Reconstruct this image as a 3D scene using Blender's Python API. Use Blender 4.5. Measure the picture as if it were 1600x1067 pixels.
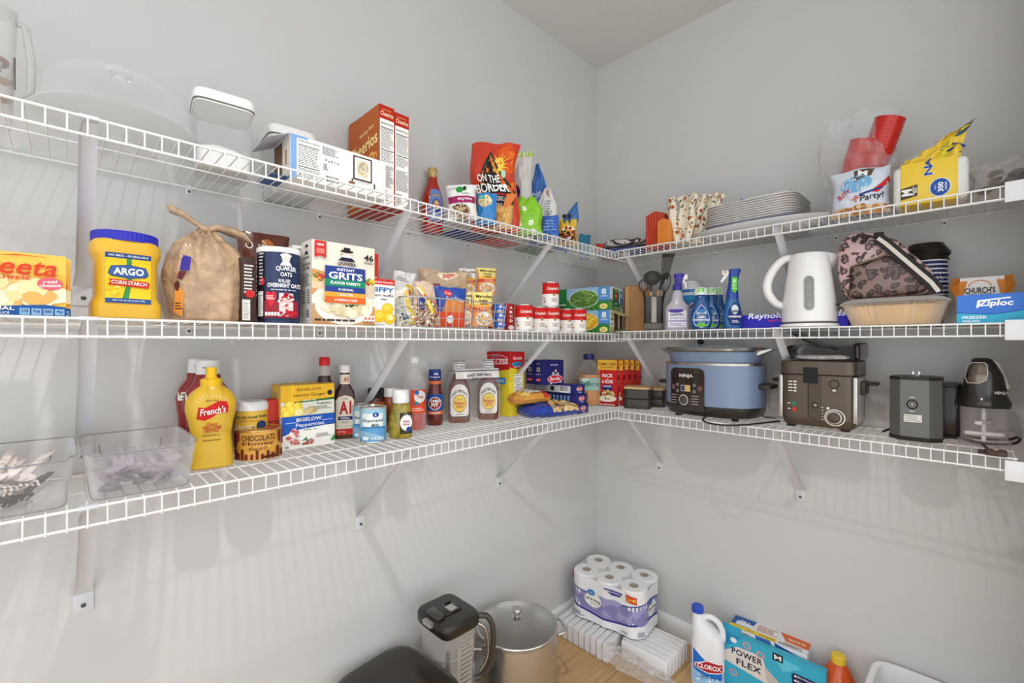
import bpy, bmesh, math, random
from mathutils import Vector, Matrix, noise
random.seed(7)
for o in list(bpy.data.objects): bpy.data.objects.remove(o)
S = bpy.context.scene
COL = S.collection
PI = math.pi
# ---------------------------------------------------------------- camera, world, lamp, exposure
F, Y0, TH = 712.94, 537.86, 0.793757          # focal length (px of a 1600 px frame), horizon row, heading
CX, CY, EYE = -1.9613, -1.3685, 1.31
cam = bpy.data.cameras.new('camera'); camo = bpy.data.objects.new('camera', cam); COL.objects.link(camo)
camo.location = (CX, CY, EYE); camo.rotation_euler = (PI/2, 0, TH - PI/2)
cam.sensor_width = 36; cam.lens = F/1600*36; cam.shift_y = (Y0-533.5)/1600; cam.clip_start = .02
S.camera = camo
W = bpy.data.worlds.new('world'); S.world = W; W.use_nodes = True
bg = W.node_tree.nodes['Background']; bg.inputs[0].default_value = (.925, .96, 1, 1); bg.inputs[1].default_value = 1.92
l = bpy.data.lights.new('ceiling_downlight', 'SPOT'); l.energy = 80; l.shadow_soft_size = .032; l.color = (1, .98, .965); l.spot_size = math.radians(126); l.spot_blend = 1.0
lo = bpy.data.objects.new('ceiling_downlight', l); COL.objects.link(lo); lo.location = (-1.70, -1.10, 2.60)
dl = bpy.data.lights.new('added_fill', 'AREA'); dl.energy = 7; dl.shape = 'RECTANGLE'; dl.size = 1.0; dl.size_y = 2.0; dl.color = (1, .985, .965)  # added area fill behind the viewer, evens out walls and ceiling; no modelled source
dlo = bpy.data.objects.new('added_fill', dl); COL.objects.link(dlo); dlo.location = (-3.1, -2.1, 1.5); dlo.rotation_euler = (PI/2+.12, 0, -PI/2+.12)
S.view_settings.view_transform = 'Standard'; S.view_settings.look = 'None'
S.view_settings.gamma = 1; S.view_settings.use_curve_mapping = False; S.view_settings.exposure = -.28

# ---------------------------------------------------------------- materials
def lin(c):
    if len(c) > 3: c = c[:3]
    return tuple(((x/255)/12.92 if x/255 <= .04045 else ((x/255+.055)/1.055)**2.4) for x in c)
_M = {}
def M(col, rough=.5, metal=0, bump=0, bscale=40, var=0, vscale=6, trans=0, ior=1.45, coat=0, spec=.36, kind='m'):
    k = (kind, col, rough, metal, bump, bscale, var, vscale, trans, coat, spec)
    if k in _M: return _M[k]
    m = bpy.data.materials.new('%s_%02x%02x%02x' % ((kind,)+tuple(int(c) for c in col))); m.use_nodes = True
    nt = m.node_tree; p = nt.nodes['Principled BSDF']; c = lin(col)
    p.inputs['Base Color'].default_value = (*c, 1); p.inputs['Roughness'].default_value = rough
    p.inputs['Metallic'].default_value = metal; p.inputs['IOR'].default_value = ior
    p.inputs['Transmission Weight'].default_value = trans; p.inputs['Coat Weight'].default_value = coat
    p.inputs['Specular IOR Level'].default_value = spec
    if bump or var:
        tc = nt.nodes.new('ShaderNodeTexCoord')
    if var:
        n = nt.nodes.new('ShaderNodeTexNoise'); n.inputs['Scale'].default_value = vscale; n.inputs['Detail'].default_value = 5
        nt.links.new(tc.outputs['Object'], n.inputs['Vector'])
        r = nt.nodes.new('ShaderNodeValToRGB')
        r.color_ramp.elements[0].position = .3; r.color_ramp.elements[1].position = .7
        r.color_ramp.elements[0].color = (*[x*(1-var) for x in c], 1); r.color_ramp.elements[1].color = (*[min(1, x*(1+var)) for x in c], 1)
        nt.links.new(n.outputs['Fac'], r.inputs['Fac']); nt.links.new(r.outputs['Color'], p.inputs['Base Color'])
    if bump:
        n = nt.nodes.new('ShaderNodeTexNoise'); n.inputs['Scale'].default_value = bscale; n.inputs['Detail'].default_value = 3
        nt.links.new(tc.outputs['Object'], n.inputs['Vector'])
        b = nt.nodes.new('ShaderNodeBump'); b.inputs['Strength'].default_value = bump; b.inputs['Distance'].default_value = .01
        nt.links.new(n.outputs['Fac'], b.inputs['Height']); nt.links.new(b.outputs['Normal'], p.inputs['Normal'])
    _M[k] = m; return m
def P(col): return M(tuple(col), .6, spec=.25, kind='print')
def CLEAR(col=(225, 228, 230), base=.10, edge=.75, rough=.08, bump=0, bscale=30):
    k = ('clear', col, base, edge, rough, bump)
    if k in _M: return _M[k]
    m = bpy.data.materials.new('clear_plastic'); m.use_nodes = True; nt = m.node_tree; nt.nodes.clear()
    out = nt.nodes.new('ShaderNodeOutputMaterial'); mix = nt.nodes.new('ShaderNodeMixShader')
    tr = nt.nodes.new('ShaderNodeBsdfTransparent'); pr = nt.nodes.new('ShaderNodeBsdfPrincipled')
    pr.inputs['Base Color'].default_value = (*lin(col), 1); pr.inputs['Roughness'].default_value = rough
    lw = nt.nodes.new('ShaderNodeLayerWeight'); lw.inputs['Blend'].default_value = .35
    mr = nt.nodes.new('ShaderNodeMapRange'); mr.inputs['To Min'].default_value = base; mr.inputs['To Max'].default_value = edge
    nt.links.new(lw.outputs['Facing'], mr.inputs['Value']); nt.links.new(mr.outputs[0], mix.inputs[0])
    nt.links.new(tr.outputs[0], mix.inputs[1]); nt.links.new(pr.outputs[0], mix.inputs[2]); nt.links.new(mix.outputs[0], out.inputs[0])
    if bump:
        tc = nt.nodes.new('ShaderNodeTexCoord'); n = nt.nodes.new('ShaderNodeTexNoise'); n.inputs['Scale'].default_value = bscale
        nt.links.new(tc.outputs['Object'], n.inputs['Vector'])
        b = nt.nodes.new('ShaderNodeBump'); b.inputs['Strength'].default_value = bump; b.inputs['Distance'].default_value = .02
        nt.links.new(n.outputs['Fac'], b.inputs['Height']); nt.links.new(b.outputs['Normal'], pr.inputs['Normal']); nt.links.new(b.outputs['Normal'], lw.inputs['Normal'])
    _M[k] = m; return m
def GLASS(col=(255, 255, 255), rough=.02): return M(col, rough, trans=1, kind='glass')
WHITE = M((238, 238, 236), .35, kind='white_plastic'); BLACKP = M((28, 27, 26), .35, kind='black_plastic')
CHROME = M((200, 198, 194), .18, 1, kind='steel'); CARD = M((188, 140, 92), .8, var=.06, kind='cardboard')

# ---------------------------------------------------------------- mesh tools
class B:
    def __init__(s): s.v = []; s.f = []; s.m = []; s.mats = []; s.seen = {}
    def mi(s, mat):
        if mat.name not in s.seen: s.seen[mat.name] = len(s.mats); s.mats.append(mat)
        return s.seen[mat.name]
    def add(s, vs, fs, mat):
        o = len(s.v); i = s.mi(mat); s.v += [tuple(v) for v in vs]
        for f in fs: s.f.append([o+a for a in f]); s.m.append(i)
        return s
    def box(s, x0, x1, y0, y1, z0, z1, mat, b=0):
        if b <= 0:
            vs = [(x, y, z) for x in (x0, x1) for y in (y0, y1) for z in (z0, z1)]
            return s.add(vs, [(0, 1, 3, 2), (4, 6, 7, 5), (0, 4, 5, 1), (2, 3, 7, 6), (0, 2, 6, 4), (1, 5, 7, 3)], mat)
        bm = bmesh.new(); bmesh.ops.create_cube(bm, size=1)
        for v in bm.verts: v.co = Vector(((x0+x1)/2+v.co.x*(x1-x0), (y0+y1)/2+v.co.y*(y1-y0), (z0+z1)/2+v.co.z*(z1-z0)))
        b = min(b, .49*min(x1-x0, y1-y0, z1-z0))
        bmesh.ops.bevel(bm, geom=bm.edges[:], offset=b, segments=3 if b > .004 else 2, affect='EDGES', profile=.5)
        bm.verts.index_update()
        s.add([v.co.copy() for v in bm.verts], [[v.index for v in f.verts] for f in bm.faces], mat); bm.free(); return s
    def loft(s, secs, mat, n=32, cap=True, cap0=True):
        # section = (z, rx, ry, exponent, ox, oy)
        vs = []; fs = []
        for q in secs:
            z, rx, ry = q[:3]; e = q[3] if len(q) > 3 else 2; ox = q[4] if len(q) > 4 else 0; oy = q[5] if len(q) > 5 else 0
            for i in range(n):
                a = 2*PI*i/n; c, t = math.cos(a), math.sin(a)
                vs.append((ox+rx*math.copysign(abs(c)**(2/e), c), oy+ry*math.copysign(abs(t)**(2/e), t), z))
        for k in range(len(secs)-1):
            for i in range(n):
                j = (i+1) % n; fs.append((k*n+i, k*n+j, (k+1)*n+j, (k+1)*n+i))
        if cap0: fs.append(tuple(range(n-1, -1, -1)))
        if cap: fs.append(tuple(range((len(secs)-1)*n, len(secs)*n)))
        return s.add(vs, fs, mat)
    def lathe(s, prof, mat, n=32, cap=True, cap0=True, ox=0, oy=0):
        return s.loft([(z, r, r, 2, ox, oy) for r, z in prof], mat, n, cap, cap0)
    def tube(s, pts, r, mat, n=8, closed=False):
        pts = [Vector(p) for p in pts]; vs = []; fs = []; m = len(pts); N = None
        rr = r if isinstance(r, (list, tuple)) else [r]*m
        for i, p in enumerate(pts):
            if closed: T = pts[(i+1) % m]-pts[i-1]
            else: T = pts[min(i+1, m-1)]-pts[max(i-1, 0)]
            T = T.normalized() if T.length > 1e-9 else Vector((0, 0, 1))
            if N is None:
                N = T.orthogonal().normalized()
            N = (N-T*N.dot(T)); N = N.normalized() if N.length > 1e-6 else T.orthogonal().normalized()
            Bn = T.cross(N)
            for k in range(n):
                a = 2*PI*k/n; vs.append(p+rr[i]*(math.cos(a)*N+math.sin(a)*Bn))
        for i in range(m if closed else m-1):
            for k in range(n):
                a, b = i*n+k, i*n+(k+1) % n; c, d = ((i+1) % m)*n+(k+1) % n, ((i+1) % m)*n+k
                fs.append((a, b, c, d))
        if not closed: fs.append(tuple(range(n-1, -1, -1))); fs.append(tuple(range((m-1)*n, m*n)))
        return s.add(vs, fs, mat)
    def prism(s, pts, y0, y1, mat):
        n = len(pts); vs = [(x, y0, z) for x, z in pts]+[(x, y1, z) for x, z in pts]
        fs = [tuple(range(n-1, -1, -1)), tuple(range(n, 2*n))]+[(i, (i+1) % n, n+(i+1) % n, n+i) for i in range(n)]
        return s.add(vs, fs, mat)
    def grid(s, fn, nu, nv, mat, closed=False, matfn=None):
        vs = [fn(i/nu, j/nv) for j in range(nv+1) for i in range(nu+1)]; fs = []; o = len(s.v)
        s.v += [tuple(v) for v in vs]; i0 = s.mi(mat)
        for j in range(nv):
            for i in range(nu):
                a = o+j*(nu+1)+i; s.f.append([a, a+1, a+nu+2, a+nu+1]); s.m.append(s.mi(matfn((i+.5)/nu, (j+.5)/nv)) if matfn else i0)
        return s
    def ball(s, c, r, mat, sz=1, n=16, k=8):
        return s.loft([(c[2]+r*sz*math.sin(-PI/2+PI*i/k), max(1e-4, r*math.cos(-PI/2+PI*i/k)), max(1e-4, r*math.cos(-PI/2+PI*i/k)), 2, c[0], c[1]) for i in range(k+1)], mat, n)
    def xf(s, mtx, start=0):
        for i in range(start, len(s.v)): s.v[i] = tuple(mtx @ Vector(s.v[i]))
        return s
    def build(s, name, parent=None, loc=None, rz=0, rot=None, angle=38, fix=True, label=None):
        me = bpy.data.meshes.new(name); me.from_pydata(s.v, [], s.f); 
        for m in s.mats: me.materials.append(m)
        me.polygons.foreach_set('material_index', s.m); me.polygons.foreach_set('use_smooth', [True]*len(s.f))
        if fix:
            bm = bmesh.new(); bm.from_mesh(me); bmesh.ops.recalc_face_normals(bm, faces=bm.faces); bm.to_mesh(me); bm.free()
        me.update(); me.set_sharp_from_angle(angle=math.radians(angle))
        o = bpy.data.objects.new(name, me); COL.objects.link(o)
        if parent: o.parent = parent
        if loc: o.location = loc
        if rot: o.rotation_euler = rot
        elif rz: o.rotation_euler = (0, 0, rz)
        if label: o['label'] = label
        return o
def tag(o, label, cat, group=None, kind=None):
    if kind: o['kind'] = kind
    if label: o['label'] = label
    if cat: o['category'] = cat
    if group: o['group'] = group
    return o
def thing(name, label, cat, loc, rz=0, group=None):
    o = bpy.data.objects.new(name, None); o.empty_display_size = .05; COL.objects.link(o); o.location = loc; o.rotation_euler = (0, 0, rz)
    return tag(o, label, cat, group)
def copy_tree(o, parent=None):
    c = o.copy(); COL.objects.link(c)
    if parent: c.parent = parent
    for ch in [x for x in bpy.data.objects if x.parent == o]: copy_tree(ch, c)
    return c
# ---------------------------------------------------------------- printing (flat artwork on real surfaces)
_T = {}
def glyphs(s, bold=.015, ital=0, sp=1.0):
    k = (s, bold, ital, sp)
    if k in _T: return _T[k]
    cu = bpy.data.curves.new('t', 'FONT'); cu.body = s; cu.offset = bold*.5; cu.shear = ital; cu.resolution_u = 2; cu.space_character = sp; cu.align_x = 'LEFT'
    ob = bpy.data.objects.new('t', cu); COL.objects.link(ob)
    dg = bpy.context.evaluated_depsgraph_get(); me = bpy.data.meshes.new_from_object(ob.evaluated_get(dg))
    vs = [(v.co.x, v.co.y) for v in me.vertices]; fs = [tuple(p.vertices) for p in me.polygons]
    bpy.data.objects.remove(ob); bpy.data.curves.remove(cu); bpy.data.meshes.remove(me)
    xs = [v[0] for v in vs] or [0, 1]; ys = [v[1] for v in vs] or [0, 1]
    _T[k] = (vs, fs, min(xs), max(xs), min(ys), max(ys)); return _T[k]
def clip(poly, ax, val, keep):
    out = []
    for i in range(len(poly)):
        a, b = poly[i], poly[(i+1) % len(poly)]
        ia = (a[ax]-val)*keep >= -1e-9; ib = (b[ax]-val)*keep >= -1e-9
        if ia: out.append(a)
        if ia != ib:
            t = (val-a[ax])/(b[ax]-a[ax]); out.append((a[0]+t*(b[0]-a[0]), a[1]+t*(b[1]-a[1])))
    return out
class Print:
    """artwork in fractions of a face (u right, v up); fn(u, v, lift) gives the point on the real surface"""
    def __init__(s, W, H, fn, curved=0): s.W = W; s.H = H; s.fn = fn; s.cv = curved; s.b = B(); s.l = .0004
    def poly(s, pts, col, dl=.00012):
        s.l += dl; mat = P(col) if isinstance(col, tuple) else col
        for ax, val, kp in ((0, 0, 1), (0, 1, -1), (1, 0, 1), (1, 1, -1)):
            if len(pts) > 2 and any((q[ax]-val)*kp < 0 for q in pts): pts = clip(pts, ax, val, kp)
        if len(pts) < 3: return s
        polys = [pts]
        if s.cv:
            n = s.cv
            for ax in (0, 1):
                new = []
                for p in polys:
                    lo = min(q[ax] for q in p); hi = max(q[ax] for q in p)
                    for i in range(int(lo*n)-1, int(hi*n)+2):
                        if (i+1)/n <= lo or i/n >= hi: continue
                        c = clip(clip(p, ax, i/n, 1), ax, (i+1)/n, -1) if p else []
                        if len(c) > 2: new.append(c)
                polys = new
        for p in polys: s.b.add([s.fn(u, v, s.l) for u, v in p], [tuple(range(len(p)))], mat)
        return s
    def rect(s, u0, v0, u1, v1, col): return s.poly([(u0, v0), (u1, v0), (u1, v1), (u0, v1)], col)
    def ell(s, u, v, ru, rv, col, n=24, dl=.00012, rot=0):
        return s.poly([(u+ru*math.cos(rot)*math.cos(2*PI*i/n)-rv*math.sin(rot)*math.sin(2*PI*i/n)*1, v+rv*math.cos(rot)*math.sin(2*PI*i/n)+ru*math.sin(rot)*math.cos(2*PI*i/n)*s.W/s.H) for i in range(n)], col, dl)
    def ring(s, u, v, ru, rv, col, inner, k=.85): s.ell(u, v, ru, rv, col); return s.ell(u, v, ru*k, rv*k, inner)
    def blobs(s, u, v, ru, rv, n, cols, size=.05, seed=1, asp=1.5):
        R = random.Random(seed)
        for i in range(n):
            a = R.uniform(0, 2*PI); q = R.random()**.5
            z = size*R.uniform(.6, 1.3)
            s.ell(u+ru*q*math.cos(a), v+rv*q*math.sin(a), z*asp*.8, z*s.W/s.H, cols[i % len(cols)], 8, .00003, R.uniform(-.6, .6))
        return s
    def lines(s, u0, v0, u1, v1, n, col=(60, 60, 60), fill=.45, seed=3):
        R = random.Random(seed); s.l += .00005
        for i in range(n):
            v = v1+(v0-v1)*(i+.5)/n; h = abs(v1-v0)/n*fill/2; x = u0
            e = u1-(u1-u0)*R.choice((0, 0, .1, .25))
            while x < e:
                w = (u1-u0)*R.uniform(.06, .2); s.poly([(x, v-h), (min(x+w, e), v-h), (min(x+w, e), v+h), (x, v+h)], col, 0); x += w+(u1-u0)*.03
        return s
    def text(s, t, u, v, w=None, h=None, col=(20, 20, 20), bold=.015, ital=0, rot=0, arc=0, sp=1.0):
        vs, fs, x0, x1, y0, y1 = glyphs(t, bold, ital, sp); s.l += .00015
        tw, th = (x1-x0) or 1, (y1-y0) or 1
        if w is not None: sx = w*s.W/tw
        if h is not None: sy = h*s.H/th
        if w is None: sx = sy
        if h is None: sy = sx
        out = []; c, q = math.cos(rot), math.sin(rot)
        for a, b in vs:
            X = (a-(x0+x1)/2)*sx; Y = (b-(y0+y1)/2)*sy
            if arc: Y -= arc*s.H*((2*X/(tw*sx))**2)
            X, Y = X*c-Y*q, X*q+Y*c
            out.append(s.fn(u+X/s.W, v+Y/s.H, s.l+(.0010 if s.cv else 0)))
        s.b.add(out, fs, P(col) if isinstance(col, tuple) else col); return s
    def build(s, parent, name='printed_label'):
        return s.b.build(name, parent, fix=False) if s.b.f else None
def face(w, d, h, side='front', z0=0, curved=0):
    """Print on a side of a carton w x d x h standing on z0"""
    if side == 'front': return Print(w, h, lambda u, v, e: (u*w-w/2, -d/2-e, z0+v*h))
    if side == 'left': return Print(d, h, lambda u, v, e: (-w/2-e, d/2-u*d, z0+v*h))
    if side == 'right': return Print(d, h, lambda u, v, e: (w/2+e, -d/2+u*d, z0+v*h))
    return Print(w, d, lambda u, v, e: (u*w-w/2, -d/2+v*d, z0+h+e))
def secat(secs, z):
    for a, b in zip(secs, secs[1:]):
        if a[0] <= z <= b[0] and b[0] > a[0]:
            t = (z-a[0])/(b[0]-a[0]); A = list(a)+[2, 0, 0][len(a)-3:]; Bq = list(b)+[2, 0, 0][len(b)-3:]
            return [x+t*(y-x) for x, y in zip(A, Bq)]
    a = secs[0] if z < secs[0][0] else secs[-1]
    return list(a)+[2, 0, 0][len(a)-3:]
def onloft(secs, w, z0, z1, curved=14, x0=0, lift=0):
    """Print projected on the front (-y) of a lofted body; spans x0 +- w/2, z0..z1"""
    def fn(u, v, e):
        z = z0+v*(z1-z0); q = secat(secs, z); x = x0+(u-.5)*w; t = min(.985, abs((x-q[4])/q[1]))
        y = q[5]-q[2]*(1-t**q[3])**(1/q[3]); 
        nx = t**(q[3]-1)*math.copysign(1, x-q[4])
        return (x+nx*e, y-e-lift, z)
    return Print(w, z1-z0, fn, curved)
def carton(name, label, cat, loc, rz, w, d, h, col, group=None, b=.0012, parent=None, mat=None):
    r = thing(name, label, cat, loc, rz, group)
    B().box(-w/2, w/2, -d/2, d/2, 0, h, mat or M(tuple(col), .5, bump=.05, bscale=25, kind='carton'), b).build('carton_body', r)
    return r
# ---------------------------------------------------------------- places: where a column of the view meets a plane parallel to a wall
c_, s_ = math.cos(TH), math.sin(TH)
def at(wall, off, px):
    a = (px-800)/F
    if wall == 'L': dy = -off-CY; dx = (dy*c_+a*dy*s_)/(s_-a*c_)
    else: dx = -off-CX; dy = (dx*s_-a*dx*c_)/(c_+a*s_)
    return dx+CX, dy+CY, dx*c_+dy*s_
def ground(px, py, z):
    Z = (EYE-z)*F/(py-Y0); X = (px-800)/F*Z
    return CX+Z*c_+X*s_, CY+Z*s_-X*c_, Z
def zat(Z, py): return EYE+(Y0-py)*Z/F
RZ = {'L': 0, 'R': -PI/2}
def slot(wall, off, p1, p2, ytop, zs, depth):
    """carton standing parallel to the wall with its front face `off` from it: location, rz, w, h"""
    a = at(wall, off, p1); b = at(wall, off, p2); m = at(wall, off, (p1+p2)/2)
    w = math.hypot(a[0]-b[0], a[1]-b[1]); h = zat(m[2], ytop)-zs
    if wall == 'L': loc = ((a[0]+b[0])/2, -off+depth/2, zs)
    else: loc = (-off+depth/2, (a[1]+b[1])/2, zs)
    return loc, RZ[wall], w, h
def spot(wall, offc, p1, p2, ytop, zs):
    """round thing centred `offc` from the wall between two columns: location, radius, height, angle facing the room's middle"""
    pm = (p1+p2)/2; m = at(wall, offc, pm); cph = math.cos(math.atan((pm-800)/F))
    return (m[0], m[1], zs), abs(p2-p1)*m[2]*cph/2/F, zat(m[2], ytop)-zs, math.atan2(m[1]-CY, m[0]-CX)-PI/2
Z1, Z2L, Z2R, Z3, ZC = EYE+.389, EYE+.044, EYE+.052, EYE-.2807, EYE+1.412
WR = .0023
ZS = {1: Z1+WR, '2L': Z2L+WR, '2R': Z2R+WR, 3: Z3+WR}
# ================================================================ THE ROOM
def struct(name, b, parent=None, **k): o = b.build(name, parent, **k); o['kind'] = 'structure'; return o
wallm = M((203, 203, 201), .75, bump=.06, bscale=260, var=.012, vscale=3, kind='wall_paint')
ceilm = M((216, 215, 211), .85, bump=.25, bscale=160, kind='ceiling_paint')
trimm = M((236, 236, 234), .4, kind='trim_paint')
struct('wall_left', B().box(-3.2, .12, 0, .12, 0, ZC, wallm))
struct('wall_right', B().box(0, .12, -2.4, 0, 0, ZC, wallm))
struct('wall_end', B().box(-.33, 0, -1.60, -1.475, 0, ZC, wallm))
struct('ceiling', B().box(-3.2, .12, -2.4, .12, ZC, ZC+.1, ceilm))
def wood():
    m = bpy.data.materials.new('oak_floor'); m.use_nodes = True; nt = m.node_tree; p = nt.nodes['Principled BSDF']
    tc = nt.nodes.new('ShaderNodeTexCoord'); mp = nt.nodes.new('ShaderNodeMapping'); mp.inputs['Scale'].default_value = (1, 1, 1)
    br = nt.nodes.new('ShaderNodeTexBrick'); br.inputs['Scale'].default_value = 1; br.inputs['Brick Width'].default_value = 1.2; br.inputs['Row Height'].default_value = .18; br.inputs['Mortar Size'].default_value = .0012
    br.inputs['Color1'].default_value = (*lin((206, 170, 122)), 1); br.inputs['Color2'].default_value = (*lin((196, 158, 110)), 1); br.inputs['Mortar'].default_value = (*lin((140, 104, 66)), 1)
    n = nt.nodes.new('ShaderNodeTexNoise'); n.inputs['Scale'].default_value = 9; n.inputs['Detail'].default_value = 8
    mp2 = nt.nodes.new('ShaderNodeMapping'); mp2.inputs['Scale'].default_value = (.8, 9, 1)
    mx = nt.nodes.new('ShaderNodeMixRGB'); mx.blend_type = 'MULTIPLY'; mx.inputs[0].default_value = .5
    r = nt.nodes.new('ShaderNodeValToRGB'); r.color_ramp.elements[0].color = (.55, .5, .42, 1); r.color_ramp.elements[1].color = (1, 1, 1, 1); r.color_ramp.elements[0].position = .3; r.color_ramp.elements[1].position = .62
    L = nt.links.new; L(tc.outputs['Object'], mp.inputs[0]); L(mp.outputs[0], br.inputs['Vector']); L(tc.outputs['Object'], mp2.inputs[0]); L(mp2.outputs[0], n.inputs['Vector'])
    L(n.outputs['Fac'], r.inputs[0]); L(br.outputs[0], mx.inputs[1]); L(r.outputs[0], mx.inputs[2]); L(mx.outputs[0], p.inputs['Base Color']); p.inputs['Roughness'].default_value = .42
    return m
struct('floor', B().box(-3.2, .12, -2.4, .12, -.06, 0, wood()))
def baseboard(name, p, q):                # profile swept along one wall
    b = B()
    prof = [(0, 0), (.014, 0), (.014, .062), (.009, .074), (.006, .083), (0, .083)]
    if name.endswith('left'): vs = [(x, -o, z) for x in (p, q) for o, z in prof]
    else: vs = [(-o, y, z) for y in (p, q) for o, z in prof]
    n = len(prof); fs = [tuple(range(n)), tuple(range(n, 2*n))]+[(i, (i+1) % n, n+(i+1) % n, n+i) for i in range(n)]
    struct(name, b.add(vs, fs, trimm), angle=30)
baseboard('baseboard_left', -3.2, 0); baseboard('baseboard_right', -1.475, 0)
# ceiling fixture above and behind the viewer that lights the pantry
cf = thing('ceiling_light', 'round white flush ceiling light holder above the pantry', 'ceiling light', (-1.70, -1.10, ZC))
B().lathe([(.09, -.03), (.095, -.015), (.095, 0)], WHITE).build('canopy', cf)
B().lathe([(.018, -.06), (.018, -.03)], WHITE).build('socket', cf)
# ---------------------------------------------------------------- wire shelves
wirem = M((229, 229, 226), .35, kind='white_coated_wire')
D = .30; PITCH = .0254
def shelf(wall, z, a0, a1, label, mid=.165):
    """a0..a1 = run along the wall; lip hangs below the front rail"""
    t = thing('wire_shelf', label, 'shelf', ((a0+a1)/2 if wall == 'L' else 0, 0 if wall == 'L' else (a0+a1)/2, z), 0)
    def pt(s, off, dz):
        return (s-(a0+a1)/2, -off, dz) if wall == 'L' else (-off, s-(a0+a1)/2, dz)
    for nm, off, dz, r in (('front_rail', D, 0, .0026), ('lip_rail', D+.001, -.031, .0026), ('back_rail', .010, -.003, .0026), ('middle_rail', mid, -.0045, .0018)):
        B().tube([pt(a0, off, dz), pt(a1, off, dz)], r, wirem, 10).build(nm, t)
    b = B(); k = 0; s = a0+.004
    while s < a1:
        b.tube([pt(s, .008, 0), pt(s, D-.003, .0), pt(s, D+.0028, -.003), pt(s, D+.0035, -.034)], .0015, wirem, 6); s += PITCH
    b.build('cross_wires', t)
    return t
XOFF = -2.0331-8*PITCH
def run0(): return XOFF-6*PITCH-.004
shelf('L', Z1, run0(), -.005, 'topmost white wire shelf on the left wall'); shelf('L', Z2L, run0(), -.005, 'middle white wire shelf on the left wall'); shelf('L', Z3, run0(), -.005, 'lowest white wire shelf on the left wall')
shelf('R', Z1+.002, -1.44, -D-.006, 'topmost white wire shelf on the right wall'); shelf('R', Z2R, -1.44, -D+.02, 'middle white wire shelf on the right wall'); shelf('R', Z3, -1.44, -D-.006, 'lowest white wire shelf on the right wall')
screwm = M((90, 90, 88), .3, .8, kind='screw_metal')
def brace(wall, z, s, label, group):
    x, y = (s, 0) if wall == 'L' else (0, s)
    t = thing('shelf_brace', label, 'shelf bracket', (x, y, z), RZ[wall], group)
    # strut: folded V channel from the front rail to the wall
    b = B(); A = Vector((0, -D+.006, -.006)); C = Vector((0, -.004, -.262)); n = 7; dirv = (C-A).normalized(); up = Vector((1, 0, 0)).cross(dirv)
    vs = []; K = [(0, .009), (.06, .0125), (.5, .0125), (.9, .0135), (.97, .016), (1, .017)]
    for q, w in K:
        c = A.lerp(C, q); dep = .007*(1 if q < .9 else (.4 if q < .98 else .05))
        for u, dd in ((-w, 0), (-w*.75, -dep), (0, -dep*1.3), (w*.75, -dep), (w, 0), (w*.7, .0012-dep), (0, .0012-dep*1.3), (-w*.7, .0012-dep)): vs.append(c+Vector((u, 0, 0))+up*(-dd))
    m = 8; fs = [tuple(range(m)), tuple(range((len(K)-1)*m, len(K)*m))]+[(i*m+k, i*m+(k+1) % m, (i+1)*m+(k+1) % m, (i+1)*m+k) for i in range(len(K)-1) for k in range(m)]
    b.add(vs, fs, M((208, 210, 214), .4, kind='brace_paint')); b.build('strut', t)
    B().box(-.017, .017, -.0035, -.0005, -.305, -.258, M((208, 210, 214), .4, kind='brace_paint'), .0012).build('foot_plate', t)
    B().box(-.013, .013, -D-.004, -D+.012, -.003, .0035, M((208, 210, 214), .4, kind='brace_paint'), .001).build('hook', t)
    B().lathe([(.0045, 0), (.0045, .0016), (.002, .0028)], screwm, 12).build('screw', t, loc=(0, -.0036, -.288), rot=(PI/2, 0, 0))
names = {1: 'top', 2: 'middle', 3: 'bottom'}
for lv, zl, zr in ((1, Z1, Z1+.002), (2, Z2L, Z2R), (3, Z3, Z3)):
    for i, (s, where) in enumerate(((-1.93, 'at the far left'), (-1.29, 'in the middle of the left wall'), (-.69, 'nearest the corner on the left wall'))):
        if lv == 1 and i == 1: s = -1.285
        brace('L', zl, s, 'white diagonal metal brace under the %s shelf %s' % (names[lv], where), 'shelf braces')
    for i, (s, where) in enumerate(((-.345, 'nearest the corner on the right wall'), (-.91, 'in the middle of the right wall'))):
        brace('R', zr, s, 'white diagonal metal brace under the %s shelf %s' % (names[lv], where), 'shelf braces')
# small clips that hold the back rail to the wall, each with a screw
def clips(wall, z, ss, lv):
    first = None
    for s in ss:
        x, y = (s, 0) if wall == 'L' else (0, s)
        if first is None:
            t = thing('wall_clip', 'x', 'clip', (x, y, z), RZ[wall]); first = t
            B().box(-.006, .006, -.005, -.0005, -.018, .004, WHITE, .0015).build('clip_body', t)
            B().lathe([(.0035, 0), (.0035, .0015), (.0015, .0025)], screwm, 10).build('screw', t, loc=(0, -.0052, -.012), rot=(PI/2, 0, 0))
        else:
            t = copy_tree(first); t.location = (x, y, z)
        tag(t, 'small white wall clip with a screw at the back of the %s %s shelf' % (names[lv], 'left' if wall == 'L' else 'right'), 'clip', 'wall clips of the %s %s shelf' % (names[lv], 'left' if wall == 'L' else 'right'))
for lv, zl, zr in ((1, Z1, Z1), (2, Z2L, Z2R), (3, Z3, Z3)):
    clips('L', zl, (-1.74, -1.42, -1.12, -.86, -.52, -.22), lv); clips('R', zr, (-.60, -1.02, -1.30), lv)
# end brackets fixed to the end wall, with their broad front plates
for lv, z in ((1, Z1+.002), (2, Z2R), (3, Z3-.012)):
    t = thing('shelf_end_bracket', 'white metal end bracket at the right end of the %s right shelf' % names[lv], 'bracket', (-D-.006, -1.448, z))
    B().box(-.004, 0, -.026, .03, -.042, .008, M((222, 223, 224), .4, kind='bracket'), .0015).build('front_plate', t)
    B().box(0, .29, -.026, -.022, -.042, .002, M((222, 223, 224), .4, kind='bracket'), .001).build('side_plate', t)
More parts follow.
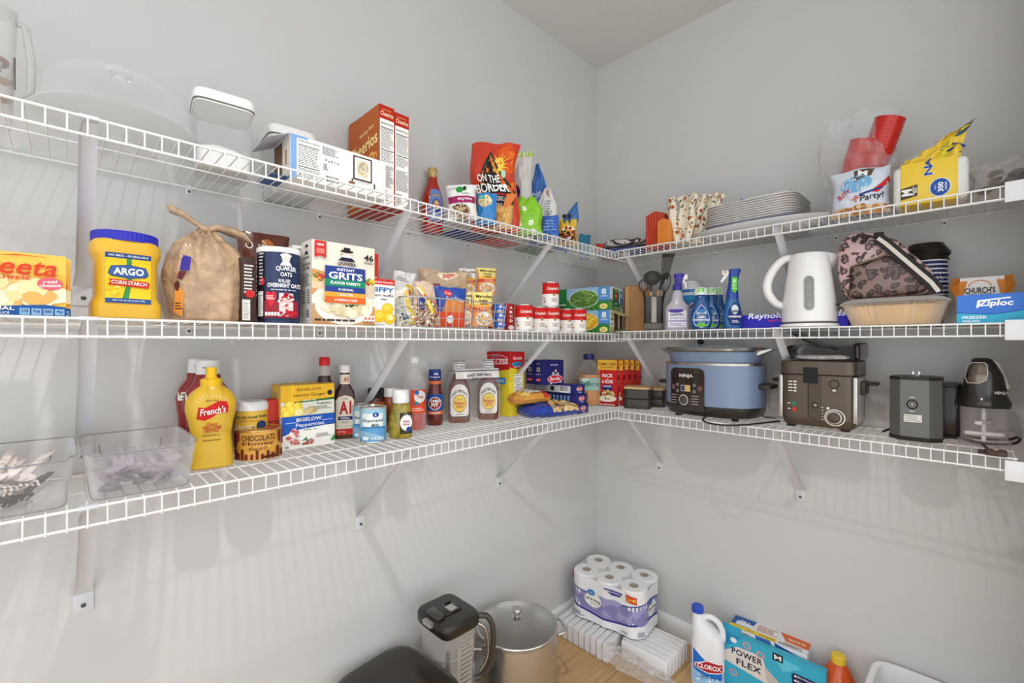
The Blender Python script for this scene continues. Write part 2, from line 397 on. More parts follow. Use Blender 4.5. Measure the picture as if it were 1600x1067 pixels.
# ================================================================ SHARED BUILDERS FOR GROCERIES
def bagprint(w, h, t, seed=0, wr=.004, slump=.0, side=1, jag=.006, curved=14, lean=0, puff=.45, neck=None):
    """pillow bag surface; side=1 front, -1 back"""
    def fn(u, v, e=0):
        u = min(1, max(0, u)); v = min(1, max(0, v))
        sw = 1-.10*math.sin(PI*v)**.7+(.0 if not neck else -neck*max(0, v-.7)/.3)
        x = (u-.5)*w*sw+jag*noise.noise(Vector((seed, v*2.2, 0)))
        z = v*h+jag*noise.noise(Vector((u*3, seed+5, v)))*(v > .5)-slump*h*abs(u-.5)*v
        th = t/2*max(0, math.sin(PI*min(1, max(0, u))))**puff*max(0, math.sin(PI*min(1, max(0, v*.93+.035))))**puff
        n = noise.noise(Vector((u*6+seed, v*6, seed)))+.5*noise.noise(Vector((u*14, v*10+seed, seed)))
        edge = min(1, 8*min(u, 1-u))
        y = -side*(th+e)-wr*n*edge*(1 if side > 0 else .6)+lean*v*v
        return (x, y, max(z, .0))
    return fn
def bag(name, label, cat, loc, rz, w, h, t, mat, seed=1, group=None, tilt=0, roll=0, nx=22, nz=26, body='bag_body', **k):
    r = thing(name, label, cat, loc, rz, group); r.rotation_euler = (tilt, roll, rz)
    f = bagprint(w, h, t, seed, **k); kb = dict(k); kb['side'] = -1; g = bagprint(w, h, t, seed, **kb)
    b = B(); b.grid(lambda u, v: f(u, v), nx, nz, mat); b.grid(lambda u, v: g(u, v), nx, nz, mat)
    o = b.build(body, r, angle=60)
    return r, Print(w, h, f, k.get('curved', 14)), o
FOIL = lambda c: M(c, .3, .0, bump=.35, bscale=22, kind='bag_film', coat=.4)
NUTR = (248, 246, 240)
def nutrition(p, u0, v0, u1, v1, title='Nutrition Facts', seed=1, n=12):
    p.rect(u0, v0, u1, v1, NUTR)
    du = u1-u0; dv = v1-v0
    p.text(title, (u0+u1)/2, v1-dv*.05, w=du*.9, h=dv*.055, col=(15, 15, 15), bold=.03)
    p.rect(u0+du*.04, v1-dv*.16, u1-du*.04, v1-dv*.145, (15, 15, 15)); p.lines(u0+du*.05, v1-dv*.16, u1-du*.05, v0+dv*.35, n, (70, 70, 70), .4, seed)
    p.rect(u0+du*.04, v0+dv*.30, u1-du*.04, v0+dv*.32, (15, 15, 15)); p.lines(u0+du*.05, v0+dv*.28, u1-du*.05, v0+dv*.03, n//2, (90, 90, 90), .4, seed+1)
def barcode(p, u0, v0, u1, v1, seed=2):
    R = random.Random(seed); p.rect(u0, v0, u1, v1, (250, 250, 250)); p.l += .00008; x = u0+(u1-u0)*.05
    while x < u1-(u1-u0)*.06:
        w = (u1-u0)*R.choice((.015, .03, .045)); p.poly([(x, v0+(v1-v0)*.2), (x+w, v0+(v1-v0)*.2), (x+w, v1), (x, v1)], (20, 20, 20), 0); x += w+(u1-u0)*R.choice((.015, .03))
# ================================================================ TOP SHELF, LEFT WALL
z = ZS[1]
# clear pitcher, mostly out of the picture
loc, r_, h_, rz = spot('L', .13, -64, 30, 12, z)
t = thing('clear_pitcher', 'tall clear plastic pitcher with handle at the far left of the top shelf', 'pitcher', loc, rz)
cl = CLEAR((220, 218, 214), .10, .8)
b = B(); R1 = r_
b.lathe([(R1*.78, .002), (R1*.80, .006), (R1*.92, h_*.6), (R1, h_)], cl, 36, cap=False); b.lathe([(R1*.96, h_), (R1*.88, h_*.6), (R1*.76, .012)], cl, 36, cap=False)
b.lathe([(R1, h_), (R1*1.02, h_+.003), (R1*.96, h_)], cl, 36, cap=False, cap0=False); b.build('pitcher_body', t)
b = B(); hp = [(R1*.93, -.01, h_*.93), (R1*1.25, -.015, h_*.9), (R1*1.45, -.02, h_*.6), (R1*1.42, -.02, h_*.35), (R1*.88, -.012, h_*.28)]
b.tube(hp, .006, CLEAR((200, 200, 196), .3, .9), 8); b.build('handle', t)
B().box(R1*.86, R1*.9, -.014, -.008, h_*.35, h_*.62, M((96, 80, 66), .5)).build('scale_strip', t, label='brown strip')
pb = B(); R = random.Random(4)
for i in range(16):
    a = R.uniform(0, 6.28); q = R1*.66*R.random()**.5
    pb.ball((q*math.cos(a), q*math.sin(a), .028+R.uniform(0, .1)), R.uniform(.007, .012), M([(120, 82, 52), (200, 190, 196), (168, 130, 104)][i % 3], .5), .8, 10, 6)
o = pb.build('brown_pieces', loc=loc); tag(o, 'small brown and pale pieces inside the clear pitcher', 'food', kind='stuff')
# cake dome on a clear stand
loc, r_, h_, rz = spot('L', .15, 56, 318, 130, z)
r_ = .121
t = thing('cake_stand', 'clear footed cake stand with a large clear dome lid and round knob', 'cake stand', loc)
cg = CLEAR((215, 217, 218), .025, .62, .04)
B().lathe([(.062, 0), (.060, .004), (.035, .012), (.022, .022), (.024, .034), (.05, .040), (r_*.9, .044), (r_+.006, .050), (r_+.006, .054), (r_*.9, .048), (.04, .046)], CLEAR((225, 227, 228), .04, .5, .04), 44).build('stand', t)
pr = [(r_, .054), (r_, .058), (r_-.004, .095)]+[((r_-.004)*math.cos(a)**.55, .095+.048*math.sin(a)) for a in (.3, .6, .9, 1.15, 1.35, 1.47)]+[(.012, .1435)]
B().lathe(pr, cg, 56, cap=False, cap0=False).build('dome', t)
B().lathe([(.009, .143), (.009, .150), (.020, .155), (.022, .162), (.016, .168), (.004, .169)], CLEAR((235, 235, 235), .25, .95, .03), 24).build('knob', t)
# square canisters with white lids
def canister(label, px1, px2, ytop, off, w, rz, fillz, hh=None):
    loc, sz, ww, h = slot('L', off, px1, px2, ytop, z, w); h = hh or h
    t = thing('storage_canister', label, 'canister', loc, rz)
    e = 6; q = w/2
    B().loft([(.001, q*.86, q*.86, e), (.006, q*.93, q*.93, e), (h*.5, q*.95, q*.95, e), (h*.86, q*.97, q*.97, e)], CLEAR((205, 208, 208), .16, .8, .06), 48, cap=False).build('canister_body', t)
    B().loft([(.006, q*.88, q*.88, e), (fillz*.8, q*.9, q*.9, e), (fillz*1.0, q*.75, q*.8, 3, -.008), (fillz*1.22, q*.3, q*.4, 2, -.012), (fillz*1.3, q*.08, q*.1, 2, -.012)], M((243, 242, 238), .9, bump=.3, bscale=30, kind='flour'), 40).build('white_powder', t)
    B().loft([(h*.835, q*.99, q*.99, e), (h*.87, q*1.03, q*1.03, e), (h*.875, q*1.04, q*1.04, e), (h*.95, q*1.04, q*1.04, e), (h, q*.98, q*.98, e), (h*1.005, q*.9, q*.9, e)], M((232, 232, 228), .3, kind='lid'), 48).build('lid', t)
    B().loft([(h*.845, q*1.0, q*1.0, e), (h*.868, q*1.035, q*1.035, e)], M((120, 112, 104), .3, kind='gasket'), 48).build('gasket', t)
    return t
canister('tall clear square canister of white powder with a white lid', 306, 405, 136, .19, .118, -.10, .052, .172)
canister('shorter clear canister with white lid behind the white carton', 418, 503, 205, .105, .118, -.05, .05, .180)
# long white snack carton lying open
loc, rz, w, h = slot('L', .245, 454, 603, 233, z, .12)
h = .103
t = carton('snack_carton', 'long white printed carton lying on its side with an open blue end', 'box', loc, 0, w, .12, h, (240, 240, 238))
p = face(w, .12, h); p.rect(0, 0, .055, 1, (126, 166, 212)); p.rect(.055, .92, .16, 1, (126, 166, 212)); nutrition(p, .06, .02, .28, .94, seed=4)
p.lines(.30, .93, .47, .72, 6, (120, 120, 120)); p.text('P u b l i x', .40, .60, w=.14, h=.07, col=(20, 20, 20)); p.lines(.31, .52, .36, .36, 4, (70, 70, 70)); barcode(p, .31, .06, .47, .24)
p.rect(.62, .33, .83, .93, (66, 46, 38)); p.rect(.635, .365, .815, .895, (240, 238, 232)); p.rect(.66, .43, .79, .83, (222, 214, 188)); p.blobs(.725, .63, .055, .17, 40, [(206, 186, 140), (178, 172, 150), (228, 214, 176)], .012)
p.rect(.57, .19, .635, .25, (146, 90, 66)); p.rect(.60, .25, .612, .33, (60, 50, 40)); p.rect(.85, .17, .862, .33, (30, 30, 30)); p.text('crispy light crackers', .73, .28, w=.14, h=.03, col=(120, 120, 120))
p.build(t); p = face(w, .12, h, 'left'); p.rect(.05, .04, .95, .96, (120, 92, 66)); p.rect(.55, .05, .95, .95, (226, 220, 208)); p.rect(.72, .35, .8, .7, (170, 120, 70)); p.build(t, 'open_end')
fl = B(); fl.box(-w/2-.045, -w/2, -.055, .05, .0005, .0015, M((58, 96, 146), .5)); fl.build('bottom_flap', t, label='dark blue flap')
B().box(-.055, 0, -.06, .06, 0, .001, M((196, 200, 206), .5)).build('top_flap', t, loc=(-w/2, 0, h), rot=(0, -.45, 0))
# cereal boxes
def cereal(px1, px2, ytop, label, dd, grp):
    loc, rz, w, h = slot('L', .205, px1, px2, ytop, z, dd)
    w = .0465; t = carton('cereal_box', label, 'box', loc, 0, w, dd, h, (190, 92, 40), grp)
    p = face(w, dd, h); p.rect(0, .86, 1, 1, (186, 44, 26)); p.rect(0, 0, .03, .86, (186, 44, 26)); p.rect(.97, 0, 1, .86, (186, 44, 26)); p.rect(.03, 0, .97, .86, NUTR)
    p.text('Honey Nut', .5, .955, w=.55, h=.016, col=(250, 220, 150)); p.text('Cheerios', .5, .915, w=.86, h=.045, col=(252, 232, 190), bold=.03)
    nutrition(p, .05, .42, .95, .84, seed=int(px1), n=16); p.lines(.08, .40, .92, .18, 16, (110, 110, 110), .45, int(px1)); p.lines(.08, .15, .6, .04, 6, (110, 110, 110)); p.build(t)
    p = face(w, dd, h, 'left'); p.rect(0, 0, 1, 1, (178, 92, 44)); p.poly([(0, 0), (1, 0), (1, .35), (0, .6)], (206, 118, 50)); p.text('Honey Nut', .62, .80, w=.45, h=.05, col=(248, 214, 150), rot=.12)
    p.text('Cheerios', .5, .66, w=.9, h=.14, col=(250, 226, 150), bold=.03, rot=.12)
    for i in range(26):
        R = random.Random(i); a, bb = R.uniform(.1, .9), R.uniform(.05, .52); p.ring(a, bb, .09, .045, (232, 176, 92), (196, 112, 44), .45)
    p.build(t, 'side_artwork')
    B().box(-w/2, w/2, -dd/2, dd/2, 0, .0008, M((176, 52, 30), .5)).build('bottom_panel', t, loc=(0, 0, -.0004))
    B().box(-w/2+.002, w/2-.002, -dd/2+.01, dd/2, 0, .001, M((160, 110, 70), .6)).build('open_flap', t, loc=(0, 0, h-.001), rot=(0.05, .06, 0))
cereal(593, 615.5, 166, 'left brown and red honey oat cereal box beside the white carton', .19, 'cereal boxes')
cereal(616.5, 639, 179, 'right hand cereal box, slightly shorter, spine beside the red dressing bottle', .17, 'cereal boxes')
# dressing bottles
def dressing(px, py, label, sc, rz):
    x, y, Zq = ground(px, py, z); t = thing('dressing_bottle', label, 'bottle', (x, y, z), rz, 'red dressing bottles')
    S_ = [(0, .034, .022), (.004, .037, .025), (.04, .039, .027), (.09, .041, .028), (.12, .037, .026), (.15, .028, .021), (.175, .018, .016), (.19, .0145, .0145), (.205, .0145, .0145)]
    S_ = [(a*sc, bb*sc, c*sc, 2.3) for a, bb, c in S_]
    B().loft(S_, M((176, 34, 16), .12, coat=.6, kind='bottle'), 32).build('bottle_body', t)
    B().lathe([(.0155*sc, .192*sc), (.0165*sc, .196*sc), (.0165*sc, .222*sc), (.014*sc, .226*sc), (.002, .227*sc)], M((196, 172, 110), .4, .3, var=.4, vscale=120, kind='foil_wrap'), 20).build('cap', t)
    p = onloft(S_, .058*sc, .035*sc, .15*sc); p.poly([(.06, 0), (.94, 0), (1, .4), (.82, .95), (.5, 1), (.18, .95), (0, .4)], (116, 146, 208)); p.text('ORIGINAL', .5, .80, w=.55, h=.08, col=(246, 200, 90), bold=.03, arc=.05)
    p.ell(.5, .48, .28, .19, (34, 62, 150)); p.ell(.5, .5, .2, .14, (240, 176, 110)); p.blobs(.5, .5, .12, .08, 14, [(250, 226, 180), (214, 120, 70)], .04); p.lines(.2, .26, .8, .06, 4, (240, 244, 250)); p.build(t)
dressing(676, 364, 'red dressing bottle with blue label and gold wrapped cap, in front', 1.0, -.1)
dressing(664, 381, 'second red dressing bottle half hidden behind the first', .98, -.1)
# ---- crowd of snack bags
def gslot(px1, px2, ytop, ybase):
    """bag seen between two columns whose base touches the shelf at row ybase"""
    pm = (px1+px2)/2; x, y, Zq = ground(pm, ybase, z); ang = math.atan((pm-800)/F)
    return (x, y, z), (px2-px1)*Zq*math.cos(ang)/F, (ybase-ytop)*Zq/F, TH-PI/2-ang
def snack(label, px1, px2, ytop, ybase, t_, col, seed, name='snack_bag', group='snack bags on the top shelf', turn=0, **k):
    loc, w, h, rz = gslot(px1, px2, ytop, ybase)
    loc = (loc[0], min(loc[1], -.035-t_/2), loc[2])
    return bag(name, label, 'bag', loc, rz+turn, w, h, t_, FOIL(col), seed, group, **k)
t, p, o = snack('white and magenta protein granola pouch left of the red chip bag', 699, 748, 290, 344, .05, (226, 226, 222), 3, 'granola_pouch', wr=.003, roll=-.06)
p.rect(.02, .44, .98, .62, (150, 36, 88)); p.text('PROTEIN', .6, .53, w=.5, h=.06, col=(250, 240, 244), bold=.03); p.ell(.45, .82, .13, .10, (40, 140, 60)); p.ell(.62, .86, .06, .08, (30, 60, 40)); p.lines(.5, .72, .8, .66, 2, (110, 130, 110)); p.text('granola', .2, .86, w=.25, h=.06, col=(120, 120, 120))
p.blobs(.45, .2, .32, .19, 120, [(120, 84, 50), (190, 160, 116), (86, 60, 40), (214, 190, 150)], .035); p.build(t)
t, p, o = snack('large red tortilla chip bag with a yellow sun and dark diamond', 735, 812, 226, 364, .09, (206, 60, 32), 11, 'chip_bag', wr=.0035, jag=.014)
p.blobs(.72, .66, .3, .28, 26, [(226, 92, 36), (238, 120, 40)], .09)
for i in range(16):
    a = i*2*PI/16; p.poly([(.62+.1*math.cos(a-.15), .74+.07*math.sin(a-.15)), (.62+.1*math.cos(a+.15), .74+.07*math.sin(a+.15)), (.62+.24*math.cos(a+.12), .74+.15*math.sin(a+.12))], (244, 206, 70), 1e-5)
p.ell(.62, .74, .12, .085, (246, 214, 84)); 
p.poly([(.02, .30), (.42, .90), (.96, .42), (.62, .02), (.2, .02)], (20, 60, 44)); p.poly([(.05, .30), (.42, .86), (.90, .42), (.60, .04), (.22, .04)], (222, 110, 50)); p.poly([(.09, .30), (.42, .81), (.84, .42), (.6, .08), (.24, .08)], (44, 32, 28))
p.text('ON THE', .40, .585, w=.50, h=.085, col=(250, 250, 246), bold=.04, rot=.06); p.text('BORDER', .45, .47, w=.72, h=.11, col=(250, 250, 246), bold=.04, rot=.05); p.rect(.15, .385, .8, .40, (200, 40, 30)); p.text('MEXICAN GRILL', .42, .345, w=.55, h=.05, col=(240, 240, 236), bold=.02); p.text('& CANTINA', .42, .28, w=.4, h=.04, col=(240, 240, 236), bold=.02)
p.ell(.74, .64, .05, .045, (190, 220, 190)); p.build(t)
t, p, o = snack('blue and cream cracker bag in front of the red chip bag', 744, 777, 303, 352, .045, (44, 130, 196), 21, wr=.005)
p.ell(.4, .72, .36, .2, (226, 212, 170)); p.ell(.28, .86, .2, .08, (60, 170, 170)); p.blobs(.4, .7, .3, .15, 20, [(240, 230, 190), (206, 186, 130)], .06); p.build(t)
t, p, o = snack('small orange bread bag twisted shut at the top', 768, 802, 322, 359, .05, (222, 168, 92), 31, 'bread_bag', wr=.007)
p.blobs(.45, .35, .4, .25, 30, [(232, 190, 110), (206, 150, 80), (240, 206, 140)], .07); p.build(t)
b = B(); 
for i in range(5): b.tube([(-.005+.004*i, -.01, .06), (.004+.004*i, -.012, .075), (.012+.006*i, -.012, .10), (.020+.006*i, -.01, .118)], [.005, .003, .004, .005], FOIL((226, 130, 60)), 6)
b.build('twisted_neck', t, label='orange twisted top')
t, p, o = snack('tall silver white chip bag with lime green top edge', 800, 832, 238, 376, .06, (216, 214, 208), 41, 'chip_bag', wr=.010, puff=.6)
p.rect(0, .93, 1, 1, (170, 206, 50)); p.rect(0, .12, .62, .28, (34, 36, 110)); p.text('LE', .40, .20, w=.26, h=.09, col=(250, 250, 250), bold=.04); p.ell(.15, .52, .22, .09, (52, 30, 100)); p.build(t)
t, p, o = snack('bright lime green snack bag with white flowers', 793, 850, 309, 368, .055, (132, 196, 34), 51, wr=.006, neck=.5, jag=.02)
for a, c in ((.35, .25), (.7, .3), (.45, .72), (.75, .08)):
    for i in range(5): p.ell(a+.05*math.cos(i*1.256), c+.045*math.sin(i*1.256), .035, .035, (240, 246, 220), 10, 1e-5)
p.build(t)
t, p, o = snack('blue pointed chip bag folded upright near the corner', 825, 856, 257, 384, .04, (56, 106, 176), 61, 'chip_bag', wr=.009, neck=.85, jag=.02)
p.text('Chips', .5, .62, w=.5, h=.12, col=(236, 240, 250), bold=.03, rot=.6); p.ell(.55, .38, .18, .09, (236, 206, 110)); p.build(t)
t, p, o = snack('white crumpled snack bag right of the blue pointed bag', 838, 872, 294, 381, .05, (226, 224, 220), 71, wr=.010, neck=.7)
p.rect(.2, .1, .6, .3, (200, 204, 210)); p.lines(.3, .75, .8, .35, 9, (120, 126, 140)); p.poly([(.4, .9), (.6, 1), (.66, .8)], (170, 110, 60)); p.build(t)
t, p, o = snack('small blue bag slumped at the front beside the lime bag', 845, 874, 338, 374, .045, (52, 104, 190), 81, wr=.008)
p.lines(.1, .8, .9, .3, 4, (150, 180, 230)); p.build(t)
t, p, o = snack('thin blue cone shaped bag tip pointing right', 862, 886, 312, 392, .03, (62, 112, 180), 91, wr=.004, neck=.9, roll=.35)
t, p, o = snack('yellow and brown candy bag near the corner', 871, 902, 344, 384, .045, (226, 186, 60), 101, 'candy_bag', wr=.007)
p.rect(.0, .05, 1, .45, (120, 44, 30)); p.blobs(.5, .45, .45, .28, 40, [(244, 240, 230), (90, 50, 30), (214, 60, 40), (30, 30, 30)], .06); p.build(t)
b = B()
for dx in (-.012, .008): b.ball((dx, -.01, .115), .0085, M((50, 32, 28), .3), 1, 12, 8); b.tube([(dx, -.01, .11), (dx+.002, -.01, .085)], .0045, M((44, 80, 110), .4), 8)
b.build('dark_knobs', t, label='two dark round tips')
loc, w, h, rz = gslot(893, 936, 366, 392)
t, p, o = bag('snack_bag', 'red snack bag lying in the corner of the top shelf', 'bag', (-.16, -.17, z), rz, .125, .07, .07, FOIL((196, 34, 26)), 111, 'snack bags on the top shelf', wr=.006, roll=.1)
p.ell(.15, .5, .2, .42, (226, 84, 40)); p.text('Crunch', .62, .5, w=.5, h=.3, col=(246, 230, 220), bold=.02, rot=-.3); p.build(t)
t, p, o = bag('snack_bag', 'teal snack bag edge peeking out behind the candy bag', 'bag', (-.24, -.10, z), -.5, .06, .115, .03, FOIL((34, 120, 150)), 121, 'snack bags on the top shelf', wr=.004)
# folded packets lying flat on the shelf deck, seen from below through the wires
R = random.Random(9)
for i, (px, py, c, w_, lb) in enumerate(((716, 372, (36, 60, 120), .16, 'navy blue flat packet lying under the granola pouch'), (752, 385, (190, 36, 44), .17, 'red flat packet lying behind the blue cracker bag'), (812, 397, (60, 120, 60), .15, 'green flat packet lying behind the lime bag'))):
    x, y, Zq = ground(px, py, z)
    o = B().box(-w_/2, w_/2, -.05, .045, .0002, .006, M(c, .4, bump=.3, bscale=20), .002).build('flat_packet', loc=(x, min(y, -.06), z), rz=.05); tag(o, lb, 'packet', 'flat packets on the top shelf')
# ================================================================ TOP SHELF, RIGHT WALL
def crumple(b, w, d, h, mat, seed=1, amp=.08, freq=9, e=3, n=36, k=18, flat=True, off=(0, 0, 0)):
    """rounded, crumpled lump standing on z=0"""
    i0 = len(b.v)
    secs = []
    for i in range(k+1):
        a = -PI/2+PI*i/k; c = max(1e-3, math.cos(a))**(2/e); s = math.copysign(abs(math.sin(a))**(2/e), math.sin(a))
        secs.append((h/2+s*h/2, w/2*c, d/2*c, e))
    b.loft(secs, mat, n)
    for i in range(i0, len(b.v)):
        v = Vector(b.v[i]); q = v*freq/ max(w, .05)*.25
        nn = noise.noise_vector(q+Vector((seed*3.7, seed, 0)))+.5*noise.noise_vector(q*2.6+Vector((seed, 0, seed)))
        v += Vector((nn.x*w, nn.y*d, nn.z*h))*amp
        if flat: v.z = max(v.z, 0)
        b.v[i] = (v.x+off[0], v.y+off[1], v.z+off[2])
    return b
z = ZS[1]+.002
# folded shopping bags in the corner
x, y, Zq = at('R', .17, 972)
o = crumple(B(), .15, .22, .034, M((70, 84, 140), .35, bump=.8, bscale=30, var=.35, vscale=14, coat=.3, kind='film'), 3, .10, 12).build('folded_bag', loc=(x, y, z), rz=.3); tag(o, 'crumpled blue plastic bags lying in the shelf corner', 'bag')
def stripes(name, ca, cb, sc=60, dist=8, rough=.5):
    m = bpy.data.materials.new(name); m.use_nodes = True; nt = m.node_tree; p = nt.nodes['Principled BSDF']; tc = nt.nodes.new('ShaderNodeTexCoord')
    w = nt.nodes.new('ShaderNodeTexWave'); w.inputs['Scale'].default_value = sc; w.inputs['Distortion'].default_value = dist; w.inputs['Detail'].default_value = 3
    r = nt.nodes.new('ShaderNodeValToRGB'); r.color_ramp.elements[0].color = (*lin(ca), 1); r.color_ramp.elements[1].color = (*lin(cb), 1); r.color_ramp.elements[0].position = .42; r.color_ramp.elements[1].position = .56
    nt.links.new(tc.outputs['Object'], w.inputs['Vector']); nt.links.new(w.outputs['Fac'], r.inputs[0]); nt.links.new(r.outputs[0], p.inputs['Base Color']); p.inputs['Roughness'].default_value = rough; return m
st_ = stripes('striped_bag_film', (52, 44, 42), (206, 196, 188), 26, 5)
o = crumple(B(), .13, .20, .042, st_, 8, .09, 12).build('folded_bag', loc=(x+.012, y-.02, z+.034), rz=.35); tag(o, 'brown and white folded bags lying on the blue ones in the corner', 'bag')
# pleated paper blocks
def pleated(px1, px2, ytop, off, label, col, cb):
    loc, rz, w, h = slot('R', off, px1, px2, ytop, z, .05)
    t = thing('pleated_packet', label, 'packet', loc, rz); n = 7; pts = []
    for i in range(n*2+1): pts.append((-w/2+w*i/(n*2), -.025-(.004 if i % 2 else 0)))
    pts += [(w/2, .025), (-w/2, .025)]; m = len(pts)
    top = [h*(1-.10*abs(2*p[0]/w)) for p in pts]
    b = B(); b.add([(p[0], p[1], 0) for p in pts]+[(p[0], p[1], tz) for p, tz in zip(pts, top)], [tuple(range(m)), tuple(range(m, 2*m))]+[(i, (i+1) % m, m+(i+1) % m, m+i) for i in range(m)], M(col, .5, kind='paper')); b.build('pleated_block', t, angle=10)
    return t
pleated(1009, 1038, 330, .235, 'tall red pleated paper packet standing in the shelf corner', (196, 66, 38), 0)
pleated(1027, 1046, 341, .275, 'shorter orange pleated paper packet in front of the red one', (222, 140, 58), 0)
# autumn floral fabric bags
def floral():
    m = bpy.data.materials.new('floral_fabric'); m.use_nodes = True; nt = m.node_tree; p = nt.nodes['Principled BSDF']; tc = nt.nodes.new('ShaderNodeTexCoord'); p.inputs['Roughness'].default_value = .85
    last = None
    for sc, col, th, seed in ((34, (166, 62, 40), .27, 0), (48, (96, 110, 66), .22, 3), (40, (214, 140, 60), .20, 7), (60, (84, 52, 40), .19, 11)):
        mp = nt.nodes.new('ShaderNodeMapping'); mp.inputs['Location'].default_value = (seed, seed*2, seed)
        v = nt.nodes.new('ShaderNodeTexVoronoi'); v.inputs['Scale'].default_value = sc; lt = nt.nodes.new('ShaderNodeMath'); lt.operation = 'LESS_THAN'; lt.inputs[1].default_value = th
        mx = nt.nodes.new('ShaderNodeMixRGB'); mx.inputs[2].default_value = (*lin(col), 1)
        if last: nt.links.new(last.outputs[0], mx.inputs[1])
        else: mx.inputs[1].default_value = (*lin((232, 222, 200)), 1)
        nt.links.new(tc.outputs['Object'], mp.inputs[0]); nt.links.new(mp.outputs[0], v.inputs['Vector']); nt.links.new(v.outputs['Distance'], lt.inputs[0]); nt.links.new(lt.outputs[0], mx.inputs[0]); last = mx
    nt.links.new(last.outputs[0], p.inputs['Base Color']); return m
fm = floral()
def pleats(label, px1, px2, ytop, off, dep, lean, nf, seed):
    loc, rz, w, h = slot('R', off, px1, px2, ytop, z, dep)
    t = thing('floral_cloth_bag', label, 'cloth bag', loc, rz, 'floral cloth bags')
    for k in range(nf):
        R = random.Random(seed*10+k); x0 = -w/2+w*(k+.5)/nf; yy = R.uniform(-dep/3, dep/3); b = B(); pts = []; rr = []
        for i in range(15):
            q = i/14; sx = x0*(.62+.5*q**1.5)+lean*q*h; pts.append((sx+.004*math.sin(7*q+k), yy+.006*math.sin(5*q+k), q*h*R.uniform(.985, 1.0)*(1-.07*abs(2*x0/w)))); rr.append(w/nf*(.75+.12*math.sin(9*q+k*2)))
        pts.append((pts[-1][0]+.012*R.choice((-1, 1)), yy-.012, pts[-1][2]-.006)); rr.append(w/nf*.55)
        i0 = len(b.v); b.tube(pts, rr, fm, 10)
        for i in range(i0, len(b.v)):
            v = Vector(b.v[i]); nn = noise.noise_vector(v*45+Vector((seed, k, 0)))*.0035; b.v[i] = (v.x+nn.x, v.y+nn.y, max(.001, v.z+nn.z))
        b.build('cloth_fold', t, angle=70)
pleats('upright bunch of autumn floral cloth bags on the top shelf', 1038, 1082, 304, .26, .06, 0, 6, 2)
pleats('second bunch of floral cloth bags leaning right against the foil trays', 1066, 1098, 306, .215, .05, .32, 5, 5)
# platter, blue wrapped pan, foil trays
trayx = slot('R', .255, 1100, 1243, 310, z, .26)
(lx, ly, lz), rz, tw, th_ = trayx
t = thing('serving_platter', 'large white oval platter under the foil trays', 'platter', (-.165, ly-.02, z), rz)
B().loft([(0, .13, .07, 2.3), (.006, .16, .09, 2.3), (.022, .225, .128, 2.3), (.026, .232, .133, 2.3), (.026, .226, .129, 2.3), (.010, .155, .088, 2.3)], M((226, 227, 228), .25, kind='porcelain'), 64, cap=True).build('platter_body', t)
alu = M((228, 225, 221), .33, .6, bump=.15, bscale=60, kind='aluminium_foil')
def tray(label, zz, name='foil_tray', mat=alu, dx=0):
    t = thing(name, label, 'tray', (-.145, ly+dx, zz), rz, 'stacked foil trays')
    a, c = tw/2, .115
    B().loft([(0, a*.86, c*.82, 7), (.003, a*.88, c*.84, 7), (.044, a*.965, c*.95, 7), (.045, a*.985, c*.975, 7), (.0465, a, c, 7), (.0485, a, c, 7), (.0455, a*.955, c*.94, 7), (.006, a*.87, c*.83, 7)], mat, 72).build('tray_body', t)
    B().loft([(.0455, a*.995, c*.995, 7), (.0440, a*1.008, c*1.012, 7), (.0460, a*1.014, c*1.018, 7), (.0492, a*1.008, c*1.010, 7), (.0485, a*.99, c*.985, 7)], mat, 72, cap=False, cap0=False).build('rolled_rim', t)
    t.scale.z = .6; return t
zb = z+.004
t = tray('lowest foil pan with a dark blue rim, resting on the white platter', zb, 'foil_pan')
a, c = tw/2, .115
B().loft([(.049, a*1.01, c*1.01, 7), (.0535, a*1.015, c*1.02, 7), (.0545, a*1.0, c*1.0, 7)], M((58, 70, 130), .3, coat=.5, kind='film')).build('blue_rim', t, label='blue film rim')
t0 = tray('x', zb+.012); N = 9
for i in range(N):
    q = t0 if i == 0 else copy_tree(t0)
    q.location = (-.145, ly+.0015*math.sin(i*2), zb+.0125+i*.0083)
    tag(q, 'shiny foil baking tray on the white platter, %s' % ('topmost of the stack' if i == N-1 else 'number %d from the stack top' % (N-i)), 'tray', 'stacked foil trays')
tt = zb+.0125+(N-1)*.0083+.03
t = thing('plastic_tumbler', 'frosted white cup with a blue rim lying on the foil trays', 'cup', (-.10, ly-.02, tt+.026), -PI/2)
B().lathe([(.026, -.085), (.0262, .06), (.0255, .075)], CLEAR((236, 238, 240), .55, .8, .3), 28).build('cup_body', t, rot=(0, PI/2, 0))
B().lathe([(.0266, -.090), (.0275, -.088), (.0268, -.080)], M((120, 150, 206), .4), 28).build('blue_rim', t, rot=(0, PI/2, 0), label='blue rim')
